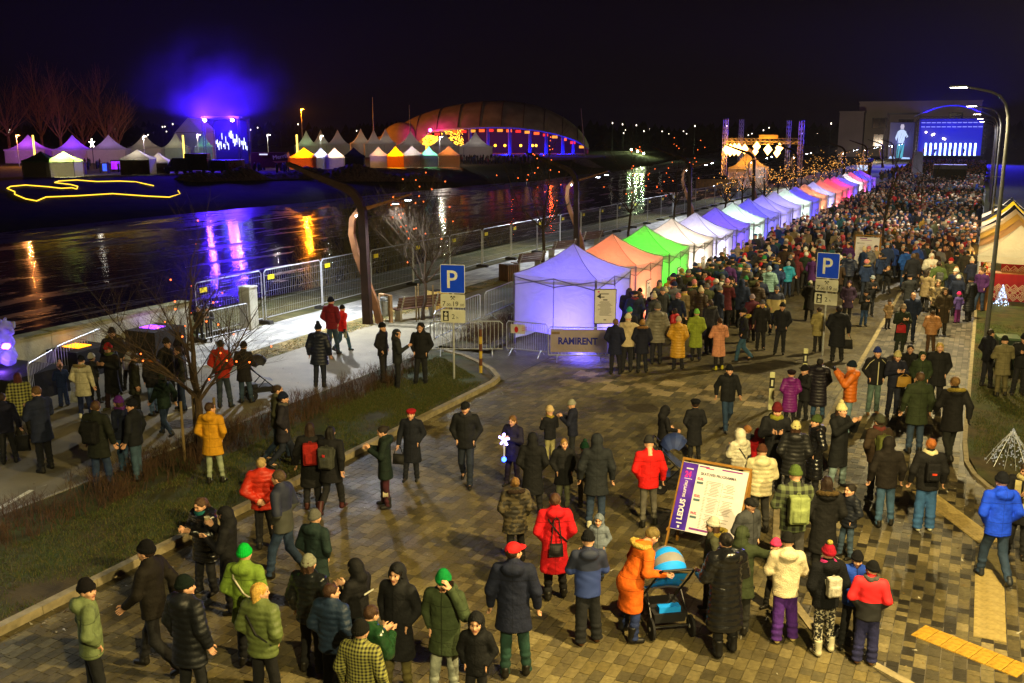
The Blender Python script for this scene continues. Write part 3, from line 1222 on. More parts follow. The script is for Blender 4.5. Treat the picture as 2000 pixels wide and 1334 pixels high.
# ---------------------------------------------------------------- paving built stone by stone near the viewer
PAL_W = [srgb(c) for c in ('#6e6548', '#59523a', '#464132', '#332f26', '#7b7050', '#27241e', '#63593c', '#504935')]
PAL_R = [srgb(c) for c in ('#6c6242', '#5d553c', '#4d4734', '#756b4a', '#585038', '#625838')]
TILE = M('paving_stone', src='attr', rough=.6, var=.25, scale=22, bump=.5, bscale=60, stain=.38, wet=.25)
TILE1 = M('paving_stone_single', src='object', rough=.6, var=.25, scale=22, bump=.5, bscale=60, stain=.38, wet=.25)
pave = bpy.data.objects['pavement']
road = bpy.data.objects['road']


def edge_x(y):
    """x of the kerb line between road and pavement at y."""
    pts = PAVE_EDGE
    for a, b_ in zip(pts, pts[1:]):
        if b_[1] <= y <= a[1]:
            return a[0] + (b_[0] - a[0]) * (a[1] - y) / (a[1] - b_[1])
    return 99 if y < 11.3 else -3.03


def right_x(y):
    return .02 if y > 23.5 else .02 + (23.5 - y) * .1 if y > 21.4 else 6.5 if y < 20.1 else .3 + (21.4 - y) * 1.5


rows_ = random.Random(5)
cand = []
for c in range(-21, 40):
    x = c * .165 + .03
    y = 11.3 + rows_.random() * .2
    while y < 31:
        ln = rows_.choice((.13, .17, .17, .25, .25, .33))
        xc, yc = x + .0825, y + ln / 2
        if edge_x(yc) + .16 < xc < right_x(yc) - .1:
            P = proj((xc, yc, 0))
            if -60 < P[0] < 2060 and P[1] < 1400:
                cand.append((P[1], xc, yc, .165, ln, rows_.choice(PAL_W), rows_.uniform(-.002, .003)))
        y += ln
road_c = []
for c in range(-75, 40):
    x = c * .165
    y = 6.6 + rows_.random() * .2
    while y < 28.5:
        ln = rows_.choice((.17, .25, .25, .33))
        xc, yc = x + .0825, y + ln / 2
        lim = edge_x(yc) - .16 if yc > 11.4 else 5.5
        if -12.0 < xc < lim:
            P = proj((xc, yc, 0))
            if -60 < P[0] < 2060 and P[1] < 1400:
                col = np.array(rows_.choice(PAL_R)) * (.8 + .4 * (.5 + .5 * math.sin(xc * .9 + 1.7 * math.sin(yc * .6)) * math.sin(yc * .7)))
                if 24.9 < yc < 26.7 and -10.5 < xc < -4.2 and (int(math.floor(xc / .66)) + int(math.floor((yc - 24.9) / .6))) % 2 == 0:
                    col = np.array(srgb('#a08f6a'))
                road_c.append((P[1], xc, yc, .165, ln, tuple(col), rows_.uniform(-.0015, .002)))
        y += ln


def stones(cands, parent, name, z0, top):
    cands.sort(key=lambda t: -t[0])
    shared = {}
    inview = [t for t in cands if t[0] < 1330]
    single = set(map(id, inview[:300]))
    mbs = MB()
    for t in cands:
        _, xc, yc, w, ln, col, dz = t
        if id(t) in single:
            k = round(ln, 2)
            if k not in shared:
                b1 = MB().box((0, 0, 0), (w - .008, ln - .008, .05), top=.985)
                me = b1.mesh(name)
                me.materials.append(TILE1)
                shared[k] = me
            o = bpy.data.objects.new(name, shared[k])
            C.objects.link(o)
            o.parent = parent
            o.location = (xc, yc, z0 + dz)
            o.color = (*col, 1)
        else:
            mbs.cur = col
            mbs.box((xc, yc, z0 + dz), (w - .008, ln - .008, .05))
    o = mbs.build(name + '_field', TILE, parent)
    tag(o, kind='stuff')
    return o


stones(cand, pave, 'paving_stone', -.02, 0)
stones(road_c, road, 'road_stone', -.024, 0)

# kerbs
kerb = tag(MB().box((-12.17, 0, -.02), (.1, 1, .05)).build('kerb', CONC), kind='structure')
KM = M('kerb_stone', '#8b8064', .85, var=.3, scale=6, bump=.5, bscale=40)
kpts = [(-12.17, y) for y in np.arange(6.0, 24.01, 1.0)] + [(-12.3, 24.6), (-12.85, 25.3), (-13.6, 25.95), (-14.5, 26.6), (-15.4, 27.0)]
for a, b_ in zip(kpts, kpts[1:]):
    d = (Vector(b_) - Vector(a)).normalized() * .004
    s = MB().bar((a[0] + d.x, a[1] + d.y, .05), (b_[0] - d.x, b_[1] - d.y, .05), .15, .14)
    s.build('kerb_stone', KM, kerb)
edge = tag(MB().box((-15.93, 0, .06), (.05, 1, .05)).build('path_edging', CONC), kind='structure')
for y in np.arange(4, 27, 1.0):
    MB().box((-15.93, y + .5, ZL - .03), (.07, .99, .09)).build('edging_stone', CONC, edge)
edge2 = tag(MB().box((-3.03, 60, -.02), (.1, 1, .03)).build('flush_kerb', CONC), kind='structure')
ep = [(-3.03, y) for y in np.arange(60, 17.9, -1.0)] + PAVE_EDGE[2:-1]
for a, b_ in zip(ep, ep[1:]):
    MB().bar((a[0], a[1], -.012), (b_[0], b_[1], -.012), .13, .05).build('flush_kerb_stone', KM, edge2)
kr = [(.1, y) for y in np.arange(60, 23.4, -1.0)] + [(.17, 22.4), (.34, 21.6), (.62, 20.9), (1.05, 20.35), (1.7, 19.85), (2.6, 19.55), (3.6, 19.5)]
ver = tag(MB().box((.1, 61, -.02), (.1, 1, .03)).build('verge_kerb', CONC), kind='structure')
for a, b_ in zip(kr, kr[1:]):
    MB().bar((a[0], a[1], .01), (b_[0], b_[1], .01), .1, .1).build('verge_kerb_stone', KM, ver)

# tactile strips
YEL = M('tactile_yellow', '#a8842c', .7, var=.25, scale=14, bump=.4, bscale=60)
BEI = M('tactile_beige', '#9b8a58', .7, var=.2, scale=14, bump=.4, bscale=60)
a, b_ = at(1793, 1232), at(2010, 1318)
tdir = (b_ - a).normalized()
n_ = int((b_ - a).length / .21)
for i in range(n_):
    p = a + tdir * (i + .5) * .21
    t = MB().box((0, 0, 0), (.2, .42, .03))
    for q in range(4):
        for r_ in range(2):
            t.box((-.05 + .1 * r_, -.15 + .1 * q, .017), (.035, .035, .006))
    t.build('tactile_slab', YEL, pave, (p.x, p.y, .0045), math.atan2(tdir.y, tdir.x))
p0, p1, p2 = at(1933, 1250), at(1932, 1060), at(1800, 960)
for a, b_ in ((p0, p1), (p1, p2)):
    d = (b_ - a)
    ln = d.length
    d.normalize()
    for i in range(int(ln / .31)):
        p = a + d * (.155 + i * .31)
        t = MB().box((0, 0, 0), (.42, .3, .03))
        for q in range(6):
            t.box((-.17 + .068 * q, 0, .017), (.028, .29, .006))
        t.build('guide_slab', BEI, pave, (p.x, p.y, .0045), math.atan2(d.y, d.x) - math.pi / 2)
# manholes
for (px, py), z, r_, par in (((1255, 797), .004, .42, road), ((355, 828), ZL + .006, .4, bpy.data.objects['path'])):
    p = at(px, py, z)
    mh = MB().lathe([(r_, -.02), (r_, .004), (r_ - .05, .006), (r_ - .06, .001), (r_ - .07, .005), (.02, .006)], 24)
    for k in range(5):
        mh.box((0, -.24 + .12 * k, .007), (.42, .03, .006))
    mh.build('manhole_cover', M('cast_iron', '#4a4234', .55, .5, var=.3, scale=20, bump=.5), par, (p.x, p.y, z))
# drain grates in the gutter
for y_ in (12.5, 19.5):
    dg_ = MB().box((0, 0, 0), (.4, .5, .02))
    for k in range(7):
        dg_.box((0, -.2 + .066 * k, .012), (.34, .02, .012))
    dg_.build('drain_grate', MATS['cast_iron'], road, (-11.8, y_, .002))
# path paint
a, b_ = at(0, 992, ZL + .008), at(62, 957, ZL + .008)
d = (b_ - a).normalized()
pp = MB().bar(a - d * 1.0, b_, .1, .004)
pp.build('lane_marking', M('road_paint', '#c9c6ae', .7, var=.2, scale=20), bpy.data.objects['path'])
for y0 in (17.9, 30.5, 36):
    MB().box((-18.0, y0, ZL + .008), (.1, 1.2, .004)).build('lane_marking', MATS['road_paint'], bpy.data.objects['path'])

# ---------------------------------------------------------------- grass, hedges
def blades(name, areas, n, zfun, hmin, hmax, mat, label, cat, pal, rnd, lean=.5, wid=.006):
    mb_v, mb_f, cols = [], [], []
    for i in range(n):
        x0, x1, y0, y1 = areas[i % len(areas)]
        x, y = rnd.uniform(x0, x1), rnd.uniform(y0, y1)
        z = zfun(x, y)
        if z is None:
            continue
        pn = math.sin(x * 2.1 + 1.3 * math.sin(y * 1.7)) * math.sin(y * 1.3 + 2 * math.sin(x * .9))
        if pn < rnd.uniform(-.9, .1):
            continue
        h = rnd.uniform(hmin, hmax)
        a = rnd.uniform(0, 6.28)
        dx, dy = math.cos(a) * wid, math.sin(a) * wid
        lx, ly = rnd.gauss(0, lean) * h, rnd.gauss(0, lean) * h
        k = len(mb_v)
        mb_v += [(x - dx, y - dy, z), (x + dx, y + dy, z), (x + lx, y + ly, z + h)]
        mb_f.append((k, k + 1, k + 2))
        cols.append(rnd.choice(pal))
    me = bpy.data.meshes.new(name)
    me.from_pydata(mb_v, [], mb_f)
    ca = me.color_attributes.new('col', 'FLOAT_COLOR', 'CORNER')
    arr = np.ones((len(mb_f), 3, 4), np.float32)
    arr[:, :, :3] = np.array(cols, np.float32)[:, None, :]
    ca.data.foreach_set('color', arr.ravel())
    o = link(name, me, mat)
    return tag(o, label, cat, None, 'stuff')


BL = M('blade', src='attr', rough=.8, var=.1)
rn = random.Random(3)
gp = [srgb(c) for c in ('#414e1a', '#394618', '#4b521f', '#585228', '#303e18', '#5e582d')]
blades('grass', [(-14.5, -12.3, 5.5, 24.3), (-15.2, -12.5, 19, 26)], 110000, lambda x, y: ZL if not (x > -12.4 and y > 23.5) and not (y > 24 and x > -12.5 - (y - 24) * 1.2) else None, .025, .075, BL,
       'short green grass on the strip beside the kerb', 'grass', gp, rn)
blades('grass', [(.2, 3.5, 21.8, 40), (.3, 4, 23, 30)], 40000, lambda x, y: .03, .025, .07, BL, 'short yellowish grass on the verge beside the pavement', 'grass', gp, rn)
blades('fallen_leaves', [(-20.9, -19.9, 22, 34), (-21.2, -20.4, 34, 60)], 9000, lambda x, y: ZL + .008, .01, .04, BL, 'fallen leaves and tufts between path and promenade', 'leaves',
       [srgb(c) for c in ('#8a7338', '#6d6a30', '#9a8450', '#5b5226')], rn, 2.0, .02)


blades('litter', [(-12.05, -11.4, 7, 24), (-12.0, -3.5, 8, 27), (-3.0, 2.0, 12, 30), (-20, -16, 9, 26)], 2600, lambda x, y: (ZL + .006) if x < -12.2 else .006, .004, .02, BL, 'scattered dry leaves and litter on the paving', 'litter',
       [srgb(c) for c in ('#6d5a30', '#4a3a20', '#8a7a58', '#a8a498')], rn, 3.0, .018)


def twig_bush(mbv, mbf, rnd, x, y, z, h, n, spread):
    for _ in range(n):
        a, t = rnd.uniform(0, 6.28), rnd.uniform(.1, 1) * spread
        p0 = Vector((x + rnd.gauss(0, .06), y + rnd.gauss(0, .06), z))
        p1 = p0 + Vector((math.cos(a) * t * .5, math.sin(a) * t * .5, h * rnd.uniform(.45, .65)))
        p2 = p1 + Vector((math.cos(a + rnd.gauss(0, .6)) * t * .6, math.sin(a + rnd.gauss(0, .6)) * t * .6, h * rnd.uniform(.2, .45)))
        for q0, q1, w in ((p0, p1, .006), (p1, p2, .004), (p1, p1 + Vector((rnd.gauss(0, .15), rnd.gauss(0, .15), h * .3)), .003)):
            s = Vector((rnd.gauss(0, 1), rnd.gauss(0, 1), 0)).normalized() * w
            k = len(mbv)
            mbv += [q0 - s, q0 + s, q1 + s * .4, q1 - s * .4]
            mbf.append((k, k + 1, k + 2, k + 3))


def hedge(x0, x1, y0, y1, h, dens, label, rnd, mat):
    v, f = [], []
    n = int((x1 - x0) * (y1 - y0) * dens)
    for _ in range(n):
        twig_bush(v, f, rnd, rnd.uniform(x0, x1), rnd.uniform(y0, y1), ZL, h * rnd.uniform(.6, 1.15), 6, .28)
    c = ((x0 + x1) / 2, (y0 + y1) / 2, 0)
    me = bpy.data.meshes.new('hedge')
    me.from_pydata([(p[0] - c[0], p[1] - c[1], p[2]) for p in v], [], f)
    return tag(link('hedge', me, mat, None, c), label, 'hedge')


TW = M('twig', '#4a3524', .9, var=.5, scale=3)
hedge(-15.85, -14.45, 6.5, 16.8, .45, 34, 'low brown leafless hedge beside the path at the bottom corner', rn, TW)
hedge(-15.8, -14.5, 16.9, 23.2, .42, 36, 'low brown leafless hedge behind the two backpack wearers', rn, TW)
hedge(-15.7, -15.0, 23.6, 25.6, .38, 30, 'small clump of bare hedge beside the standing trio', rn, TW)
hedge(-15.85, -14.6, 28.3, 36.5, .55, 34, 'bare brown hedge behind the barriers beside the violet tent', rn, TW)

# ---------------------------------------------------------------- river wall
WALLM = M('board_marked_concrete', '#a3a498', .85, var=.3, scale=1.3, bump=.5, bscale=18, detail=10, col2='#a8a89c')
w = empty('river_wall', (-24.35, 8, 0))
wall_pts = [(8 + i * 2.8, 1.25 + .02 * i) for i in range(7)]
for (y0, h0), (y1, h1) in zip(wall_pts, wall_pts[1:]):
    q = MB()
    q.add([(-.2, y0 + .006 - 8, -.5), (.2, y0 + .006 - 8, -.5), (.2, y1 - .006 - 8, -.5), (-.2, y1 - .006 - 8, -.5),
           (-.2, y0 + .006 - 8, h0), (.2, y0 + .006 - 8, h0), (.2, y1 - .006 - 8, h1), (-.2, y1 - .006 - 8, h1)],
          [(3, 2, 1, 0), (4, 5, 6, 7), (0, 1, 5, 4), (1, 2, 6, 5), (2, 3, 7, 6), (3, 0, 4, 7)])
    q.build('wall_panel', WALLM, w)
    MB().box((0, (y0 + y1) / 2 - 8, (h0 + h1) / 2 + .035), (.5, 2.79, .06)).build('coping', M('mossy_coping', '#6b6a3c', .95, var=.4, scale=4, bump=.7, bscale=25, col2='#8d8b78'), w)
tag(w, 'long grey board-marked concrete wall along the river', 'wall')
p = at(488, 642, ZL)
g = empty('gate_pillar', p)
MB().box((0, 0, .76), (.5, .42, 1.52)).build('shaft', WALLM, g)
MB().box((0, 0, 1.545), (.54, .46, .05)).build('cap', WALLM, g)
tag(g, 'pale square concrete pillar at the end of the river wall', 'pillar')

# ---------------------------------------------------------------- bushes on the near bank
def bush(px, py, h, spread, n, label, seed, col='#5a5230'):
    rnd = random.Random(seed)
    p = at(px, py, -.6)
    root = empty('riverside_bush', p)
    mbs = MB()
    for i in range(n):
        a = rnd.uniform(0, 6.28)
        t = rnd.uniform(.2, 1.0)
        q = Vector((rnd.gauss(0, .5), rnd.gauss(0, .5), 0))
        pts = [q]
        d = Vector((math.cos(a) * t * spread / h, math.sin(a) * t * spread / h, 1)).normalized()
        L_ = h * rnd.uniform(.6, 1.05)
        for k in range(4):
            d = (d + Vector((rnd.gauss(0, .14), rnd.gauss(0, .14), -.05 * k * t))).normalized()
            pts.append(pts[-1] + d * L_ / 4)
        mbs.tube(pts, [.018, .014, .01, .007, .003], 3, False)
        for k in (1, 2, 3):
            for _ in range(3):
                e = (d + Vector((rnd.gauss(0, .6), rnd.gauss(0, .6), rnd.gauss(.1, .4)))).normalized()
                b0 = pts[k].lerp(pts[k + 1], rnd.random())
                b1 = b0 + e * L_ * rnd.uniform(.12, .3)
                mbs.tube([b0, b0.lerp(b1, .5) + Vector((0, 0, -.02)), b1], [.007, .005, .002], 3, False)
    mbs.build('branches', M('willow_twig', '#6b6238', .9, var=.5, scale=2), root)
    tag(root, label, 'bush', 'bare bushes on the near river bank')


bush(625, 562, 2.6, 2.4, 110, 'spreading bare bush behind the fence beside the purple reflection', 1)
bush(700, 548, 4.6, 3.0, 150, 'tall bare bush behind the wooden lamp post', 2)
bush(775, 532, 4.6, 2.6, 140, 'tall bare bush behind the slim lit tree by the parking sign', 3)
bush(860, 515, 3.0, 2.2, 90, 'low bare bush behind the fence beside the bright lamps', 4)
bush(970, 480, 2.2, 2.2, 70, 'small bare bush on the bank behind the bench', 5)


# ---------------------------------------------------------------- lit tents of the market row
WHITE = fabric('tent_cloth', '#d6d6d6', .74)
ALU = M('tent_frame', '#8f9196', .4, .9, var=.1)
TCOL = [('violet', '#6658ff'), ('orange', '#ff7048'), ('green', '#06ff18'), ('warm white', '#ffe6d4'), ('cool white', '#cfc8ff'), ('violet', '#5a3cff'),
        ('mint white', '#dcfff0'), ('blue violet', '#5048ff'), ('lilac', '#8478ff'), ('dim lilac', '#9086e6'), ('mint white', '#e0fff0'), ('deep blue', '#4030ff'),
        ('peach', '#ff9060'), ('pale lilac', '#b8aeff'), ('coral', '#ff6a60'), ('red', '#ff2a58'), ('magenta', '#ff0ab0'), ('violet', '#5540ff'), ('white', '#fff4f4'),
        ('pink', '#ff5a9a'), ('blue', '#4038ff'), ('purple', '#7a20ff')]
ORD = ['first', 'second', 'third', 'fourth', 'fifth', 'sixth', 'seventh', 'eighth', 'ninth', 'tenth', 'eleventh', 'twelfth', 'thirteenth', 'fourteenth', 'fifteenth',
       'sixteenth', 'seventeenth', 'eighteenth', 'nineteenth', 'twentieth', 'twenty-first', 'twenty-second']


def roof_mb(hw, hd, eave, peak, sag=.16, n=8, val=.22, nu=None):
    """Four-sided cloth roof that sags between its ridges, with a valance."""
    out = []
    cs = [(-hw, -hd), (hw, -hd), (hw, hd), (-hw, hd)]
    for k in range(4):
        a, b = cs[k], cs[(k + 1) % 4]
        q = MB()

        def f(u, v, a=a, b=b):
            ex, ey = a[0] + (b[0] - a[0]) * u, a[1] + (b[1] - a[1]) * u
            z = eave + (peak - eave) * (v - sag * 4 * v * (1 - v) * .9) - .05 * math.sin(math.pi * u) * (1 - v)
            return (ex * (1 - v), ey * (1 - v), z)
        q.grid(f, n, n)
        q.grid(lambda u, v, a=a, b=b: (a[0] + (b[0] - a[0]) * u, a[1] + (b[1] - a[1]) * u, eave - .05 * math.sin(math.pi * u) - val * v), n, 1)
        out.append(q)
    return out


TENT_PARTS = {}


def gazebo_parts():
    r = {}
    r['roof_panel'] = [q.mesh('roof_panel', True) for q in roof_mb(1.52, 1.52, 2.38, 3.32)]
    for me in r['roof_panel']:
        me.materials.append(WHITE)
    cs = [(-1.5, -1.5), (1.5, -1.5), (1.5, 1.5), (-1.5, 1.5)]
    r['wall'] = []
    rn2 = random.Random(4)
    for k in range(4):
        a, b = cs[k], cs[(k + 1) % 4]
        ph = rn2.uniform(0, 6)

        def f(u, v, a=a, b=b, ph=ph, k=k):
            nx, ny = ((0, -1), (1, 0), (0, 1), (-1, 0))[k]
            w = .025 * math.sin(9 * u + ph + 3 * v) * math.sin(math.pi * u) + .03 * (1 - v) * math.sin(14 * u + ph)
            z0 = .1 + .03 * math.sin(7 * u + ph)
            return (a[0] + (b[0] - a[0]) * u + nx * w, a[1] + (b[1] - a[1]) * u + ny * w, z0 + (2.2 - z0) * v)
        me = MB().grid(f, 14, 8).mesh('wall', True)
        me.materials.append(WHITE)
        r['wall'].append(me)
    r['leg'] = MB().box((0, 0, 1.17), (.05, .05, 2.34)).mesh('leg')
    r['leg'].materials.append(ALU)
    r['truss'] = []
    for k in range(4):
        a, b = Vector((*cs[k], 0)), Vector((*cs[(k + 1) % 4], 0))
        n = Vector(((0, -1), (1, 0), (0, 1), (-1, 0))[k] + (0,)) * .035
        q = MB()
        mid = (a + b) / 2
        for s0, s1 in ((a, mid), (mid, b)):
            q.bar(s0 + n + Vector((0, 0, 2.3)), s1 + n + Vector((0, 0, 2.02)), .014, .034)
            q.bar(s0 + n + Vector((0, 0, 2.02)), s1 + n + Vector((0, 0, 2.3)), .014, .034)
        q.bar(mid + n + Vector((0, 0, 2.33)), mid + n + Vector((0, 0, 1.98)), .02, .03)
        me = q.mesh('truss')
        me.materials.append(ALU)
        r['truss'].append(me)
    return r


GZ = gazebo_parts()
SEAM = fabric('seam_cloth', '#8a8a90', .4)
PAPER = M('paper', '#d2cfd6', .8, var=.05)
INK = M('ink', '#231f2b', .8)
PINKI = M('pink_ink', '#c23a7a', .7)


def notice(parent, loc, rz, w=.62, h=.95, seed=0, arrow=True):
    """Framed paper notice on a wall: the lines of print are ink on it."""
    r = random.Random(seed)
    b = MB().box((0, 0, 0), (w, .02, h)).build('notice', M('notice_frame', '#26242c', .6), parent, loc, rz)
    MB().box((0, -.013, 0), (w - .05, .008, h - .05)).build('sheet', PAPER, b)
    q = MB()
    q.box((-.05, -.0185, h * .36), (w * .45, .002, .025))
    for i in range(16):
        z = h * .14 - i * .03
        q.box((r.uniform(-.04, .02), -.0185, z), (w * r.uniform(.35, .7), .002, .009))
    if arrow:
        q.add([(-w * .38, -.0185, h * .29), (-w * .2, -.0185, h * .36), (-w * .2, -.0185, h * .22)], [(0, 1, 2)])
        q.box((-w * .12, -.0185, h * .27), (.12, .002, .03))
    q.box((0, -.0185, h * .19), (.14, .002, .035))
    q.box((0, -.0185, -h * .38), (.09, .002, .03))
    q.build('print', INK, b)
    MB().box((-w * .3, -.0185, h * .42), (.06, .002, .05)).build('emblem', PINKI, b)
    return b


for i, (cn, col) in enumerate(TCOL):
    t = empty('market_tent', (-12.55 + .012 * i, 30.95 + 3.85 * i, .0), R(-2.5 if i == 0 else random.Random(i).uniform(-1.5, 1.5)))
    for me in GZ['roof_panel']:
        link('roof_panel', me, None, t)
    for k, me in enumerate(GZ['wall']):
        wl_ = link('wall', me, None, t)
        if i == 0 and k == 0:
            wl_.location.z, wl_.scale.z = .36, .83      # hitched up off the ground
    for x in (-1.5, 1.5):
        for y in (-1.5, 1.5):
            link('leg', GZ['leg'], None, t, (x, y, 0))
    if i < 8:
        for me in GZ['truss']:
            link('truss', me, None, t)
    if i < 9:
        for sx, sy in ((-1, -1), (1, -1), (1, 1), (-1, 1)):
            hp = []
            for q_ in range(9):
                v_ = q_ / 8
                hp.append((sx * 1.525 * (1 - v_), sy * 1.525 * (1 - v_), 2.39 + .94 * (v_ - .16 * 4 * v_ * (1 - v_) * .9)))
            MB().tube(hp, .011, 4).build('hip_seam', SEAM, t)
        for sx, sy in ((0, -1), (1, 0)):
            MB().box((sx * 1.56, sy * 1.56, 1.2), (.016, .016, 1.9)).build('wall_seam', SEAM, t)
    if 0 < i < 13:
        notice(t, (1.56, -.2, 1.25), math.pi / 2, .6, .9, i, False)
    lamp('tent_light', (.55, -.45, .95 if i else .7), 430 if i else 420, col, t, r=.15)
    tag(t, f'{cn} lit market tent, {ORD[i]} of the row along the queue', 'tent', 'lit market tents in a row')
    if i == 0:
        # print panel on a post beside the first tent
        nb = empty('notice_board', at(1180, 690))
        notice(nb, (0, 0, 1.55), R(25), .72, 1.15, 99)
        MB().box((-.3, .02, .55), (.04, .04, 1.1), R(25)).build('post', DARKST, nb)
        MB().box((.25, .27, .55), (.04, .04, 1.1), R(25)).build('post', DARKST, nb)
        tag(nb, 'framed paper notice on a stand beside the violet lit first tent', 'notice board')

# ---------------------------------------------------------------- fence panels along the promenade
def fence_panel():
    root = empty('fence_panel')
    f = MB()
    f.tube([(0, .06, .15), (0, .06, 1.9), (0, .16, 2.0), (0, 3.36, 2.0), (0, 3.46, 1.9), (0, 3.46, .15)], .021, 6)
    f.tube([(0, .06, .22), (0, 3.46, .22)], .017, 6)
    f.build('frame', STEEL, root)
    g_ = MB()
    for k in range(26):
        y = .18 + k * .125
        g_.bar((0, y, .22), (0, y, 1.99), .0035)
    for z in (.5, .85, 1.2, 1.55, 1.8):
        g_.bar((.004, .08, z), (.004, 3.44, z), .0045)
    g_.build('wire_mesh', STEEL, root)
    MB().box((0, 0, .07), (.65, .22, .13), top=.92).build('foot_block', M('rubber_block', '#2b2a28', .9, var=.3, bump=.4, bscale=30), root)
    MB().box((.025, .42, 1.72), (.006, .36, .17)).build('tag', M('yellow_tag', '#d8c81c', .6), root)
    return root


fp = fence_panel()
fy = [24.6 + 3.52 * i for i in range(27)]
fence_words = ['end panel beside the concrete pillar', 'behind the two red jackets', 'panel left of the wooden lamp post', 'panel behind the wooden lamp post', 'panel behind the slim lit tree',
               'panel behind the parking sign', 'panel beside the lone bench', 'panel behind the violet tent', 'panel by the second lamp post', 'panel behind the orange tent',
               'panel behind the green tent']
for i, y in enumerate(fy):
    o = fp if i == 0 else copy_tree(fp)
    o.location = (-23.75, y, ZL)
    o.rotation_euler = (0, 0, R(random.Random(i).uniform(-.8, .8)))
    lab = f'wire mesh fence panel along the promenade, {fence_words[i]}' if i < len(fence_words) else f'wire mesh fence panel, {ORD[i - len(fence_words)]} of those beyond the green tent'
    tag(o, lab, 'fence', 'wire fence panels along the promenade')

# ---------------------------------------------------------------- crowd barriers
def barrier():
    root = empty('crowd_barrier')
    f = MB()
    f.tube([(-1.05, 0, .18), (-1.05, 0, 1.0), (-.97, 0, 1.08), (.97, 0, 1.08), (1.05, 0, 1.0), (1.05, 0, .18), (-1.05, 0, .18)], .019, 6)
    f.build('frame', STEEL, root)
    for k in range(17):
        MB().bar((-.93 + k * .116, 0, .18), (-.93 + k * .116, 0, 1.08), .011).build('bar', STEEL, root)
    for s in (-1, 1):
        MB().tube([(s * .75, -.3, 0), (s * .75, -.26, .02), (s * .75, 0, .2), (s * .75, .26, .02), (s * .75, .3, 0)], .016, 5).build('foot', STEEL, root)
    return root


bp_ = barrier()
BAR = [((838, 692), (985, 692), 'steel crowd barrier in front of the hedge behind the standing trio'),
       ((846, 672), (940, 628), 'steel crowd barrier along the path beside the bare hedge'),
       ((946, 626), (1003, 600), 'steel crowd barrier along the path left of the violet tent'),
       ((988, 690), (1070, 698), 'steel crowd barrier with a small warning sheet before the violet tent'),
       ((1068, 704), (1192, 706), 'steel crowd barrier carrying a pale cloth banner with blue capitals'),
       ((60, 790), (112, 755), 'steel crowd barrier before the glowing ice figure'),
       ((112, 752), (205, 706), 'steel crowd barrier behind the child in the pink hat'),
       ((268, 690), (345, 668), 'steel crowd barrier before the plinth lit violet'),
       ((400, 672), (488, 650), 'steel crowd barrier leaning beside the concrete pillar')]
ban = None
for i, (a, b, lab) in enumerate(BAR):
    o = bp_ if i == 0 else copy_tree(bp_)
    zz = ZL if i not in (3, 4) else 0
    pa, pb = at(*a, zz), at(*b, zz)
    d = (pb - pa)
    o.location = (pa + pb) / 2
    o.rotation_euler = (0, 0, math.atan2(d.y, d.x))
    tag(o, lab, 'barrier', 'steel crowd barriers')
    o.scale = (max(.6, d.length / 2.2), 1, 1)
    if i == 3:
        MB().box((-.45, -.03, .85), (.75, .006, .3)).build('warning_sheet', M('white_sheet', '#b9b4b8', .6), o)
        q = MB().lathe([(.1, 0), (.1, .004), (.075, .005), (.075, .001), (.03, .002)], 20)
        q.box((0, 0, .004), (.17, .022, .003), R(45))
        s = q.build('prohibition_mark', M('red_print', '#b01c2c', .6), o, (-.52, -.036, .83))
        s.rotation_euler = (R(90), 0, 0)
        tx = MB()
        for r_ in range(3):
            tx.box((-.3 + .2, -.034, .93 - .06 * r_), (.26, .002, .014))
        tx.build('print', MATS['red_print'], o)
    if i == 4:
        def bf(u, v):
            return (-.98 + 1.96 * u, -.03 - .012 * math.sin(14 * u + 4 * v), .28 + .74 * v)
        bn = MB().grid(bf, 20, 4).build('banner', fabric('banner_cloth', '#b0a08a', .5), o, smooth=True)
        t_ = text('lettering', 'RAMIRENT', .3, M('blue_print', '#1a1f8a', .6), bn, (-.72, -.052, .55), (R(90), 0, 0), .002, bold=.012, sx=.95)
        MB().box((-.8, -.05, .9), (.28, .004, .08)).build('plate', M('brass_plate', '#7a6238', .5), bn)

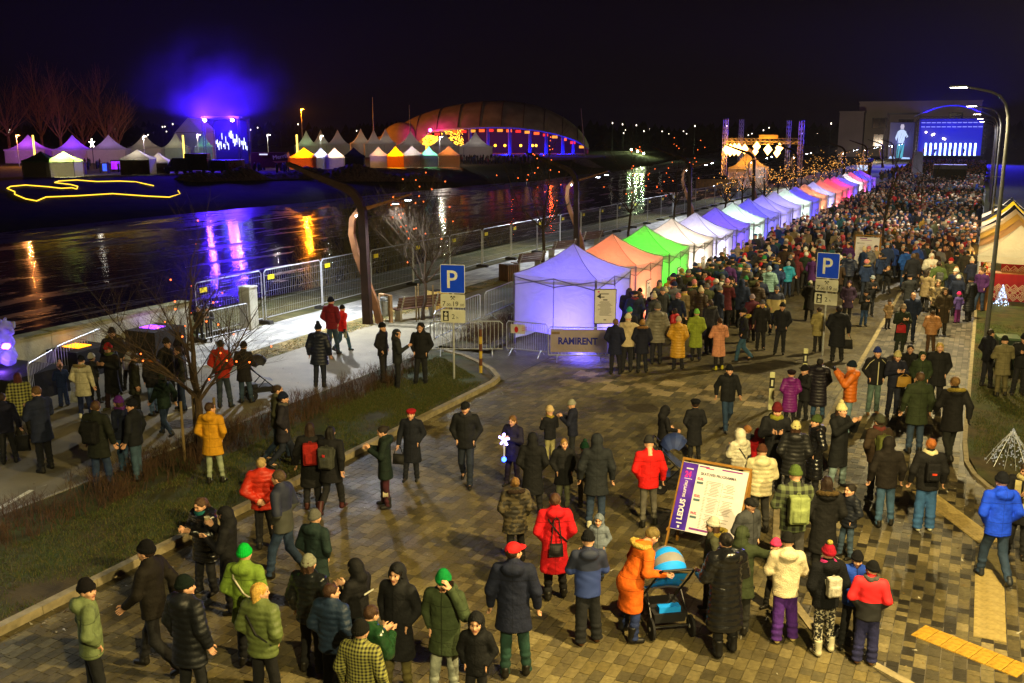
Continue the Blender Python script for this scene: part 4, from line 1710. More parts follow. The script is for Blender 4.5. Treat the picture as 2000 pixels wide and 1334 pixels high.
# ---------------------------------------------------------------- parking signs
def parking_sign(px, py, label, ztop, rz):
    r = empty('parking_sign', at(px, py, ZL if px < 1000 else 0), rz)
    MB().tube([(0, 0, 0), (0, 0, ztop)], .03, 10).build('post', STEEL, r)
    zt = ztop - .38
    SB = M('sign_blue', '#0040e8', .45, var=.05)
    SW = M('sign_white', '#c4c6b8', .55, var=.08)
    IN = M('sign_black', '#15161a', .6)

    def plate(name, z, w, h, face):
        p = MB()
        c = .035
        pts = []
        for sx, sz, a0 in ((1, 1, 0), (-1, 1, 90), (-1, -1, 180), (1, -1, 270)):
            for k in range(4):
                a = R(a0 + 30 * k)
                pts.append((sx * (w / 2 - c) + c * math.cos(a), -.035, sz * (h / 2 - c) + c * math.sin(a) + z))
        p.plate(pts, .006, (0, -1, 0))
        o = p.build(name, SW if face != 'b' else M('sign_rim', '#d5d9d8', .5), r)
        q = MB()
        s = .955
        q.plate([(x * s, -.0395, (zz - z) * s + z) for x, _, zz in pts], .003, (0, -1, 0))
        q.build('face', SB if face == 'b' else SW, o)
        return o
    a = plate('parking_plate', zt, .72, .82, 'b')
    text('letter', 'P', .72, M('letter_white', '#d8dad2', .5), a, (-.2, -.0425, zt - .255), (R(90), 0, 0), .001, bold=.006, sx=.95)
    b = plate('time_plate', zt - .63, .72, .38, 'w')
    text('figures', '7', .2, IN, b, (-.31, -.0425, zt - .78), (R(90), 0, 0), .001)
    text('figures', '.00-', .115, IN, b, (-.205, -.0425, zt - .78), (R(90), 0, 0), .001)
    text('figures', '19', .2, IN, b, (-.03, -.0425, zt - .78), (R(90), 0, 0), .001)
    text('figures', '.00', .115, IN, b, (.19, -.0425, zt - .78), (R(90), 0, 0), .001)
    q = MB()
    for s in (-1, 1):
        q.bar((-s * .05, -.043, zt - .6), (s * .045, -.043, zt - .5), .016, .003, (0, -1, 0))
        q.bar((s * .02, -.043, zt - .49), (s * .07, -.043, zt - .525), .03, .003, (0, -1, 0))
    q.build('hammers_mark', IN, b)
    c = plate('limit_plate', zt - 1.07, .72, .38, 'w')
    text('figures', '2', .2, IN, c, (-.04, -.0425, zt - 1.15), (R(90), 0, 0), .001)
    text('figures', 'h', .12, IN, c, (.1, -.0425, zt - 1.15), (R(90), 0, 0), .001)
    MB().box((-.21, -.0415, zt - 1.07), (.17, .003, .29)).build('pictogram', IN, c)
    q = MB()
    q.ball((-.21, -.0435, zt - .965), (.02, .002, .02), 8, 4)
    q.plate([(-.265, -.0445, zt - .99), (-.155, -.0445, zt - .99), (-.175, -.0445, zt - 1.06), (-.245, -.0445, zt - 1.06)], .002, (0, -1, 0))
    q.plate([(-.25, -.0445, zt - 1.09), (-.17, -.0445, zt - 1.09), (-.16, -.0445, zt - 1.19), (-.26, -.0445, zt - 1.19)], .002, (0, -1, 0))
    q.build('figure_mark', SW, c)
    tag(r, label, 'parking sign')


parking_sign(887, 740, 'blue parking sign with two plates on the grass tip before the barriers', 3.3, R(14))
parking_sign(1606, 694, 'blue parking sign with two plates standing among the street crowd', 3.3, R(-8))

# delineators, striped post
for (px, py), lab, sc in (((1570, 722), 'white roadside marker post beside the parking sign in the crowd', 1.0), ((1505, 775), 'white roadside marker post nearest the person in the purple coat', 1.0)):
    r = empty('marker_post', at(px, py + 25), R(15))
    MB().box((0, 0, .5), (.12, .05, 1.0)).build('body', M('marker_white', '#c8c89a', .6), r)
    MB().box((0, -.004, .72), (.126, .056, .28)).build('band', M('marker_black', '#191817', .6), r)
    MB().box((0, -.034, .72), (.05, .006, .16)).build('reflector', M('reflector', '#c9c9b0', .3), r)
    tag(r, lab, 'marker post')
r = empty('striped_post', at(939, 728, ZL))
for k in range(6):
    MB().tube([(0, 0, k * .22), (0, 0, k * .22 + .22)], .05, 10).build('band', M('post_yellow', '#b89d3a', .6) if k % 2 == 0 else M('post_rust', '#5c3320', .7), r)
tag(r, 'rusty yellow striped post standing before the barriers', 'post')

# ---------------------------------------------------------------- double lamp posts of the promenade
COR = M('corten_steel', '#2e1d14', .65, .2, var=.3, scale=4, bump=.2, bscale=40)
WOOD = M('lamp_timber', '#7a5230', .55, var=.3, scale=3, bump=.2, bscale=30)
LEDW = glow('led_cool', '#e8f4ff', 60)


def ribbon(mb, pts, w, d):
    """Rectangular laminated beam through pts in the xz plane."""
    n = len(pts)
    vs = []
    for i, p in enumerate(pts):
        a, b = pts[max(0, i - 1)], pts[min(n - 1, i + 1)]
        t = Vector((b[0] - a[0], b[1] - a[1], b[2] - a[2])).normalized()
        s = Vector((0, 1, 0))
        nn = t.cross(s).normalized()
        ww = w[i] if isinstance(w, list) else w
        for u, v in ((-1, -1), (1, -1), (1, 1), (-1, 1)):
            vs.append(Vector(p) + nn * u * ww / 2 + s * v * d / 2)
    fs = []
    for i in range(n - 1):
        for k in range(4):
            fs.append((i * 4 + k, i * 4 + (k + 1) % 4, i * 4 + 4 + (k + 1) % 4, i * 4 + 4 + k))
    fs += [(3, 2, 1, 0), tuple((n - 1) * 4 + k for k in range(4))]
    return mb.add(vs, fs)


def arc(c, r, a0, a1, n):
    return [(c[0] + r * math.cos(R(a0 + (a1 - a0) * i / n)), 0, c[1] + r * math.sin(R(a0 + (a1 - a0) * i / n))) for i in range(n + 1)]


def lamp_post(loc, label, power, col='#f0f4ff'):
    r = empty('double_lamp_post', loc, R(4))
    steel = [(.1, 0, 0), (.06, 0, 2.0), (.03, 0, 3.9)] + arc((-1.05, 4.0), 1.08, 0, 70, 9)[1:] + [(-1.9, 0, 5.42), (-3.1, 0, 5.85)]
    ws = [.34, .3, .28] + [.27] * 9 + [.2, .12]
    ribbon(MB(), steel, ws, .22).build('steel_arm', COR, r)
    wood = [(.45, 0, 0), (.28, 0, .8), (-.1, 0, 1.7), (-.45, 0, 2.6), (-.62, 0, 3.3), (-.56, 0, 3.85), (-.25, 0, 4.22), (.2, 0, 4.3), (1.0, 0, 4.55), (1.9, 0, 4.82)]
    wd = ribbon(MB(), [(x, .26, z) for x, _, z in wood], [.26, .25, .24, .23, .22, .22, .2, .12, .08, .05], .14).build('timber_arm', WOOD, r)
    for k, (x, z) in enumerate(((1.25, 4.58), (1.75, 4.72))):
        MB().box((x, .26, z - .09), (.24, .16, .05)).build('lamp_head', DARKST, wd)
        MB().box((x, .26, z - .12), (.2, .12, .014)).build('led_panel', LEDW, wd)
        lamp('lamp_light', (x, .26, z - .2), power * .3, '#eaf3ff', r, 'SPOT', .08, 140, .6, (.15, -.2, -1))
    MB().box((-.3, .1, 4.0), (.05, .05, .06)).build('spot_head', LEDW, r)
    lamp('lamp_light', (-1.9, -.1, 5.1), power * 2.0, col, r, 'SPOT', .08, 150, .6, (-.1, -.3, -1))
    tag(r, label, 'lamp post', 'double lamp posts of steel and timber')
    return r


lamp_post((-20.35, 29.7, ZL), 'tall rust-brown and timber double lamp post beside the litter bin', 2300)
lamp_post((-21.6, 53.5, ZL), 'dark double lamp post behind the violet and orange tents', 1300)
lamp_post((-21.9, 79, ZL), 'curved timber double lamp post left of the cool white tents', 1200)
lamp_post((-22, 104, ZL), 'dark double lamp post before the orange lit pagoda tent', 900)
lamp_post((-22, 129, ZL), 'dark double lamp post beside the truss portal', 900)
for k, y in enumerate((160, 190, 220, 245)):
    lamp_post((-20, y, ZL), f'far double lamp post beyond the truss portal, {ORD[k]} counting toward the stage', 900)

lamp_post((-20.3, 6.5, ZL), 'double lamp post on the path beyond the left edge', 4200, '#ffe2a0')

# ---------------------------------------------------------------- tall street lamps on the right
def street_lamp(y, label, power=1500, col='#ffe6a4', x=.5, aim=-.12, cone=158, blend=.5):
    r = empty('street_lamp', (x, y, .03))
    pole = [(0, 0, 0), (0, 0, 3.0), (0, 0, 7.1)]
    top = [(-.0, 0, 7.1), (-.03, 0, 7.55), (-.14, 0, 7.95), (-.34, 0, 8.22), (-.62, 0, 8.36), (-1.0, 0, 8.45), (-1.35, 0, 8.52)]
    GP = M('lamp_pole', '#77797c', .4, .8, var=.15)
    MB().tube(pole, [.085, .075, .055], 10).build('pole', GP, r)
    MB().tube(top, [.055, .05, .045, .042, .04, .038, .035], 8).build('arm', GP, r)
    hd = MB().box((-1.62, 0, 8.55), (.62, .26, .07), top=.8).build('lamp_head', GP, r)
    MB().box((-1.62, 0, 8.508), (.52, .2, .012)).build('led_panel', glow('led_warm', '#fff0cf', 45), hd)
    MB().box((0, 0, 4.6), (.5, .04, .03)).build('flag_bracket', GP, r)
    lamp('lamp_light', (-1.62, 0, 8.42), power, col, r, 'SPOT', .1, cone, blend, (aim, 0, -1))
    tag(r, label, 'street lamp', 'tall street lamps on the verge')


street_lamp(37.2, 'tall street lamp with curved arm nearest on the verge, before the patterned counter', 7500)
street_lamp(62.5, 'second tall street lamp with curved arm, rising behind the stalls', 6000, '#fff0d4')
street_lamp(88, 'third tall street lamp with curved arm beside the striped stalls', 4000, '#fff0dc')
street_lamp(114, 'fourth tall street lamp toward the stage', 3200, '#f4f0ff')
street_lamp(140, 'farthest tall street lamp beside the stage', 2800, '#f0f0ff')
street_lamp(10.4, 'tall street lamp standing just beside the viewer on the pavement', 8800, '#ffdf94', x=2.7, aim=-.5, cone=172, blend=.2)
# the mast by the bridge behind the viewer that lights the near crowd
r = empty('lighting_mast', (6.2, -2.5, 0))
MB().tube([(0, 0, 0), (0, 0, 6), (0, 0, 12.2)], [.14, .11, .08], 10).build('pole', MATS['lamp_pole'], r)
MB().box((-.3, .2, 12.25), (.7, .4, .1)).build('lamp_head', MATS['lamp_pole'], r)
lamp('lamp_light', (-.3, .3, 12.0), 19000, '#ffe79a', r, 'SPOT', .1, 116, .8, (-.3, 1.5, -.95))
tag(r, 'tall lighting mast standing behind the viewer', 'lamp post')

# ---------------------------------------------------------------- trees
BARK = M('bark', '#3a2d1e', .9, var=.4, scale=9, bump=.8, bscale=40)


def grow(mb, mt, rnd, p, d, ln, r, depth, bulbs=None, up=.12, split=3, sides=4, ang=.55, tips=None):
    n = 3
    pts, rs = [p], [r]
    for k in range(n):
        d = (d + Vector((rnd.gauss(0, .12), rnd.gauss(0, .12), up * .4))).normalized()
        pts.append(pts[-1] + d * ln / n)
        rs.append(r * (1 - .45 * (k + 1) / n))
    (mt if mt is not None else mb).tube(pts, rs, max(3, sides), False)
    if bulbs is not None and depth <= 2:
        for q in pts[1:]:
            bulbs.append(q + Vector((rnd.gauss(0, .04), rnd.gauss(0, .04), -.03)))
    if depth == 0:
        return
    for k in range(split + (1 if depth > 2 else 0)):
        q = pts[1 + (k % n)] if k < split else pts[-1]
        a = rnd.uniform(0, 6.28)
        e = (d + Vector((math.cos(a) * ang * 1.6, math.sin(a) * ang * 1.6, rnd.uniform(-.1, .5)))).normalized()
        grow(mb, None, rnd, q, e, ln * rnd.uniform(.55, .8), rs[-1] * rnd.uniform(.55, .75), depth - 1, bulbs, up, split, sides - 1, ang)
    grow(mb, None, rnd, pts[-1], d, ln * .75, rs[-1], depth - 1, bulbs, up, split, sides - 1, ang)


def tree(loc, h, seed, label, depth=4, r=.08, trunk=.35, bulb=None, bn=0, br=.022, split=3, ang=.5, group=None, name='bare_tree', wires=False, up=.12, bark=None):
    rnd = random.Random(seed)
    o = empty(name, loc)
    tr, cr_ = MB(), MB()
    pts = []
    th = h * trunk
    q = [Vector((0, 0, 0))]
    for k in range(4):
        q.append(q[-1] + Vector((rnd.gauss(0, .03), rnd.gauss(0, .03), th / 4)))
    tr.tube(q, [r * (1.25 if k == 0 else 1 - .06 * k) for k in range(5)], 8)
    tr.build('trunk', bark or BARK, o)
    bl = []
    k0 = h * (1 - trunk) / 2.3
    grow(cr_, None, rnd, q[-1], Vector((0, 0, 1)), k0, r * .75, depth, bl, up, split, 5, ang)
    for k in range(split + 2):
        a = 6.28 * k / (split + 2) + rnd.uniform(-.3, .3)
        grow(cr_, None, rnd, q[-1] - Vector((0, 0, th * .15 * rnd.random())), Vector((math.cos(a) * .8, math.sin(a) * .8, .75)).normalized(), k0 * rnd.uniform(.7, 1), r * .5, depth - 1, bl, up, split, 4, ang)
    cr_.build('crown', bark or BARK, o)
    if bulb:
        rnd.shuffle(bl)
        lb = MB()
        for p in bl[:bn]:
            lb.ball(p, br, 5, 3)
        tag(lb.build('light_string', bulb, o), kind='stuff')
    if wires:
        for k in range(3):
            a = 2.1 * k + .4
            MB().tube([(math.cos(a) * .4, math.sin(a) * .4, 0), (math.cos(a) * .4, math.sin(a) * .4, 1.35)], .03, 6).build('stake', M('stake_wood', '#6d5c3a', .85), o)
    tag(o, label, 'tree', group)
    return o


BUL = glow('bulb_amber', '#ff6a28', 5)
BUW = glow('bulb_warm', '#ffb050', 2.8)
tree(at(390, 892, ZL), 4.6, 21, 'bare roadside tree hung with amber bulbs behind the yellow coat', 5, .1, .3, BUL, 24, .02, 3, .62, wires=True, up=.03)
tree(at(826, 625, ZL), 5.2, 22, 'slim bare tree hung with amber bulbs behind the parking sign', 5, .075, .3, BUL, 30, .024, 3, .45, wires=True)
tree(at(1060, 512, ZL), 6.8, 23, 'bare tree hung with amber bulbs behind the violet tent', 4, .1, .3, BUL, 24, .028, 3, .45)
tree((-21.2, 62, ZL), 6.4, 24, 'bare tree hung with amber bulbs behind the green tent', 4, .09, .3, BUL, 24, .03, 3, .5)
tree((-21.6, 74, ZL), 6.0, 25, 'bare tree with few amber bulbs beside the curved timber lamp', 4, .09, .3, BUL, 20, .03, 3, .5)
for k, (x, y) in enumerate(((-20.5, 86), (-18.5, 93), (-21.5, 97), (-18, 103), (-20.5, 110), (-17.5, 114), (-21, 121), (-18.5, 127), (-22, 134), (-17.5, 138), (-20, 146), (-17, 152), (-21, 160), (-18, 168))):
    tree((x, y, ZL), 3.9 + (k * 7 % 5) * .2, 40 + k, f'bare tree thick with warm bulbs, {ORD[k]} of those behind the far tents', 3, .09, .28, BUW, 44, .036, 3, .6, 'bulb-hung trees behind the tents')
for k, (px, py, h) in enumerate(((1720, 534, 7.0), (1797, 440, 6.2), (1822, 405, 6.2))):
    tree(at(px, py), h, 60 + k, ('slender bare street tree beside the white programme sheet', 'slender bare street tree in the middle of the dense crowd', 'slender bare street tree before the sound booth')[k], 3, .07, .42, split=2, ang=.28, wires=(k == 0))

# ---------------------------------------------------------------- benches, bins
SLAT = M('bench_slat', '#4d3527', .6, var=.3, scale=5, bump=.2)


def bench(loc, rz, label):
    r = empty('park_bench', loc, rz)
    for k in range(4):
        MB().box((0, -.2 + k * .12, .45), (1.9, .1, .035)).build('seat_slat', SLAT, r)
    for k in range(4):
        MB().box((0, .26 + .05 * k, .56 + .11 * k), (1.9, .03, .09)).build('back_slat', SLAT, r)
    for s in (-1, 1):
        q = MB().box((s * .75, .0, .22), (.08, .42, .44))
        q.bar((s * .75, .2, .42), (s * .75, .45, .98), .06, .05)
        q.build('leg', CONC, r)
    tag(r, label, 'bench')


p = at(812, 622, ZL)
bench(p, R(-118), 'timber park bench beside the litter bin and slim tree')
bench(at(1030, 527, ZL), R(-112), 'dark timber park bench before the fence left of the violet tent')
bench(at(1095, 500, ZL), R(-112), 'dark timber park bench behind the orange tent')
bench(at(1150, 480, ZL), R(-112), 'dark timber park bench behind the green tent')
r = empty('litter_bin', at(754, 628, ZL), R(-20))
for s in (-1, 1):
    MB().box((s * .3, 0, .5), (.1, .12, 1.0)).build('side_post', M('bin_timber', '#8a6d48', .7, var=.3, scale=5), r)
MB().box((0, 0, 1.02), (.7, .12, .05)).build('top_rail', MATS['bin_timber'], r)
MB().lathe([(.16, .22), (.21, .3), (.22, .8), (.23, .82), (.2, .84), (.19, .6)], 18).build('bucket', M('bin_grey', '#9b9d98', .45, .5), r)
MB().lathe([(.1, .86), (.22, .87), (.2, .93), (.02, .96)], 18).build('lid', MATS['bin_grey'], r)
tag(r, 'grey litter bin in a timber frame beside the rust-brown lamp post', 'litter bin')
for (px, py), lab in (((853, 605), 'small square concrete planter box beyond the park bench'), ((993, 548), 'low slatted timber bin left of the violet tent')):
    r = empty('slatted_bin', at(px, py, ZL), R(-25))
    for k in range(6):
        MB().box((-.3 + .12 * k, -.3, .4), (.09, .04, .8)).build('slat', SLAT if px > 900 else M('pale_timber', '#b79a55', .7), r)
        MB().box((.33, -.27 + .12 * k, .4), (.04, .09, .8)).build('slat', SLAT if px > 900 else M('pale_timber', '#b79a55', .7), r)
    MB().box((0, .02, .4), (.58, .5, .76)).build('liner', M('bin_dark', '#20201f', .8), r)
    tag(r, lab, 'bin')

# ---------------------------------------------------------------- plinths and ice figure by the wall
BLK = M('plinth_cloth', '#141418', .8, var=.3, scale=2, bump=.4, bscale=6)
ICE = bpy.data.materials.new('lit_ice')
ICE.use_nodes = True
bb = ICE.node_tree.nodes['Principled BSDF']
bb.inputs['Base Color'].default_value = (.75, .8, 1, 1)
bb.inputs['Roughness'].default_value = .15
bb.inputs['Transmission Weight'].default_value = .65
bb.inputs['IOR'].default_value = 1.31
for (px, py), (dx, dy, dz), lab, lc in (((28, 772), (2.6, 1.9, .72), 'black covered plinth under the glowing ice figure', None), ((155, 728), (1.8, 1.4, .8), 'black covered plinth with an orange lit top', '#ff9a10'),
                                        ((302, 690), (1.8, 1.4, .85), 'black covered plinth with a violet lit top', '#9a40ff')):
    p = at(px, py, ZL)
    r = empty('plinth', (p.x, p.y, ZL), R(3))
    q = MB().box((0, 0, dz / 2), (dx * .8, dy, dz), top=.97)
    q.build('box', BLK, r)
    if lc:
        MB().box((0, 0, dz + .02), (.62, .5, .02)).build('light_panel', glow('panel' + lc, lc, 4, 'AUTO'), r)
    tag(r, lab, 'plinth')
p = at(22, 765, ZL)


def fig(P):
    d = s_ell(P, (0, 0, .3), (.24, .24, .32))
    d = smin(d, s_ell(P, (0, 0, .72), (.22, .2, .3)), .1)
    d = smin(d, s_ell(P, (.02, 0, 1.12), (.17, .17, .16)), .06)
    d = smin(d, s_cone(P, (.1, -.03, 1.08), (.26, -.05, 1.06), .08, .05), .04)
    d = smin(d, s_cone(P, (.16, -.05, .85), (.34, -.1, 1.0), .07, .05), .04)
    d = smin(d, s_cone(P, (.33, -.1, .95), (.36, -.1, 1.22), .03, .05), .02)
    for s in (-1, 1):
        d = smin(d, s_ell(P, (-.02, s * .11, 1.27), (.05, .05, .06)), .02)
    return d + .035 * np.sin(26 * P[:, 0] + 5 * P[:, 2]) * np.sin(19 * P[:, 1]) * np.sin(17 * P[:, 2])


V_, Q_ = nets(fig, (-.4, -.4, -.05), (.5, .4, 1.45), .03)
ice_o = link('ice_figure', np_mesh('ice_figure', V_, Q_, False), ICE, None, (p.x, p.y, ZL + .73), R(20))
tag(ice_o, 'glowing violet ice figure standing on a black plinth by the wall', 'ice sculpture')
lamp('figure_light', (0, 0, .55), 60, '#6a20ff', ice_o, r=.1)
lamp('figure_light', (.15, -.55, .1), 30, '#8a50ff', ice_o, r=.1)

# ---------------------------------------------------------------- programme boards
def board(px, py, label, w, h, tilt, rz, main, size=1.0):
    r = empty('programme_board', at(px, py), rz)
    r.scale = (size, size, size)
    WD = M('board_timber', '#8a6224', .6, var=.25, scale=5, bump=.2)
    z0 = .6
    T = Matrix.Rotation(R(-tilt), 4, 'X')

    def put(o, z=0):
        o.matrix_local = Matrix.Translation((0, 0, 0)) @ T
        return o
    for s in (-1, 1):
        put(MB().box((s * (w / 2 + .03), .0, (z0 + h + .1) / 2), (.045, .045, z0 + h + .1)).build('front_leg', WD, r))
        MB().bar((s * (w / 2 + .03), .85, 0), (s * (w / 2 + .03), math.sin(R(tilt)) * (z0 + h) + .05, math.cos(R(tilt)) * (z0 + h)), .06, .045).build('rear_leg', WD, r)
        MB().bar((s * (w / 2 + .03), .12, .55), (s * (w / 2 + .03), .66, .55), .03, .05).build('brace', WD, r)
    put(MB().box((0, .0, z0 + h + .08), (w + .11, .06, .06)).build('top_rail', WD, r))
    pl = put(MB().box((0, -.03, z0 + h / 2), (w, .02, h)).build('panel', PAPER, r))
    y = -.043
    def ink(name, col, boxes, rough=.7):
        q = MB()
        for cx, cz, bw, bh in boxes:
            q.box((cx, y, cz), (bw, .003, bh))
        return q.build(name, M('print_' + name, col, rough, var=.1, scale=9), pl)
    L0 = -w / 2
    zt, zb = z0 + h, z0
    rd = random.Random(8)
    if main:
        sw = w * .235
        MB().box((L0 + sw / 2, y + .002, z0 + h / 2), (sw, .004, h - .02)).build('side_band', M('band_print', '#2a1a9c', .5, var=.6, scale=2.2, col2='#5a2aa8'), pl)
        text('heading', 'SKATUVES PROGRAMMA', .092, M('print_head', '#2b2440', .7), pl, (L0 + sw + .1, y - .002, zt - .25), (R(90), 0, 0), .001, bold=.002, sx=.86)
        for k, dt in enumerate(('02.02.', '03.02.', '04.02.')):
            zz = zt - .38 - k * .42
            text('date', dt, .085, M('print_date', '#a8385e', .7), pl, (L0 + sw + .04, y - .002, zz), (R(90), 0, 0), .001, bold=.004, sx=.75)
            ink('tab', '#48646c', [(L0 + sw + .12, zz - .07, .16, .055)])
        lines = []
        for k in range(34):
            zz = zt - .38 - k * .0365
            if k % 11 == 10:
                continue
            lines.append((L0 + sw + .3, zz, .05, .008))
            lines.append((L0 + sw + .5 + rd.uniform(-.02, .02), zz, rd.uniform(.16, .3), .009))
            if rd.random() < .7:
                lines.append((L0 + sw + .86 + rd.uniform(-.02, .02), zz - .01, rd.uniform(.14, .3), .009))
                lines.append((L0 + sw + .68, zz - .01, .016, .012))
        ink('lines', '#55504f', lines)
        ink('strip', '#7a2a8c', [(L0 + sw + .16, zt - .05, .25, .03), (L0 + sw + .85, zt - .05, .5, .035), (L0 + sw + .35, zb + .09, .55, .05)])
        ink('strip2', '#c23a7a', [(L0 + sw + .3, zt - .075, .2, .025)])
        t1 = text('side_title', 'LEDUS', .185, M('print_white', '#d9d6e4', .6), pl, (L0 + sw * .62, y - .004, zb + .24), (R(90), R(-90), 0), .001, bold=.006, sx=.95)
        text('side_title', 'SKULPTŪRU', .088, MATS['print_white'], pl, (L0 + sw * .52, y - .004, zb + .8), (R(90), R(-90), 0), .001, bold=.003, sx=.85)
        text('number', '24', .2, M('print_magenta', '#d02aa0', .6), pl, (L0 + .09, y - .004, zt - .36), (R(90), 0, 0), .001, bold=.008, sx=.8)
        ink('white_bits', '#cfcbe0', [(L0 + sw * .5, zt - .4, .2, .014), (L0 + sw * .5, zt - .15, .18, .03), (L0 + sw * .5, zb + .17, .14, .03), (L0 + sw * .5, zb + .08, .05, .06)])
    else:
        ink('lines', '#6a6264', [(rd.choice((-.25, .12)) + rd.uniform(-.03, .03), zt - .28 - k * .026, rd.uniform(.2, .32), .008) for k in range(44)])
        ink('strip', '#a0407a', [(-.2, zt - .06, .35, .05), (-.05, zt - .15, .5, .02)])
        ink('tab', '#48646c', [(L0 + .12, zt - .3, .12, .04)])
    tag(r, label, 'sign board')


board(1362, 1094, 'timber programme board with a purple side band standing before the crowd', 1.62, 1.66, 29, R(-5), True, .71)
board(1688, 545, 'white programme sheet on a stand in the middle of the street crowd', 1.1, 1.45, 6, R(-3), False)

# ---------------------------------------------------------------- stalls on the right
ST = [('grey white', '#b8b4a8', None), ('tan', '#a88a68', None), ('pale yellow', '#c4a860', None), ('white', '#c8c4ba', None), ('black and white', '#20222c', '#d0ccc4'), ('bright yellow', '#d8c030', '#2a2a34'), ('dark peaked', '#191b24', '#c8c4bc')]
for i, (cn, col, c2) in enumerate(ST):
    y = 44.6 + 3.25 * i
    t = empty('market_stall', (1.45, y, .03))
    t.scale = (.84, .9, .96)
    A = fabric('stall_' + cn.replace(' ', '_'), col, .35)
    B = fabric('stall_trim_' + cn.replace(' ', '_'), c2, .3) if c2 else A
    for k, q in enumerate(roof_mb(1.75, 1.75, 2.35, 3.5, .13, 8, .28)):
        q.build('roof_panel', A if k % 2 == 0 else B, t, smooth=True)
    for x in (-1.7, 1.7):
        for yy in (-1.7, 1.7):
            MB().box((x, yy, 1.17), (.05, .05, 2.34)).build('leg', ALU, t)
    ct = MB().box((-1.35, 0, .5), (.5, 3.1, 1.0)).build('counter', M('stall_wood', '#8a5c30', .7, var=.3, scale=4), t)
    MB().box((-1.35, 0, 1.02), (.6, 3.2, .04)).build('counter_top', M('counter_top', '#7a6a55', .6), ct)
    rd = random.Random(i + 50)
    for k in range(7):
        MB().lathe([(.07, 0), (.09, .06 + .1 * rd.random()), (.06, .2), (.02, .22)], 8).build('jar', M(f'ware{k % 4}', ('#b03020', '#c9b36a', '#3a5a2a', '#c8c4b8')[k % 4], .5), t, (-1.35 + rd.uniform(-.15, .15), -1.3 + .43 * k, 1.04))
    hb = MB()
    hb.tube([(-1.3, -1.0, 2.2), (-1.3, 1.0, 2.2)], .025, 6)
    hb.build('light_tube', glow('stall_tube', '#ffd48a', 26), t)
    lamp('stall_light', (-.6, 0, 2.05), 110, '#ffc878', t, r=.1)
    tag(t, f'{cn} roofed market stall, {ORD[i]} beside the street lamps', 'stall', 'market stalls on the verge')
# patterned counter at the near end
r = empty('patterned_counter', at(1962, 590), R(0))
RED = M('red_cloth', '#8a1420', .8, var=.15, scale=4)
CRM = M('cream_weave', '#c8b89a', .8, var=.1)
for (x0, w, z, h, yy) in ((0.05, 2.3, .62, 1.15, 0), (.55, 1.6, 1.28, .5, .9)):
    b_ = MB().box((x0, yy, z), (w, .06, h)).build('cloth_panel', RED, r)
    q = MB()
    s = .3
    nx, nz = int(w / s), max(1, int(h / s) - 1)
    for a in range(nx):
        for c in range(nz):
            cx, cz = x0 - w / 2 + s * (a + .7), z - h / 2 + s * (c + .75)
            for rr_ in (.2, .13, .06):
                for k in range(4):
                    if rr_ == .13 and k == (a + c) % 4:
                        continue
                    a0, a1 = R(90 * k), R(90 * k + 90)
                    q.bar((cx + rr_ * math.cos(a0), yy - .034, cz + rr_ * math.sin(a0)), (cx + rr_ * math.cos(a1), yy - .034, cz + rr_ * math.sin(a1)), .024, .006, (0, -1, 0))
    q.build('woven_pattern', CRM, b_)
MB().box((.05, .4, 1.2), (2.3, .8, .04)).build('counter_top', MATS['stall_wood'], r)
tag(r, 'red counter cloth with cream diamond pattern at the near stall', 'counter')
lamp('counter_light', (at(1905, 540) + Vector((0, 0, .9))), 160, '#ffb84a', None, r=.08)
# lit ornaments on the verge
def sparkle(px, py, h, rad, label, col, es, n, seed):
    rnd = random.Random(seed)
    r = empty('light_ornament', at(px, py, .03))
    wi, lb = MB(), MB()
    for k in range(14):
        a = 6.28 * k / 14
        wi.tube([(math.cos(a) * rad, math.sin(a) * rad, 0), (math.cos(a) * rad * .45, math.sin(a) * rad * .45, h * .6), (0, 0, h)], .006, 4)
    for k in range(n):
        t, a = rnd.random() ** 1.3, rnd.uniform(0, 6.28)
        q = rad * (1 - t) * rnd.uniform(.6, 1.05)
        lb.ball((math.cos(a) * q, math.sin(a) * q, h * t + .03), .016, 5, 3)
    wi.build('wire_frame', STEEL, r)
    tag(lb.build('light_string', glow('orn' + col, col, es), r), kind='stuff')
    tag(r, label, 'light ornament')
    return r


o = sparkle(1955, 597, .85, .3, 'small white lit wire tree on the verge below the patterned counter', '#bfdcff', 4, 120, 1)
lamp('ornament_light', (0, 0, .5), 12, '#cfe6ff', o, r=.2)
sparkle(1972, 905, .75, .5, 'silver glittering wire bush beside the scarf wearer on the verge', '#d8d4c0', .5, 200, 2)
# wheeled bin
r = empty('wheeled_bin', at(1962, 722, .03), R(10))
GB = M('bin_green', '#10241a', .5, var=.15)
MB().box((0, 0, .52), (.5, .55, .9), top=1.18).build('body', GB, r)
MB().box((0, -.02, 1.01), (.66, .74, .06), top=.94).build('lid', M('bin_lid', '#2c4a24', .45), r)
MB().tube([(-.28, .36, .95), (.28, .36, .95)], .02, 6).build('handle', GB, r)
for s in (-1, 1):
    q = MB().lathe([(.1, -.03), (.1, .03)], 12)
    w_ = q.build('wheel', M('tyre', '#15151a', .8), r, (s * .26, .26, .1))
    w_.rotation_euler = (0, R(90), 0)
tag(r, 'dark green wheeled bin behind the trio on the verge', 'wheeled bin')


# ================================================================ far bank
def at_far(px, py):
    """Point of the far bank's surface seen at pixel (px, py)."""
    d = cf + cr * (px - 1000) / F - cu * (py - 667) / F
    t = 60.0
    while t < 600:
        P = np.array([0, 0, H]) + d * t
        if P[2] <= far_z(P[0], P[1]) + .02:
            break
        t += .35
    return Vector((P[0], P[1], far_z(P[0], P[1])))


FRZ = PHI                                             # fronts over there look back across the river
PTC = fabric('pagoda_cloth', '#d8d4d0', .45)


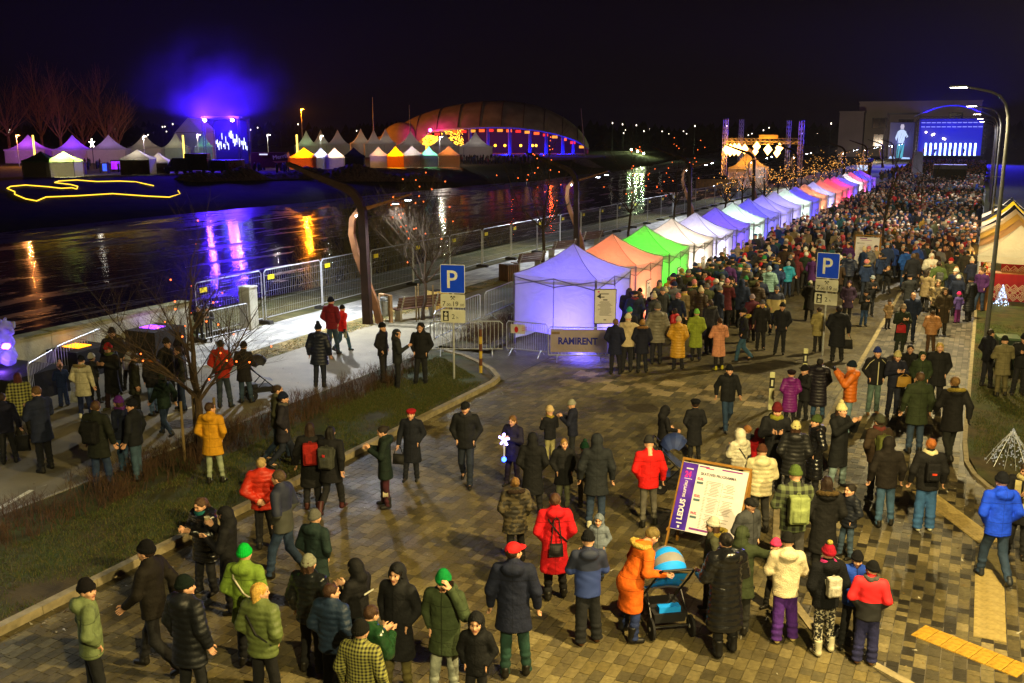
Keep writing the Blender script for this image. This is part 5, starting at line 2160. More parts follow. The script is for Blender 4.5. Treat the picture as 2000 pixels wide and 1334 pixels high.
def pagoda(px, py, wpx, label, light=None, power=120, peak=2.1, cloth=None, eave=2.6, walls=True, name='pagoda_tent', wallm=None, group='tents on the far bank', rz=None, sag=.26, front=None):
    p = at_far(px, py)
    k = ppm(p)
    hw = wpx / k / 2
    t = empty(name, p, (FRZ + R(12)) if rz is None else rz)
    A = cloth or PTC
    for q in roof_mb(hw, hw, eave, eave + peak, sag, 8, .3):
        q.build('roof_panel', A, t, smooth=True)
    for x in (-1, 1):
        for y in (-1, 1):
            MB().box((x * hw * .97, y * hw * .97, eave / 2), (.08, .08, eave)).build('leg', ALU, t)
    if walls:
        W_ = wallm or A
        MB().box((0, -hw * .96, eave / 2 - .1), (hw * 1.9, .03, eave - .3)).build('wall', front or W_, t)
        MB().box((-hw * .96, 0, eave / 2 - .1), (.03, hw * 1.9, eave - .3)).build('wall', W_, t)
        MB().box((hw * .96, 0, eave / 2 - .1), (.03, hw * 1.9, eave - .3)).build('wall', W_, t)
    if light:
        lamp('tent_light', (0, 0, eave * .75), power * 4.0, light, t, r=.2)
    tag(t, label, 'tent', group)
    return t


# back row of pagodas
PG = [(60, 318, 74, '#a040e0', 420, 'violet lit pagoda tent at the far left of the far bank'), (146, 318, 66, '#8030ff', 420, 'second violet lit pagoda tent on the far bank'),
      (216, 318, 72, '#9a78d0', 150, 'pale lilac pagoda tent behind the stalls of the far bank'), (285, 316, 66, '#c8b8a0', 60, 'grey pagoda tent beside a street lamp on the far bank'),
      (346, 314, 50, '#d8d0a0', 90, 'cream pagoda tent left of the far gabled marquee'), (400, 312, 34, '#60d0a0', 90, 'small green tinted pagoda tent beside the far stage tower'),
      (452, 318, 54, '#10e0a0', 500, 'turquoise lit pagoda tent in front of the far stage'), (600, 310, 46, '#a8c890', 120, 'greenish grey pagoda tent behind the yellow far tents'),
      (628, 308, 40, '#a0b8a0', 60, 'dark grey pagoda tent behind the white far tents'), (661, 308, 46, '#8890a0', 40, 'dark pagoda tent right of the lit lattice on the far bank'),
      (706, 306, 42, '#c0b8a0', 60, 'pale pagoda tent left of the arched pavilion'), (731, 307, 38, '#a8a8a8', 40, 'grey pagoda tent before the small arch of the pavilion'),
      (754, 306, 40, '#c8c0b0', 50, 'light grey pagoda tent at the foot of the pavilion shell'), (803, 310, 52, '#b8b0a8', 60, 'grey pagoda tent before the gold light curtain'),
      (868, 311, 54, '#b0a8a0', 50, 'grey pagoda tent overlapping the gold light curtain'), (929, 312, 58, '#c8c0b8', 90, 'white walled pagoda tent beside the waiting far crowd')]
for px, py, w_, lc, pw, lab in PG:
    b_ = at_far(px, py)
    k = ppm(b_)
    pagoda(px, py, w_, lab, lc, pw, peak=28 / k, eave=26 / k)
# front row of gazebos
GRN = fabric('green_cloth', '#7f9c60', .5)
YLW = fabric('yellow_cloth', '#e0a820', .6)
BRN = M('brown_front', '#4a3a28', .9, var=.3, scale=.8)
FR = [(84, 345, 56, GRN, None, 0, M('tan_wall', '#8a8562', .9), 'green roofed stall tent with a tan front on the far bank', None), (128, 345, 54, GRN, '#fff2c0', 1500, PTC, 'green roofed tent with glaring white lit front on the far bank', None),
      (272, 341, 56, PTC, '#fff0d0', 90, PTC, 'white tent with a brown front left of the far van', BRN), (312, 339, 44, PTC, '#ffe8c8', 60, PTC, 'white tent behind the van on the far bank', BRN),
      (595, 330, 52, YLW, '#ffb020', 1100, YLW, 'glowing yellow tent nearest the dark lamp arm on the far bank', None), (628, 330, 36, PTC, '#eaf2ff', 240, PTC, 'white tent with a bright serving hatch right of the yellow far tent', None),
      (655, 330, 38, PTC, '#ffd8b0', 420, PTC, 'white tent with a warm doorway among the far tents', None), (692, 329, 42, fabric('dark_cloth', '#2a2a2e', .1), None, 0, M('dark_wall', '#222226', .9), 'dark tent among the pale far tents', None),
      (740, 327, 34, PTC, '#ffc080', 160, PTC, 'beige tent left of the small yellow far tent', None), (773, 327, 34, YLW, '#ffb828', 800, YLW, 'small glowing yellow tent in the middle of the far row', None),
      (805, 326, 44, PTC, '#fff0e0', 160, PTC, 'white tent right of the small yellow far tent', None), (838, 326, 34, PTC, '#90ffd0', 260, PTC, 'white tent with a greenish lit hatch on the far bank', None),
      (877, 326, 42, PTC, '#ff9040', 160, PTC, 'white tent with an orange side at the right end of the far row', None)]
for px, py, w_, cl, lc, pw, wm, lab, fr_ in FR:
    b_ = at_far(px, py)
    k = ppm(b_)
    pagoda(px, py, w_, lab, lc, pw, peak=17 / k, cloth=cl, eave=(32 if px < 300 else 24) / k, wallm=wm, name='stall_tent', sag=.12, front=fr_, rz=FRZ + R(6))
# gabled marquee
p = at_far(372, 312)
k = ppm(p)
t = empty('gabled_marquee', p, FRZ)
hw, ez, pz_ = 27 / k, 52 / k, 80 / k
MB().plate([(-hw, 0, 0), (hw, 0, 0), (hw, 0, ez), (0, 0, pz_), (-hw, 0, ez)], .05, (0, -1, 0)).build('gable', PTC, t)
for s in (-1, 1):
    MB().plate([(s * hw, 0, ez), (0, 0, pz_), (0, 14, pz_), (s * hw, 14, ez)][::s], .05, (s, 0, 1)).build('roof_slope', PTC, t)
    MB().plate([(s * hw, 0, 0), (s * hw, 14, 0), (s * hw, 14, ez), (s * hw, 0, ez)][::s], .05, (s, 0, 0)).build('side_wall', PTC, t)
MB().box((0, -.05, ez), (hw * 2, .04, .25)).build('eave_band', M('eave_grey', '#9a8f8a', .8), t)
tag(t, 'tall white gabled marquee beside the far stage', 'marquee')

# far stage
p = at_far(437, 333)
k = ppm(p)
t = empty('far_stage', p, FRZ)
hw, hz = 34 / k, 101 / k
for sx in (-1, 1):
    for yy in (0, 7):
        tw = MB()
        for a, b_ in ((-.2, -.2), (.2, -.2), (.2, .2), (-.2, .2)):
            tw.bar((sx * hw + a, yy + b_, 0), (sx * hw + a, yy + b_, hz), .06)
        for j in range(int(hz / .6)):
            tw.bar((sx * hw - .2, yy - .2, j * .6), (sx * hw + .2, yy - .2, j * .6 + .6), .03)
        tw.build('tower', DARKST, t)
MB().box((0, 3.5, hz), (hw * 2 + .6, 7.6, .5)).build('roof', M('stage_black', '#101014', .8), t)
MB().box((0, 3.5, .6), (hw * 2, 7, 1.2)).build('deck', MATS['stage_black'], t)
bk = MB().box((0, 6.6, hz / 2), (hw * 2 - .3, .1, hz - 1)).build('backdrop', MATS['stage_black'], t)
rnd = random.Random(2)
for i in range(26):
    x = -hw * .9 + hw * 1.8 * i / 25
    zc = hz * (.42 + .2 * math.sin(math.pi * i / 25) * rnd.random() + rnd.uniform(-.06, .12))
    MB().box((x, 6.5, zc), (.09, .08, hz * rnd.uniform(.06, .18))).build('light_bar', glow('bar_white', '#cfd8ff', 3.5), bk)
for sx in (-.85, .72):
    h_ = MB().lathe([(.35, 0), (.4, .3), (.25, .6)], 12).build('spot_head', DARKST, t, (sx * hw, -.4, hz * .93))
    MB().ball((0, -.3, .2), .3, 8, 5).build('lens', glow('spot_violet', '#b090ff', 160), h_)
for sx in (-.85, .72):
    lamp('stage_light', (sx * hw, -1.2, hz * .93), 10000, '#4a1cff', t, r=.3)
    lamp('haze_uplight', (sx * hw, -1.4, hz * .97), 85000, '#3c14ff', t, 'SPOT', .3, 176, .3, (0, 0, 1))
lamp('stage_light', (0, 3, hz * .8), 16000, '#2a10ff', t, r=.3)
tag(t, 'far stage of dark trusses with two glaring violet spotlights', 'stage')


# smoke drifting round the far stage
sm_ = MB().ball((0, 0, 0), (19, 12, 16), 24, 14).build('stage_smoke', None, None, (p.x, p.y - 2, hz + 3.5), FRZ)
smm = bpy.data.materials.new('stage_smoke')
smm.use_nodes = True
sn = smm.node_tree
sn.nodes.clear()
so_ = nd(sn, 'ShaderNodeOutputMaterial')
sv = nd(sn, 'ShaderNodeVolumePrincipled')
sv.inputs['Color'].default_value = (.85, .85, .9, 1)
stc = nd(sn, 'ShaderNodeTexCoord')
smp = nd(sn, 'ShaderNodeMapping')
smp.inputs['Scale'].default_value = (1 / 19, 1 / 12, 1 / 16)
sn.links.new(stc.outputs['Object'], smp.inputs['Vector'])
sg = nd(sn, 'ShaderNodeTexGradient', gradient_type='QUADRATIC_SPHERE')
sn.links.new(smp.outputs[0], sg.inputs['Vector'])
smul = nd(sn, 'ShaderNodeMath', operation='MULTIPLY')
smul.inputs[1].default_value = .0085
snz = nd(sn, 'ShaderNodeTexNoise')
snz.inputs['Scale'].default_value = .16
snz.inputs['Detail'].default_value = 4
sn.links.new(stc.outputs['Object'], snz.inputs['Vector'])
smr = nd(sn, 'ShaderNodeMapRange')
smr.inputs['From Min'].default_value = .36
smr.inputs['From Max'].default_value = .64
smr.inputs['To Min'].default_value = .1
smr.inputs['To Max'].default_value = 2.0
sn.links.new(snz.outputs['Fac'], smr.inputs['Value'])
smx = nd(sn, 'ShaderNodeMath', operation='MULTIPLY')
sn.links.new(sg.outputs['Fac'], smx.inputs[0])
sn.links.new(smr.outputs[0], smx.inputs[1])
sn.links.new(smx.outputs[0], smul.inputs[0])
sn.links.new(smul.outputs[0], sv.inputs['Density'])
sn.links.new(sv.outputs[0], so_.inputs['Volume'])
sm_.data.materials.append(smm)
tag(sm_, 'violet lit smoke drifting around the far stage', 'smoke', None, 'stuff')


# vehicles and boxes on the far bank
def van(px, py, wpx, hpx, label, col, name, cab=True, rz=0.0):
    p = at_far(px, py)
    k = ppm(p)
    w_, h_ = wpx / k, hpx / k
    t = empty(name, p, FRZ + rz)
    BM = M('body_' + col.strip('#'), col, .4, .1, var=.15, scale=1.5)
    x0 = -w_ / 2
    b_ = MB()
    b_.box((0, 1.05, h_ * .56), (w_, 2.1, h_ * .8), top=.97)
    b_.build('body', BM, t)
    GL = M('dark_glass', '#0a0c10', .1)
    if cab:
        c = MB()
        c.add([(x0 - 1.5, .05, .45), (x0, .05, .45), (x0, 2.05, .45), (x0 - 1.5, 2.05, .45), (x0 - 1.35, .15, h_ * .45), (x0, .1, h_ * .5), (x0, 2.0, h_ * .5), (x0 - 1.35, 1.95, h_ * .45)],
              [(3, 2, 1, 0), (4, 5, 6, 7), (0, 1, 5, 4), (1, 2, 6, 5), (2, 3, 7, 6), (3, 0, 4, 7)])
        c.build('bonnet', BM, t)
        c = MB()
        c.add([(x0 - 1.0, .12, h_ * .46), (x0, .1, h_ * .5), (x0, 2.0, h_ * .5), (x0 - 1.0, 1.97, h_ * .46), (x0 - .3, .25, h_ * .85), (x0, .2, h_ * .92), (x0, 1.9, h_ * .92), (x0 - .3, 1.85, h_ * .85)],
              [(3, 2, 1, 0), (4, 5, 6, 7), (0, 1, 5, 4), (1, 2, 6, 5), (2, 3, 7, 6), (3, 0, 4, 7)])
        c.build('windscreen', GL, t)
        MB().ball((x0 - 1.5, .35, h_ * .33), .14, 8, 5).build('headlight', M('headlight_glass', '#c8ccd8', .2), t)
    for x in ([x0 - .8] if cab else []) + [x0 + .25 * w_, x0 + .8 * w_]:
        q = MB().lathe([(.33, -.1), (.35, 0), (.33, .1), (.18, .11)], 14)
        wv = q.build('wheel', MATS['tyre'], t, (x, .1, .35))
        wv.rotation_euler = (R(90), 0, 0)
    tag(t, label, 'van' if cab else 'trailer')
    return t, w_, h_


van(352, 340, 30, 32, 'dark van with a sloped bonnet parked beside the white far tents', '#15161e', 'parked_van')
t, w_, h_ = van(384, 339, 46, 40, 'dark box trailer behind the van on the far bank', '#16141c', 'box_trailer', False)
t, w_, h_ = van(424, 338, 34, 26, 'dark blue container box below the far stage', '#12143a', 'container_box', False)
t, w_, h_ = van(457, 337, 33, 25, 'pale kiosk box with pink drawings below the far stage', '#9a7a78', 'kiosk_box', False)
q = MB()
rnd = random.Random(9)
for i in range(16):
    q.box((rnd.uniform(-.4, .4) * w_, -.02, rnd.uniform(.3, .8) * h_), (rnd.uniform(.1, .5), .01, rnd.uniform(.1, .35)))
q.build('drawings', M('pink_paint', '#8a3038', .7), t)
t, w_, h_ = van(527, 333, 72, 36, 'dark red food truck with pale script lettering on the far bank', '#5a0c1c', 'food_truck', False)
text('lettering', 'Merrild', 1.15, M('truck_letter', '#d8b8b0', .5, emis='#d8b8b0', es=.05), t, (w_ * .1, -.03, h_ * .58), (R(90), R(-8), 0), .005)
MB().box((-w_ * .15, -.05, h_ * .86), (w_ * .22, .1, .25)).build('awning_lamp', glow('awn', '#d8d8ff', 1.2), t)
MB().plate([(w_ * .08, -.035, h_ * .5), (w_ * .48, -.035, h_ * .52), (w_ * .44, -.035, h_ * .46), (w_ * .2, -.035, h_ * .38)], .02, (0, -1, 0)).build('flame_band', M('truck_orange', '#b86a48', .5), t)

# light rope on the slope
YR = glow('rope_yellow', '#ffc830', 2.4)
def rope(pts, label):
    P = [at_far(*p) + Vector((0, 0, .12)) for p in pts]
    S_ = []
    for i in range(len(P) - 1):
        for k in range(4):
            S_.append(P[i].lerp(P[i + 1], k / 4))
    S_.append(P[-1])
    c = P[0]
    o = MB().tube([q - c for q in S_], .07, 5).build('light_rope', YR, None, c)
    tag(o, label, 'light rope')


rope([(21, 366), (50, 363), (95, 367), (120, 370), (140, 369), (150, 371), (152, 366), (138, 362), (107, 358), (115, 355), (150, 353), (190, 356), (235, 355), (265, 357), (300, 364)], 'upper yellow light rope winding over the far slope')
rope([(21, 366), (14, 370), (29, 376), (29, 381), (50, 390), (72, 394), (90, 387), (150, 384), (220, 380), (290, 385), (330, 387), (352, 381), (348, 374)], 'lower yellow light rope outlining the far slope')

# gravel heaps along the far crest
def heap(pxs, h, label, seed):
    rnd = random.Random(seed)
    a, b_ = at_far(*pxs[0]), at_far(*pxs[1])
    q = MB()
    d = (b_ - a)
    ln = d.length
    d.normalize()
    s = Vector((-d.y, d.x, 0))

    def f(u, v):
        w = math.sin(math.pi * u) ** .5 * math.sin(math.pi * v)
        p = a + d * ln * u + s * (v - .5) * 8
        return (p.x - a.x, p.y - a.y, p.z - a.z - .2 + w * h * (.75 + .35 * math.sin(9 * u + seed) + .3 * rnd.random()))
    q.grid(f, 60, 12)
    o = q.build('gravel_heap', M('gravel', '#6a6258', .95, var=.5, scale=3, bump=1, bscale=6), None, a)
    tag(o, label, 'heap')


heap([(355, 352), (515, 347)], 1.9, 'long heap of gravel on the far crest below the stage', 1)
heap([(505, 347), (660, 345)], 1.7, 'heap of gravel on the far crest below the food truck', 2)
heap([(600, 350), (850, 352)], 2.4, 'broad bare mound of earth below the yellow far tents', 5)
heap([(1122, 312), (1152, 326)], 1.2, "pale heap of snow on the bank right of the pavilion", 3)

# tall bare trees behind
FBARK = M('far_bark', '#9a6848', .9, var=.3, scale=2)
for k, (px, py, top, seed) in enumerate(((55, 318, 120, 1), (120, 316, 135, 2), (160, 318, 150, 3), (205, 316, 195, 4), (250, 316, 150, 5), (275, 318, 205, 6), (15, 318, 165, 7))):
    b_ = at_far(px, py)
    lab = ('tall bare tree above the leftmost violet pagoda', 'tall bare tree between the violet pagodas', 'tall leaning bare tree behind the second violet pagoda', 'lower bare tree behind the lilac pagoda',
           'tall bare tree behind the grey pagoda', 'slim bare tree left of the gabled marquee', 'bare tree at the left edge behind the far tents')[k]
    tree(b_ + Vector((-14, 6, 0)), zat(b_, top), 80 + seed, lab, 4, .42, .3, split=3, ang=.42, group='tall bare trees on the far bank', up=.2, bark=FBARK)

# sodium lamp and park lamps on the far bank
def park_lamp(px, py, top, label, col, es, power, hgt=None, name='park_lamp', bare=False):
    b_ = at_far(px, py)
    h_ = zat(b_, top)
    r = empty(name, b_, FRZ)
    MB().tube([(0, 0, 0), (0, 0, h_)], [.09, .05], 6).build('pole', STEEL, r)
    MB().box((.35, 0, h_), (.8, .2, .1)).build('lamp_head', STEEL, r)
    MB().box((.4, 0, h_ - .08), (.7, .3, .08)).build('led_panel', glow('pl' + col + str(es), col, es), r)
    if power:
        lamp('lamp_light', (.4, -.3, h_ - .3), power, col, r, r=.2)
    tag(r, label, 'street lamp')


park_lamp(592, 305, 213, 'tall mast with a glaring orange sodium lamp on the far bank', '#ff8a10', 200, 35000)
for px, py, tp, lab in ((38, 325, 264, 'street lamp left of the violet pagoda on the far bank'), (284, 322, 266, 'street lamp before the grey far pagoda'), (389, 320, 263, 'street lamp beside the gabled marquee'),
                        (525, 318, 263, 'street lamp behind the red food truck'), (628, 318, 265, 'street lamp behind the white far tents'), (859, 322, 267, 'street lamp before the gold light curtain')):
    park_lamp(px, py, tp, lab, '#fff0d8' if px > 100 else '#ff9a50', 14, 1500 if px > 100 else 6000)
for px, py, tp, lab in ((70, 325, 264, 'pole wrapped in yellow light beside the violet pagoda'), (361, 322, 264, 'leaning pole wrapped in yellow light before the far marquee'), (582, 320, 263, 'pole wrapped in yellow light left of the yellow far tent')):
    b_ = at_far(px, py)
    r = empty('light_pole', b_)
    MB().tube([(0, 0, 0), (0, 0, zat(b_, tp))], .2, 6).build('light_wrap', glow('wrap', '#ffd050', 4), r)
    MB().box((0, 0, .15), (.6, .6, .3)).build('base', DARKST, r)
    tag(r, lab, 'light pole')
r = empty('light_star', at_far(184, 330))
q = MB()
for a in range(5):
    q.bar((0, 0, 5.2), (math.cos(R(90 + 72 * a)) * .8, 0, 5.2 + math.sin(R(90 + 72 * a)) * .9), .12)
q.build('star', glow('star', '#fff4e0', 16), r)
MB().tube([(0, 0, 0), (0, 0, 4.6)], .08, 6).build('pole', DARKST, r)
tag(r, 'white lit star on a pole between the far pagodas', 'light ornament')
# counters, screens at the left far market
for (px, py, w_, h_, col, es, lab) in ((228, 335, 22, 22, '#a010ff', 1.6, 'magenta lit booth front between the far tents'), (205, 338, 9, 20, '#1050ff', 1.5, 'blue lit totem on the far market'), (160, 340, 10, 22, '#a01010', .3, 'red covered grill stand on the far market')):
    b_ = at_far(px, py)
    k = ppm(b_)
    r = empty('lit_booth', b_, FRZ)
    MB().box((0, .6, h_ / k / 2), (w_ / k, 1.0, h_ / k)).build('body', M('booth_dark', '#3a2230', .7), r)
    MB().box((0, .06, h_ / k * .55), (w_ / k * .9, .06, h_ / k * .7)).build('front', glow('booth' + col, col, es), r)
    tag(r, lab, 'booth')

# ---------------------------------------------------------------- arched pavilion
pc = at_far(948, 303)
kp = ppm(pc)
pc = pc + Vector((-math.sin(PHI), math.cos(PHI), 0)) * 14
pav = empty('arched_pavilion', pc, PHI - R(4))
A_, B_, HT = 210 / kp, 20.0, 104 / kp
SHELL = M('shell_membrane', '#a8957c', .75, var=.25, scale=.25, bump=.2, bscale=1.5)
RIB = M('shell_rib', '#6a5a4c', .6, .2)
cuts = [-1, -.82, -.62, -.42, -.22, -.02, .18, .38, .57, .74, .88, .985]


def shell(a, v):
    """a along the long axis, v from the lifted front rim over the top to the back."""
    e = math.sqrt(max(0.0, 1 - a * a))
    lift = 30 * max(0, min(1, (a + .72) / .22)) if a < .9 else 30
    ang = R(lift + (180 - lift) * v)
    return (a * A_, -B_ * math.cos(ang) * (e ** .8), HT * math.sin(ang) * e * (1 + .04 * math.sin(a * 3)) + .2)


for c0, c1 in zip(cuts, cuts[1:]):
    MB().grid(lambda u, v: shell(c0 + (c1 - c0) * u, v), 4, 18).build('roof_panel', SHELL, pav, smooth=True)
for c in cuts[1:-1]:
    MB().tube([Vector(shell(c, v / 16)) + Vector((0, -.1, .12)) for v in range(17)], .14, 5).build('roof_rib', RIB, pav)
rim = MB().tube([Vector(shell(-.55 + 1.53 * i / 24, 0)) for i in range(25)], .45, 6).build('eave_beam', M('eave_white', '#a79a8c', .6), pav)
# smaller shell at the left end
AS, HS = 50 / kp, 62 / kp
for c0, c1 in ((-1, -.5), (-.5, 0), (0, .5), (.5, .98)):
    MB().grid(lambda u, v: ((785 - 948) / kp + AS * (c0 + (c1 - c0) * u), -9 - 11 * math.cos(math.pi * v) * math.sqrt(max(0, 1 - (c0 + (c1 - c0) * u) ** 2)), .2 + HS * math.sin(math.pi * v) * math.sqrt(max(0, 1 - (c0 + (c1 - c0) * u) ** 2))), 5, 14).build('side_shell', SHELL, pav, smooth=True)
# small arch at the left end
MB().grid(lambda u, v: (-A_ * 1.0 + 9 * (u - .3), -3 - 6 * math.cos(math.pi * v), 1 + 6.5 * math.sin(math.pi * v) * (1 - .25 * (1 - u))), 4, 12).build('entrance_arch', SHELL, pav, smooth=True)
MB().tube([(-A_ - 2.7, -3 - 6 * math.cos(math.pi * v / 12), 1 + 4.9 * math.sin(math.pi * v / 12)) for v in range(13)], .3, 5).build('arch_rim', MATS['eave_white'], pav)
for i, px in enumerate((925, 960, 1002, 1041, 1072, 1104, 1125)):
    x = (px - 948) / kp * 1.0
    a = max(-.97, min(.95, x / A_))
    y, z = shell(a, 0)[1:]
    MB().tube([(x, y + 1.2, 0), (x, y + 1.2, z - .3)], .55, 10).build('column', M('column_grey', '#6a6a86', .6), pav)
    if px > 930:
        lamp('column_light', (x - 1.2, y - .6, 0.8), 2600, '#0414ff', pav, r=.2)
MB().box((A_ * .25, -B_ * .35, .2), (A_ * 1.4, B_, .4)).build('floor', CONC, pav)
MB().box((A_ * .2, 6, 4), (A_ * 1.5, .3, 8)).build('rear_wall', M('pav_wall', '#3a3040', .8), pav)
# fascia signs and glow behind the eave
for i in range(18):
    a = -.5 + 1.42 * i / 17
    x, y, z = shell(a, 0)
    MB().box((x, y + .9, z - 1.1), (A_ * .05, .1, .9)).build('fascia_sign', glow(('fas_o', 'fas_r', 'fas_y')[i % 3], ('#ff5a10', '#e02818', '#ffa030')[i % 3], (2.0, 1.6, 1.4)[i % 3]), pav)
for (px, lz, pw, col, dy) in ((830, 6, 1500, '#ff3a10', 2), (915, 7, 1500, '#ff4a10', 2), (1000, 8, 900, '#ff4a18', 3), (1080, 7, 700, '#ff5020', 3)):
    x = (px - 948) / kp
    lamp('inner_light', (x, -10 + dy, lz), pw * 1.3, col, pav, r=.4)
lamp('eave_light', ((850 - 948) / kp, -B_ * .9 - 1, 8.5), 5000, '#ff0a9a', pav, r=.3)
MB().ball(((850 - 948) / kp, -B_ * .9 - .5, 8.3), .5, 8, 5).build('spot_lens', glow('magenta_spot', '#ff40c0', 60), pav)
# gold curtain of bulbs
rnd = random.Random(4)
q = MB()
for px0, px1, z0, z1 in ((832, 862, 2, 6.5), (868, 912, 2, 8.5)):
    for _ in range(420):
        x = (rnd.uniform(px0, px1) - 948) / kp
        z = rnd.uniform(z0, z1)
        if rnd.random() < .5 or math.sin(x * 1.5) * math.sin(z * 1.7) > -.3:
            q.ball((x, -B_ * .78 + rnd.uniform(-.4, .4), z), .13, 4, 3)
tag(q.build('light_curtain', glow('gold_bulb', '#ffb830', 6), pav), kind='stuff')
lamp('curtain_light', ((880 - 948) / kp, -B_ * .95, 5), 1200, '#ffa020', pav, r=.5)
for px in (972, 991, 1022, 1045, 1052):
    MB().ball(((px - 948) / kp, -B_ * .6, 3.2), .45, 8, 5).build('globe_lamp', glow('globe_y', '#ffb020', 6), pav)
tag(pav, 'wide arched pavilion with a ribbed shell roof and blue lit columns', 'pavilion')
for (px, top, lab) in ((731, 190, 'slim pale mast left of the arched pavilion'), (803, 205, 'slim mast rising behind the pavilion shell'), (1143, 212, 'slim pale mast right of the arched pavilion')):
    b_ = at_far(px, 306)
    MB_ = MB().tube([(0, 0, 0), ((731 - px) * .004, 0, zat(b_, top))], [.22, .08], 6)
    tag(MB_.build('mast', M('mast_grey', '#8a8684', .5), None, b_), lab, 'mast')

# far crowd before the pavilion and at the far market: too small to tell apart
def low_person(rnd, base, h, jc, tcol, hc, out):
    mb, x, y, z = out, base[0], base[1], base[2]
    w = .23 * h / 1.7
    rz = rnd.uniform(0, 6.28)
    mb.cur = tcol
    mb.box((x, y, z + h * .23), (w * 1.1, w * .8, h * .46), rz, 1.2)
    mb.cur = jc
    mb.lathe([(w * .8, h * .38), (w * .95, h * .6), (w * 1.0, h * .8), (w * .5, h * .87)], 7, (x, y, z), 1.0, .8)
    mb.cur = hc
    mb.ball((x, y, z + h * .93), (.1, .11, .13), 6, 4)


JPAL = [srgb(c) for c in ('#14161e', '#1a1c26', '#101218', '#1c2436', '#20242a', '#2a2226', '#241c1c', '#262b22', '#3a3028', '#4a2020', '#2a3448', '#55504a', '#16202e', '#181818', '#101014', '#6a1a1a', '#7a6a58')]
HPAL = [srgb(c) for c in ('#15151a', '#2a2a30', '#3a2a1c', '#8a7a6a', '#b0a698', '#1a2038', '#8a2020', '#4a3a2a', '#24242a', '#d0c4b8', '#c08a90', '#1a1a20', '#2a5a8a', '#d8d0c8', '#7a8a9a')]
CROWDM = M('crowd_cloth', src='attr', rough=.8, var=.2, scale=4)
rnd = random.Random(12)
q = MB()
for i in range(120):
    px, py = rnd.uniform(897, 1062), rnd.uniform(311, 321)
    if px > 1010 and rnd.random() < .3:
        continue
    low_person(rnd, at_far(px, py), rnd.uniform(1.55, 1.85), rnd.choice(JPAL), JPAL[0], rnd.choice(HPAL), q)
for i in range(60):
    px, py = rnd.choice((rnd.uniform(150, 245), rnd.uniform(470, 520), rnd.uniform(540, 565))), rnd.uniform(322, 338)
    low_person(rnd, at_far(px, py), rnd.uniform(1.55, 1.85), rnd.choice(JPAL), JPAL[0], rnd.choice(HPAL), q)
tag(q.build('far_crowd', CROWDM), 'dark crowd of visitors standing across the river', 'crowd', None, 'stuff')

# distant lamps, floodlit bank, treeline
rnd = random.Random(31)
fl = None
for i in range(48):
    px = rnd.uniform(0, 1640)
    if 725 < px < 1150:
        px = rnd.uniform(1150, 1640)
    D = rnd.uniform(330, 800)
    d = cf + cr * (px - 1000) / F - cu * (262 - 667) / F
    hd = Vector((d[0], d[1], 0)).normalized() * D
    h_ = rnd.uniform(6, 12)
    if fl is None:
        fl = empty('distant_lamp')
        MB().tube([(0, 0, 0), (0, 0, 8)], .12, 4).build('pole', DARKST, fl)
        MB().ball((0, 0, 8), .27, 6, 4).build('lamp_head', glow('dist_lamp', '#fff0d8', 4), fl)
        o = fl
    else:
        o = copy_tree(fl)
    o.location = hd
    o.scale = (D / 500, D / 500, h_ / 8)
    tag(o, 'distant street lamp, a point of light along the dark skyline', 'street lamp', 'distant street lamps')
for k, (px, py) in enumerate(((1233, 296), (1245, 300), (1257, 304))):
    p = at_far(px, py)
    r = empty('floodlight', p)
    MB().box((0, 0, .3), (.3, .3, .6)).build('stand', DARKST, r)
    MB().ball((0, 0, .8), .4, 8, 5).build('lens', glow('flood', '#f4ffd0', 40), r)
    lamp('flood_light', (-.5, -.5, 2.0), 3000, '#d8f0a0', r, r=.3)
    tag(r, ('left', 'middle', 'right')[k] + ' one of three floodlights on the far grassy bank', 'floodlight')
q = MB()
for i in range(900):
    px = rnd.uniform(-100, 2100)
    D = rnd.uniform(500, 850)
    d = cf + cr * (px - 1000) / F - cu * (262 - 667) / F
    hd = Vector((d[0], d[1], 0)).normalized() * D
    hh = rnd.uniform(5, 13)
    for _ in range(7):
        c = hd + Vector((rnd.gauss(0, 3), rnd.gauss(0, 3), rnd.uniform(.2, 1) * hh))
        s = rnd.uniform(1.2, 3)
        q.add([c + Vector((-s, 0, -s)), c + Vector((s, rnd.gauss(0, 1), -s * .6)), c + Vector((s * .3, 0, s))], [(0, 1, 2)])
tag(q.build('treeline', M('treeline_dark', '#1b1c12', .95, var=.4, scale=.1)), 'dark line of distant trees along the horizon', 'treeline', None, 'stuff')

# ================================================================ truss portal and lantern tent across the trees
def truss(mb, a, b, s=.3, step=.8):
    a, b = Vector(a), Vector(b)
    d = (b - a)
    ln = d.length
    d.normalize()
    u = d.orthogonal().normalized()
    v = d.cross(u)
    cs = [u * s + v * s, u * s - v * s, -u * s - v * s, -u * s + v * s]
    for c in cs:
        mb.bar(a + c, b + c, .07)
    n = int(ln / step)
    for i in range(n):
        for k in range(4):
            p0 = a + d * (ln * i / n) + cs[k]
            p1 = a + d * (ln * (i + 1) / n) + cs[(k + 1) % 4]
            mb.bar(p0, p1, .04)
    return mb


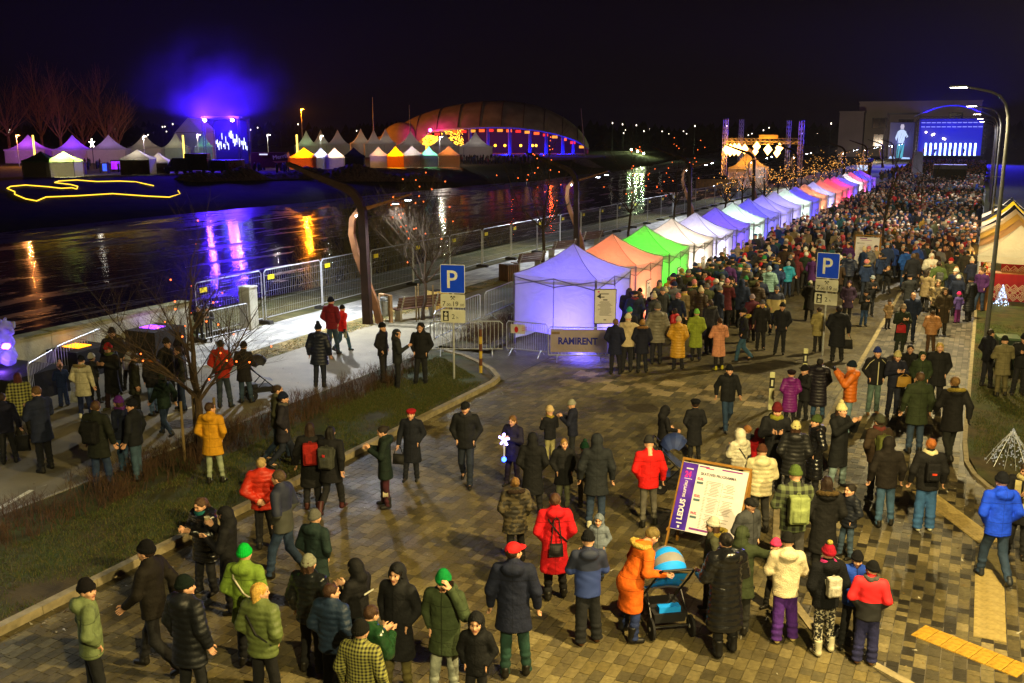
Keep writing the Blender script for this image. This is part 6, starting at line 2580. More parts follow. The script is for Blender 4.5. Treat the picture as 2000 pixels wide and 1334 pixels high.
TRS = M('truss_alu', '#a8a49a', .4, .7)
port = empty('truss_portal', at(1490, 345))
c0 = Vector(port.location)
TP = [(1413, 343, 232), (1444, 332, 233), (1536, 332, 235), (1560, 343, 236)]
tops = []
for px, py, tp in TP:
    b_ = at(px, py)
    h_ = zat(b_, tp)
    truss(MB(), b_ - c0, b_ - c0 + Vector((0, 0, h_)), .3).build('tower', TRS, port)
    tops.append((b_, zat(b_, 276)))
for i, j in ((0, 3), (1, 2)):
    (a, za), (b_, zb) = tops[i], tops[j]
    truss(MB(), a - c0 + Vector((0, 0, za)), b_ - c0 + Vector((0, 0, zb)), .35).build('beam', TRS, port)
mid = (tops[0][0] + tops[3][0]) / 2 - c0
MB().box(mid + Vector((1, -.5, tops[0][1] + .75)), (3.2, .1, .7), PHI).build('name_panel', M('panel_pale', '#b8a888', .6), port)
tag(port, 'tall aluminium truss portal with four towers beyond the lit trees', 'truss portal')
for k, (px, py, s) in enumerate(((1417, 292, .9), (1424, 293, 1), (1432, 292, 1), (1440, 292, 1), (1452, 291, .8), (1475, 286, .8), (1473, 296, .6), (1497, 292, .9), (1519, 289, .8), (1515, 299, .7))):
    D = at(1490, 343)
    b_ = at(px, 343)
    zc = zat(b_, py)
    q = MB()
    r_ = 1.1 * s
    q.add([(0, 0, r_), (r_ * .75, 0, 0), (0, r_ * .75, 0), (-r_ * .75, 0, 0), (0, -r_ * .75, 0), (0, 0, -r_)], [(0, 1, 2), (0, 2, 3), (0, 3, 4), (0, 4, 1), (5, 2, 1), (5, 3, 2), (5, 4, 3), (5, 1, 4)])
    o = q.build('diamond_lantern', glow('lantern', '#ffb860', 13, 'AUTO'), None, (b_.x, b_.y, zc))
    tag(o, f'glowing diamond lantern under the truss portal, {ORD[k]} from the left', 'lantern', 'glowing diamond lanterns')
lamp('lantern_light', at(1430, 343) + Vector((0, -1.5, 4.2)), 4500, '#ffa030', None, r=.8)
lamp('lantern_light', at(1500, 343) + Vector((0, -1.5, 4.2)), 4500, '#ffa030', None, r=.8)


def pagoda_here(loc, hw, eave, peak, label, light, power, cloth, rz):
    t = empty('pagoda_tent', loc, rz)
    for q in roof_mb(hw, hw, eave, peak, .26, 10, .3):
        q.build('roof_panel', cloth, t, smooth=True)
    for k, (x, y, w, d) in enumerate(((0, -hw * .97, hw * 1.9, .03), (-hw * .97, 0, .03, hw * 1.9), (hw * .97, 0, .03, hw * 1.9))):
        MB().box((x, y, eave / 2 - .1), (w, d, eave - .3)).build('wall', cloth, t)
    for x in (-1, 1):
        for y in (-1, 1):
            MB().box((x * hw * .99, y * hw * .99, eave / 2), (.1, .1, eave)).build('leg', ALU, t)
    lamp('tent_light', (0, 0, eave * .7), power, light, t, r=.2)
    tag(t, label, 'tent')


pagoda_here(at(1460, 366), 2.4, 2.7, 5.3, 'orange lit pagoda tent below the truss portal', '#ffa030', 800, PTC, PHI - R(20))
r = empty('timber_screen', at(1400, 368), PHI)
for k in range(14):
    MB().box((-2.6 + .4 * k, 0, .6), (.36, .06, 1.2)).build('plank', M('plank', '#8a6238', .8, var=.3, scale=3), r)
MB().box((0, .06, 1.1), (5.6, .06, .1)).build('rail', MATS['plank'], r)
tag(r, 'low timber screen left of the orange lit pagoda tent', 'fence')

# ================================================================ main stage at the end of the street
sp = at(1852, 319)
ks = ppm(sp)
st = empty('main_stage', sp, R(3))
hw = 60 / ks
ztop = zat(sp, 232)
for sx in (-1, 1):
    for yy in (0, 9):
        truss(MB(), (sx * hw, yy, 0), (sx * hw, yy, ztop), .35, 1.0).build('tower', DARKST, st)
STB = MATS['stage_black']
q = MB()
q.grid(lambda u, v: (-hw * 1.15 + hw * 2.3 * u, -1 + 11 * v, ztop + .3 + 3.6 * math.sin(math.pi * (.08 + .84 * u)) - .6), 16, 4)
q.build('roof', M('stage_roof', '#15152a', .7), st, smooth=True)
truss(MB(), (-hw, 0, ztop), (hw, 0, ztop), .4, 1.0).build('front_beam', DARKST, st)
MB().box((0, 4.5, .9), (hw * 2, 9, 1.8)).build('deck', STB, st)
bk = MB().box((0, 8.8, ztop / 2 + .8), (hw * 2 - .4, .2, ztop - 1.2)).build('screen', glow('stage_screen', '#060cd8', .75), st)
for i in range(11):
    MB().box((-hw * .72 + hw * 1.5 * i / 10, 5.5, 3.3), (.42, .2, 3.0)).build('light_tube', glow('stage_tube', '#9cc0ff', 8), st)
for r_ in range(2):
    for i in range(12):
        MB().box((-hw * .85 + hw * 1.7 * i / 11, .4, ztop - .9 - 1.0 * r_), (.9, .3, .22)).build('light_bar', glow('stage_bar', '#7a80e8', 1.5), st)
for k, (fx, fz) in enumerate(((-.75, 5.5), (-.55, 4.8), (-.5, 5.0), (-.2, 3.9), (-.15, 3.8))):
    MB().ball((hw * fx, 7.8, fz + 2), .22, 8, 5).build('spot_lens', glow('stage_spot', '#fff0d0', 14), st)
for sx in (-.6, 0, .6):
    lamp('stage_light', (sx * hw, -1.5, ztop - .8), 80000, '#2a20ff', st, 'SPOT', .4, 95, .6, (.1, -1, -.45))
lamp('stage_light', (0, 4, ztop - 2), 900, '#2028ff', st, r=.5)
for sx in (-.8, .8):  # unseen uplights added behind the roof to tint the haze above blue
    lamp('haze_uplight', (sx * hw, 12, ztop + 1.5), 130000, '#1408ff', st, 'SPOT', .4, 170, .3, (0, 0, 1))
tag(st, 'main stage with dark arched roof and blue screen at the street end', 'stage')
# musicians on stage
for k, fx in enumerate((-.45, .05, .42, -.8)):
    p = sp + Vector((fx * hw, 3.5, 1.8))
    person(p, math.pi + .3 * k, 1.75, ('chest', 'stand', 'photo', 'fold')[k], ('plain', .8, 'none'), ('#b8c0d8', '#c8c8d8', '#202030', '#a03048')[k], '#181820',
           label=('musician in pale clothes at the middle of the main stage', 'singer in a white top beside the stage light tubes', 'dark clad musician at the right of the main stage', 'musician in red at the left of the main stage')[k])
# side screen with a singer shown on it
p = at(1757, 316)
k1 = ppm(p)
r = empty('video_screen', p, R(3))
w_, h_ = 46 / k1, 72 / k1
z0 = zat(p, 312)
MB().box((0, .4, z0 + h_ / 2), (w_, .5, h_)).build('cabinet', STB, r)
MB().box((0, .1, z0 + h_ / 2), (w_ * .96, .06, h_ * .97)).build('picture', glow('screen_navy', '#0a1060', .5), r)
q = MB()
u = w_


def sil(pts):
    q.plate([(x * u, .05, z0 + y * h_) for x, y in pts], .02, (0, -1, 0))


sil([(-.13, .44), (.12, .44), (.13, .6), (.17, .74), (.06, .8), (-.06, .8), (-.17, .75), (-.14, .6)])
sil([(.13, .76), (.26, .62), (.2, .58), (.08, .66), (.1, .7)])
sil([(-.17, .75), (-.25, .58), (-.2, .5), (-.15, .6)])
q.build('figure_torso', glow('fig_white', '#c8dcff', .95), r)
q = MB()
sil([(-.14, .42), (.0, .42), (-.06, .05), (-.16, .05)])
sil([(.0, .42), (.13, .42), (.1, .05), (.0, .05)])
q.build('figure_legs', glow('fig_teal', '#40b0c8', .9), r)
q = MB()
sil([(-.06, .81), (.06, .81), (.08, .88), (.05, .94), (-.05, .94), (-.08, .88)])
q.build('figure_head', glow('fig_head', '#c0b8d0', 1.0), r)
q = MB()
sil([(-.45, .03), (-.2, .03), (-.25, .1), (-.4, .09)])
sil([(.05, .02), (.4, .02), (.38, .06), (.1, .07)])
q.build('figure_floor', glow('fig_floor', '#a8c8ff', 1.2), r)
for s in (-1, 1):
    truss(MB(), (s * w_ * .62, .5, 0), (s * w_ * .62, .5, zat(p, 222)), .3, 1.0).build('tower', DARKST, r)
MB().box((0, .5, zat(p, 222)), (w_ * 1.3, .4, .5)).build('beam', DARKST, r)
lamp('screen_light', (0, -2, z0 + h_ / 2), 900, '#6080ff', r, r=1)
tag(r, 'tall video screen showing a performer in white beside the main stage', 'video screen')
# sound booth
p = at(1852, 372)
k1 = ppm(p)
r = empty('sound_booth', p, R(3))
w_ = 62 / k1
h_ = zat(p, 320)
MB().box((0, 1.5, h_ * .88), (w_, 3.4, h_ * .16), top=.96).build('roof', M('booth_roof', '#9a98a8', .7), r)
for s in (-1, 1):
    MB().box((s * w_ * .47, 1.5, h_ * .4), (.1, 3, h_ * .8)).build('side', M('booth_side', '#4a4860', .8), r)
MB().box((0, .1, h_ * .2), (w_ * .94, .1, h_ * .38)).build('front', M('booth_front', '#6a6480', .8), r)
MB().box((0, 2.9, h_ * .5), (w_ * .94, .1, h_ * .6)).build('rear', MATS['booth_side'], r)
tag(r, 'grey roofed sound booth in the crowd before the main stage', 'booth')
r = empty('covered_scaffold', at(1788, 360))
MB().box((0, 0, 2.2), (1.5, 1.5, 4.4), R(10), .8).build('cover', M('scaffold_cover', '#8f8a98', .9, var=.2, scale=1), r)
MB().box((0, 0, 4.5), (1.0, 1.0, .2)).build('cap', MATS['scaffold_cover'], r)
tag(r, 'small pale covered scaffold left of the sound booth', 'scaffold')
# building behind
for (x0, x1, y0, y1, lab, dep, col) in ((1680, 1895, 199, 318, 'big pale box shaped building behind the main stage', 25, '#8e8578'), (1636, 1680, 219, 318, 'lower pale building wing left of the stage building', 20, '#7d766c')):
    b_ = at((x0 + x1) / 2, 306)
    k1 = ppm(b_)
    w_ = (x1 - x0) / k1 * 1.02
    h_ = zat(b_, y0)
    r = empty('stage_building', b_, R(3))
    BW = M('facade' + col.strip('#'), col, .85, var=.12, scale=.2, bump=.2, bscale=2)
    MB().box((0, dep / 2, h_ / 2), (w_, dep, h_)).build('wall', BW, r)
    MB().box((0, dep / 2, h_ + .15), (w_ + .4, dep + .4, .35)).build('parapet', BW, r)
    if dep == 25:
        for fx, fz, ww, hh in ((-.32, .62, 4.5, 3.2), (-.1, .64, 4.5, 1.6), (-.32, .3, 3.2, 4), (.3, .75, 4, 2)):
            wn_ = MB().box((fx * w_, -.05, fz * h_), (ww, .12, hh)).build('window', M('window_frame', '#2a2c34', .5), r)
            MB().box((fx * w_, -.13, fz * h_), (ww - .3, .05, hh - .3)).build('pane', M('night_glass', '#0c1024', .12), wn_)
            MB().box((fx * w_, -.17, fz * h_), (.12, .06, hh)).build('mullion', MATS['window_frame'], wn_)
    tag(r, lab, 'building')
lamp('facade_fill', at(1700, 316) + Vector((-4, -3, 3.0)), 26000, '#d8c4a8', None, r=.5)  # bare lamp without a fixture, added to brighten the building front
# kiosks near the stage left
for k, (px, py, w_, h_, col, es, lab) in enumerate(((1683, 330, 22, 26, '#c8d8ff', 1.5, 'small brightly lit kiosk at the far end of the tent row'), (1690, 318, 14, 20, '#5a38ff', 1.4, 'violet lit kiosk sign at the far end of the tent row'))):
    b_ = at(px, py + 14)
    k1 = ppm(b_)
    r = empty('kiosk', b_, R(-10))
    MB().box((0, 1, h_ / k1 / 2), (w_ / k1, 2, h_ / k1)).build('body', M('kiosk_body', '#8a5a30', .7), r)
    MB().box((0, -.05, h_ / k1 * .62), (w_ / k1 * .9, .1, h_ / k1 * .4)).build('window', glow('kiosk%d' % k, col, es), r)
    MB().box((0, .7, h_ / k1 + .1), (w_ / k1 * 1.15, 3, .2)).build('roof', M('kiosk_roof', '#3a3a48', .7), r)
    tag(r, lab, 'kiosk')
lamp('kiosk_light', at(1683, 346) + Vector((0, -2, 2.6)), 250, '#c8d8ff', None, r=.3)


# ================================================================ people one can tell apart
def plaid(name, a, b, s=9.0, tilt=0.0):
    if name in MATS:
        return MATS[name]
    m = bpy.data.materials.new(name)
    m.use_nodes = True
    nt = m.node_tree
    L = nt.links.new
    bs = nt.nodes['Principled BSDF']
    tc = nd(nt, 'ShaderNodeTexCoord')
    sp_ = nd(nt, 'ShaderNodeSeparateXYZ')
    L(tc.outputs['Object'], sp_.inputs[0])
    st_ = []
    for ax_, k_ in (('X', 1.0), ('Z', 1.0)):
        f1 = nd(nt, 'ShaderNodeMath', operation='MULTIPLY')
        f1.inputs[1].default_value = s
        L(sp_.outputs[ax_], f1.inputs[0])
        f2 = nd(nt, 'ShaderNodeMath', operation='FRACT')
        L(f1.outputs[0], f2.inputs[0])
        f3 = nd(nt, 'ShaderNodeMath', operation='GREATER_THAN')
        f3.inputs[1].default_value = .5
        L(f2.outputs[0], f3.inputs[0])
        st_.append(f3)
    av = nd(nt, 'ShaderNodeMath', operation='ADD')
    L(st_[0].outputs[0], av.inputs[0])
    L(st_[1].outputs[0], av.inputs[1])
    hf = nd(nt, 'ShaderNodeMath', operation='MULTIPLY')
    hf.inputs[1].default_value = .5
    L(av.outputs[0], hf.inputs[0])
    mx = nd(nt, 'ShaderNodeMix', data_type='RGBA')
    mx.inputs['A'].default_value = (*srgb(a), 1)
    mx.inputs['B'].default_value = (*srgb(b), 1)
    L(hf.outputs[0], mx.inputs['Factor'])
    L(mx.outputs['Result'], bs.inputs['Base Color'])
    bs.inputs['Roughness'].default_value = .9
    MATS[name] = m
    return m


def patch(name, a, b, s, thr=.5):
    if name in MATS:
        return MATS[name]
    m = bpy.data.materials.new(name)
    m.use_nodes = True
    nt = m.node_tree
    L = nt.links.new
    bs = nt.nodes['Principled BSDF']
    tc = nd(nt, 'ShaderNodeTexCoord')
    v = nd(nt, 'ShaderNodeTexNoise')
    v.inputs['Scale'].default_value = s
    v.inputs['Detail'].default_value = 2
    L(tc.outputs['Object'], v.inputs['Vector'])
    g_ = nd(nt, 'ShaderNodeMath', operation='GREATER_THAN')
    g_.inputs[1].default_value = thr
    L(v.outputs['Fac'], g_.inputs[0])
    mx = nd(nt, 'ShaderNodeMix', data_type='RGBA')
    mx.inputs['A'].default_value = (*srgb(a), 1)
    mx.inputs['B'].default_value = (*srgb(b), 1)
    L(g_.outputs[0], mx.inputs['Factor'])
    L(mx.outputs['Result'], bs.inputs['Base Color'])
    bs.inputs['Roughness'].default_value = .7
    MATS[name] = m
    return m


def two_tone(name, top, low, z):
    if name in MATS:
        return MATS[name]
    m = bpy.data.materials.new(name)
    m.use_nodes = True
    nt = m.node_tree
    L = nt.links.new
    bs = nt.nodes['Principled BSDF']
    tc = nd(nt, 'ShaderNodeTexCoord')
    sx = nd(nt, 'ShaderNodeSeparateXYZ')
    L(tc.outputs['Object'], sx.inputs[0])
    g_ = nd(nt, 'ShaderNodeMath', operation='GREATER_THAN')
    g_.inputs[1].default_value = z
    L(sx.outputs['Z'], g_.inputs[0])
    mx = nd(nt, 'ShaderNodeMix', data_type='RGBA')
    mx.inputs['A'].default_value = (*srgb(low), 1)
    mx.inputs['B'].default_value = (*srgb(top), 1)
    L(g_.outputs[0], mx.inputs['Factor'])
    L(mx.outputs['Result'], bs.inputs['Base Color'])
    bs.inputs['Roughness'].default_value = .75
    MATS[name] = m
    return m


BLACK, NAVY, DKG, DENIM, DKDEN, OLIVE, GREY = '#16171b', '#1a2138', '#1b2a24', '#3a557c', '#20304c', '#454a2c', '#4a4c50'
JK = {'s': ('plain', .8, 'none'), 'sh': ('plain', .8, 'down'), 'su': ('plain', .8, 'up'), 'm': ('plain', .66, 'none'), 'mh': ('plain', .66, 'down'), 'mu': ('plain', .66, 'up'),
      'l': ('plain', .48, 'none'), 'lh': ('plain', .48, 'down'), 'lu': ('plain', .48, 'up'), 'ps': ('puffer', .8, 'none'), 'ph': ('puffer', .8, 'down'), 'pm': ('puffer', .66, 'down'),
      'pl': ('puffer', .42, 'down'), 'plu': ('puffer', .42, 'up'), 'pu': ('puffer', .8, 'up'), 'fl': ('fleece', .8, 'down')}


def P(px, py, top, face, pz, j, jc, tc, hat, hair, label, hgt=None, group=None, **kw):
    """One person: foot pixel, head-top row (or height), turn in view, pose, jacket code, colours, label."""
    z = ZL if px < 700 + (950 - py) * .8 - 80 and at(px, py).x < -12.2 else .03 if at(px, py).x > .15 and at(px, py).y > 20 else .005
    p = at(px, py, z)
    h = hgt or max(.95, min(1.93, zat(p, top)))
    o = person(p, cam_rz(face), h, pz, JK[j], jc, tc, hat, hair, label, group, **kw)
    o['_m'] = 0
    del o['_m']
    WHERE[label] = (o, p, cam_rz(face), o.scale.copy(), pz)
    return o


WHERE = {}
HB, HD, HL, HR = ('short', '#2a1c12'), ('short', '#15100c'), ('short', '#8a6a40'), ('long', '#3a2416')
bn = lambda c: ('beanie', c)
pb = lambda c, d=None: ('beanie+pom', c, d or c)
# --- left path
P(90, 922, 755, 300, 'chest', 'm', NAVY, BLACK, None, ('short', '#5a4228'), 'person in a dark navy parka photographing by the barrier, brown hair')
P(48, 860, 728, 335, 'pocket', 'm', '#888a50', '#20211c', None, ('long', '#4a1c20'), 'person in a yellow and black plaid coat with dark red hair', jmat=plaid('plaid_yellow', '#8a8a4a', '#16170f', 13))
P(18, 906, 768, 350, 'carry', 's', '#12142a', BLACK, None, HB, 'person in dark navy at the left edge holding a black bag')
P(125, 794, 708, 330, 'push', 's', '#1a2a58', '#1c2c5a', pb('#d0a098'), ('tail', '#5a4228'), 'child in navy with a pink bobble hat leaning on the barrier', fit='wide')
P(167, 817, 695, 5, 'down_low', 'm', '#b9b498', '#16224a', bn('#161a28'), HB, 'person in a white parka with fur hood and white shoes', shoes='#b8b8a8', fur='#8a7a50')
P(186, 788, 690, 20, 'pocket', 's', '#3a3a3a', BLACK, bn('#c8c4b8'), HB, 'person in a white knit hat half hidden behind the white parka')
P(224, 801, 670, 200, 'chest', 'lh', '#17191a', '#2a161c', bn('#b01420'), ('long', '#4a2c1a'), 'person in a bright red hat and long black coat facing the viewer', scarf='#4d5a34', boots=True, shoes='#4d4a2e')
P(229, 770, 640, 160, 'pocket', 'sh', '#1a1a1c', BLACK, bn('#141416'), HB, 'tall person in a black beanie with a yellowish fur collar', fur='#8a7a30')
P(254, 762, 668, 190, 'chest', 's', '#8a8a92', BLACK, bn('#1a1a20'), ('long', '#5a4028'), 'person in a pale jacket with a mustard yellow scarf', scarf='#a8842a')
P(268, 815, 690, 70, 'down_low', 'm', '#2b2d24', '#1a1a18', None, HB, 'person in a dark olive coat bending toward the orange collar')
P(303, 811, 685, 300, 'pocket', 's', '#16161a', '#4a648c', bn('#17171c'), HB, 'person in black with an orange collar and light blue jeans', scarf='#9a5a20')
P(334, 788, 660, 120, 'pocket', 's', '#16181a', BLACK, bn('#121214'), HB, 'person in a black beanie behind the green plaid shoulders')
P(358, 802, 676, 250, 'pocket', 's', '#20241f', DKDEN, None, HB, 'bare headed person in dark jacket and jeans left of the bare tree')
P(326, 852, 728, 300, 'walk', 'su', '#15261f', DKDEN, None, HB, 'person striding in a dark green hooded jacket and jeans')
P(438, 797, 664, 10, 'pocket', 's', '#a02818', '#2a3440', None, HD, 'person in an orange red jacket behind the bare tree')
P(480, 788, 668, 10, 'push', 'm', '#1c1a1c', '#2a3c50', bn('#1a1618'), HB, 'person in a dark coat pushing a pram on the path')
P(392, 668, 597, 190, 'pocket', 's', '#1a1a1e', BLACK, None, HD, 'person in black by the river wall, left of a pair')
P(409, 668, 598, 170, 'chest', 's', '#3a3c48', BLACK, None, HB, 'person in grey and white by the river wall, right of a pair')
P(356, 742, 648, 30, 'pocket', 'mu', '#15151a', BLACK, None, None, 'hooded person in black beside the violet lit plinth')
P(200, 955, 783, 8, 'down_l', 'm', '#191d16', DKDEN, None, ('short', '#4a3420'), 'person with a black backpack standing with legs apart on the path')
P(244, 921, 774, 285, 'pocket', 's', '#1a2034', '#2c4660', bn('#4a1a6a'), HR, 'person in a purple knit hat beside the navy beanie', scarf='#5a2a70')
P(271, 938, 780, 280, 'down_l', 's', '#14171c', '#344a5c', bn('#12141c'), HB, 'person in a dark jacket and navy beanie with pale blue jeans')
P(420, 945, 787, 5, 'pocket_r', 'mh', '#c08a1c', '#8f9a80', None, ('short', '#3a2614'), 'person in a bright yellow parka and pale leggings walking away', fit='slim')
P(556, 914, 766, 80, 'walk_p', 'm', '#23212a', '#1a2030', bn('#141c30'), HB, 'person in a dark coat and navy beanie walking right past the hedge', scarf='#4a4844')
P(545, 900, 752, 75, 'walk_p', 's', '#4a4a38', '#1a2a40', None, HB, 'bare headed person walking behind the navy beanie')
P(626, 757, 632, 5, 'stand', 'pm', '#171c30', '#1a1f30', pb('#161a2a'), None, 'person in a navy puffer jacket and bobble hat standing on the path')
P(650, 692, 580, 20, 'pocket', 's', '#6a1420', '#24364a', bn('#121626'), None, 'person in a dark red jacket walking away by the fence')
P(670, 687, 596, 40, 'walk', 'sh', '#c01c1c', '#2c4860', bn('#151515'), None, 'person in a bright red jacket and jeans by the fence', gloves='#181818')
P(749, 746, 630, 110, 'pocket', 's', '#17161a', '#1a191c', bn('#131316'), None, 'person in a black beanie at the left of the standing trio')
P(777, 762, 643, 80, 'chest_r', 'su', '#25282a', '#17191c', None, None, 'person in a grey hood in the middle of the standing trio')
P(824, 755, 630, 190, 'pocket', 'su', '#14151a', '#16181c', None, None, 'hooded person in black at the right of the standing trio')
# --- road, left and middle
P(911, 947, 782, 185, 'walk_p', 's', '#15171c', '#1a2232', ('cap', '#101216'), HB, 'person in a dark flat cap walking alone toward the viewer', scarf='#2a2a30')
P(806, 939, 797, 190, 'carry', 'l', '#151823', '#151823', ('beret', '#9a1a22'), ('short', '#6a5040'), 'person in a red beret and long navy coat')
P(755, 991, 832, 265, 'chest', 'mh', '#15221d', '#3a1420', None, ('bun', '#1c120c'), 'person in a dark green parka with fur edged boots', boots=True, shoes='#1a1816')
P(612, 994, 826, 350, 'stand', 'l', '#141416', '#16161a', None, ('long', '#2a1a12'), 'person in a black coat wearing a red backpack', shoes='#3a1a14')
P(650, 1002, 834, 12, 'walk', 'm', '#16161a', '#151519', None, ('long', '#100c0a'), 'person with long black hair and a grey backpack', boots=True, shoes='#401a1c')
P(519, 1072, 895, 355, 'back', 'ps', '#b02a18', '#17171a', None, ('short', '#a08858'), 'person in a red orange puffer jacket with hands behind the back')
P(560, 1130, 919, 285, 'walk_p', 's', '#1b2036', '#23344e', None, ('short', '#4a3a2a'), 'person in a navy and grey jacket striding left', jmat=two_tone('navy_grey', '#1a2038', '#3a3c38', 1.15))
P(408, 1160, 972, 215, 'chest', 'pm', '#101114', '#141418', None, ('tail', '#4a3420'), 'person with glasses in a glossy black puffer coat and teal scarf', scarf='#1a5a5c', jmat=MATS['gloss'], wide=1.08)
P(455, 1195, 990, 270, 'cup', 'lu', '#131317', '#121216', None, None, 'hooded person in black drinking from a paper cup')
P(312, 1312, 1057, 280, 'walk', 's', '#17130f', '#121216', bn('#0f0f12'), HB, 'person in a black beanie striding left past the kerb')
P(190, 1390, 1169, 60, 'pocket_r', 'sh', '#6a7852', '#14161a', bn('#151316'), HB, 'person in a pale green jacket and black beanie at the bottom corner', hgt=1.76)
P(378, 1385, 1129, 30, 'down_r', 'pm', '#15181e', '#121418', bn('#0f1a16'), HB, 'person in a long dark navy puffer coat at the bottom', hgt=1.78)
P(490, 1300, 1091, 10, 'pocket', 'mh', '#6f8a34', '#15171c', ('beanie', '#0aa838'), None, 'person in a lime jacket and bright green beanie', hgt=1.74)
P(520, 1385, 1140, 25, 'pocket_r', 'ps', '#5d6a3c', '#111114', None, ('long', '#c09848'), 'person with blond hair in an olive puffer jacket', hgt=1.68)
P(622, 1195, 1015, 25, 'pocket', 'mh', '#1d2d2c', '#131618', bn('#5a5a54'), None, 'person in a grey beanie and dark teal jacket', hgt=1.62)
P(612, 1312, 1084, 20, 'stand', 'ps', '#15181a', '#101013', bn('#7a7c6c'), HR, 'person in a glossy black jacket and pale grey beanie', jmat=MATS['gloss'])
P(655, 1372, 1131, 25, 'pocket_r', 'ps', '#1c2c44', '#111318', None, ('short', '#3a2416'), 'child in a slate blue puffer jacket between the black jackets', hgt=1.6)
P(705, 1308, 1093, 300, 'chest', 'su', '#121215', '#111114', None, None, 'hooded person in black with white sleeve stripes')
P(782, 1345, 1092, 205, 'pocket', 'lu', '#17181c', '#5a5430', None, ('long', '#2a1c12'), 'hooded person in a long black coat facing the viewer', hgt=1.74)
P(728, 1425, 1193, 40, 'chest', 'ps', '#1c3a22', '#141416', None, ('short', '#3a2414'), 'person in a glossy green jacket at the bottom edge', hgt=1.6, jmat=MATS['gloss'])
P(712, 1478, 1243, 20, 'stand', 's', '#6a6a34', '#141416', bn('#131311'), None, 'person in a yellow plaid shirt and black beanie at the bottom edge', hgt=1.7, jmat=plaid('plaid_fine', '#8a8a48', '#14140e', 24))
P(872, 1362, 1140, 195, 'ear', 'mh', '#37432c', '#8a9088', bn('#0f7a3a'), HB, 'person in a green beanie and olive parka talking on a phone', hgt=1.76)
P(932, 1402, 1218, 190, 'pocket', 'su', '#121317', '#15151a', None, None, 'child in a black hooded jacket beside the phone talker', hgt=1.4)
P(1003, 1322, 1058, 5, 'down_r', 'mh', '#181d33', '#1c3a34', ('cap', '#c81c22'), HB, 'person in a bright red cap and navy coat with green trousers')
P(1082, 1170, 964, 355, 'pocket', 'lh', '#b81420', '#141418', None, ('short', '#4a3020'), 'person in a long bright red coat with a shoulder bag')
P(1006, 1100, 933, 350, 'pocket', 'pm', '#3c3526', '#17171a', None, ('bun', '#7a5a30'), 'person in a brown patterned puffer with a fur hood', fur='#2e2018', jmat=patch('brown_camo', '#453c28', '#201c16', 9))
P(1146, 1258, 1040, 355, 'chest', 'sh', '#20305e', '#16181e', bn('#131418'), None, 'person in a blue ski jacket and black trousers, seen from behind', fit='wide', shoes='#4a2c18', jmat=two_tone('blue_ski', '#1c2440', '#24387a', 1.22))
P(1168, 1130, 1040, 200, 'pocket', 'su', '#6a7484', '#3a4a6a', None, None, 'small child in a pale blue hood behind the blue ski jacket', hgt=1.1)
P(1040, 1006, 845, 5, 'pocket', 'lu', '#131418', '#121216', None, None, 'hooded person in an ankle long black coat')
P(1003, 950, 819, 215, 'chest', 'm', '#1c1a34', '#1a1428', None, ('tail', '#6a4c28'), 'person holding a glowing blue toy, dark coat', hgt=1.5)
P(1074, 906, 801, 330, 'cup', 's', '#14161e', '#8a8660', bn('#c0a880'), None, 'child in a cream hat and pale trousers reaching to a parent', scarf='#8a7a30', hgt=1.3)
P(1118, 905, 781, 285, 'chest', 's', '#171b30', '#171a20', bn('#8a8a7c'), None, 'person in a grey beanie and navy jacket facing the cream hat')
P(1100, 996, 873, 170, 'pocket', 'mh', '#15161a', '#5a5c48', None, ('short', '#8a6a38'), 'fair haired child in a black coat facing the viewer', hgt=1.42)
P(1140, 990, 869, 350, 'carry', 's', '#17151c', '#3a3224', pb('#123424'), None, 'child in a dark green bobble hat with a blue mitten', hgt=1.3, gloves='#1c4a8a')
P(1163, 1031, 847, 2, 'stand', 'mu', '#20242a', '#25344e', None, None, 'person in a charcoal hooded coat, jeans and white shoes', shoes='#b8b49c')
P(1264, 1029, 854, 355, 'down_low', 's', '#c01616', '#55524c', bn('#2c2c2e'), None, 'person in a red jacket and grey trousers beside the navy pram', fit='slim')
P(1292, 905, 793, 70, 'push', 'mu', '#15151a', '#15151a', None, None, 'hooded person in black pushing the navy pram')
P(1354, 900, 778, 0, 'pocket', 'l', '#15161c', '#141519', ('beret', '#121318'), HB, 'person in a flat black cap and black coat, back turned')
P(1418, 840, 712, 175, 'walk', 's', '#14161a', '#1e3450', bn('#121418'), HB, 'person in a black jacket and jeans walking toward the viewer, alone', scarf='#16181c')
P(1228, 1244, 1030, 75, 'bend', 'lh', '#d0601a', '#1c2a5a', None, ('short', '#6a5a30'), 'person in a long orange coat bending over the blue pram', boots=True, shoes='#101014', fur='#a89040', wide=1.08)
P(1412, 1279, 1046, 345, 'push', 'pl', '#121317', '#121216', None, ('bun', '#15110f'), 'person in an ankle long black puffer coat holding the blue pram', boots=True, shoes='#101012', scarf='#5a5a8a', jmat=MATS['gloss'], wide=1.05)
P(1386, 1200, 1011, 280, 'pocket', 'm', '#3a3c2c', '#1a1a1a', bn('#b0aca0'), HR, 'person in a white beanie looking down beside the board', fur='#7a6a20')
P(1455, 1150, 971, 150, 'pocket', 's', '#3a3c40', '#1c1c20', ('cap', '#111113'), HB, 'bearded person in a black cap and grey sleeves by the board')
P(1440, 1238, 1030, 20, 'reach', 'mu', '#2c3420', '#1c1c1a', None, None, 'person in an olive hood stretching an arm to the right')
P(1528, 1254, 1045, 5, 'push', 'fl', '#c8bca0', '#46207a', bn('#141414'), None, 'person in a cream fleece jacket and bright purple trousers', fit='wide', shoes='#b8a870')
P(1508, 1192, 1061, 240, 'pocket', 's', '#3a342c', '#202020', bn('#d0386a'), None, 'small child in a pink knit hat looking left', hgt=1.15)
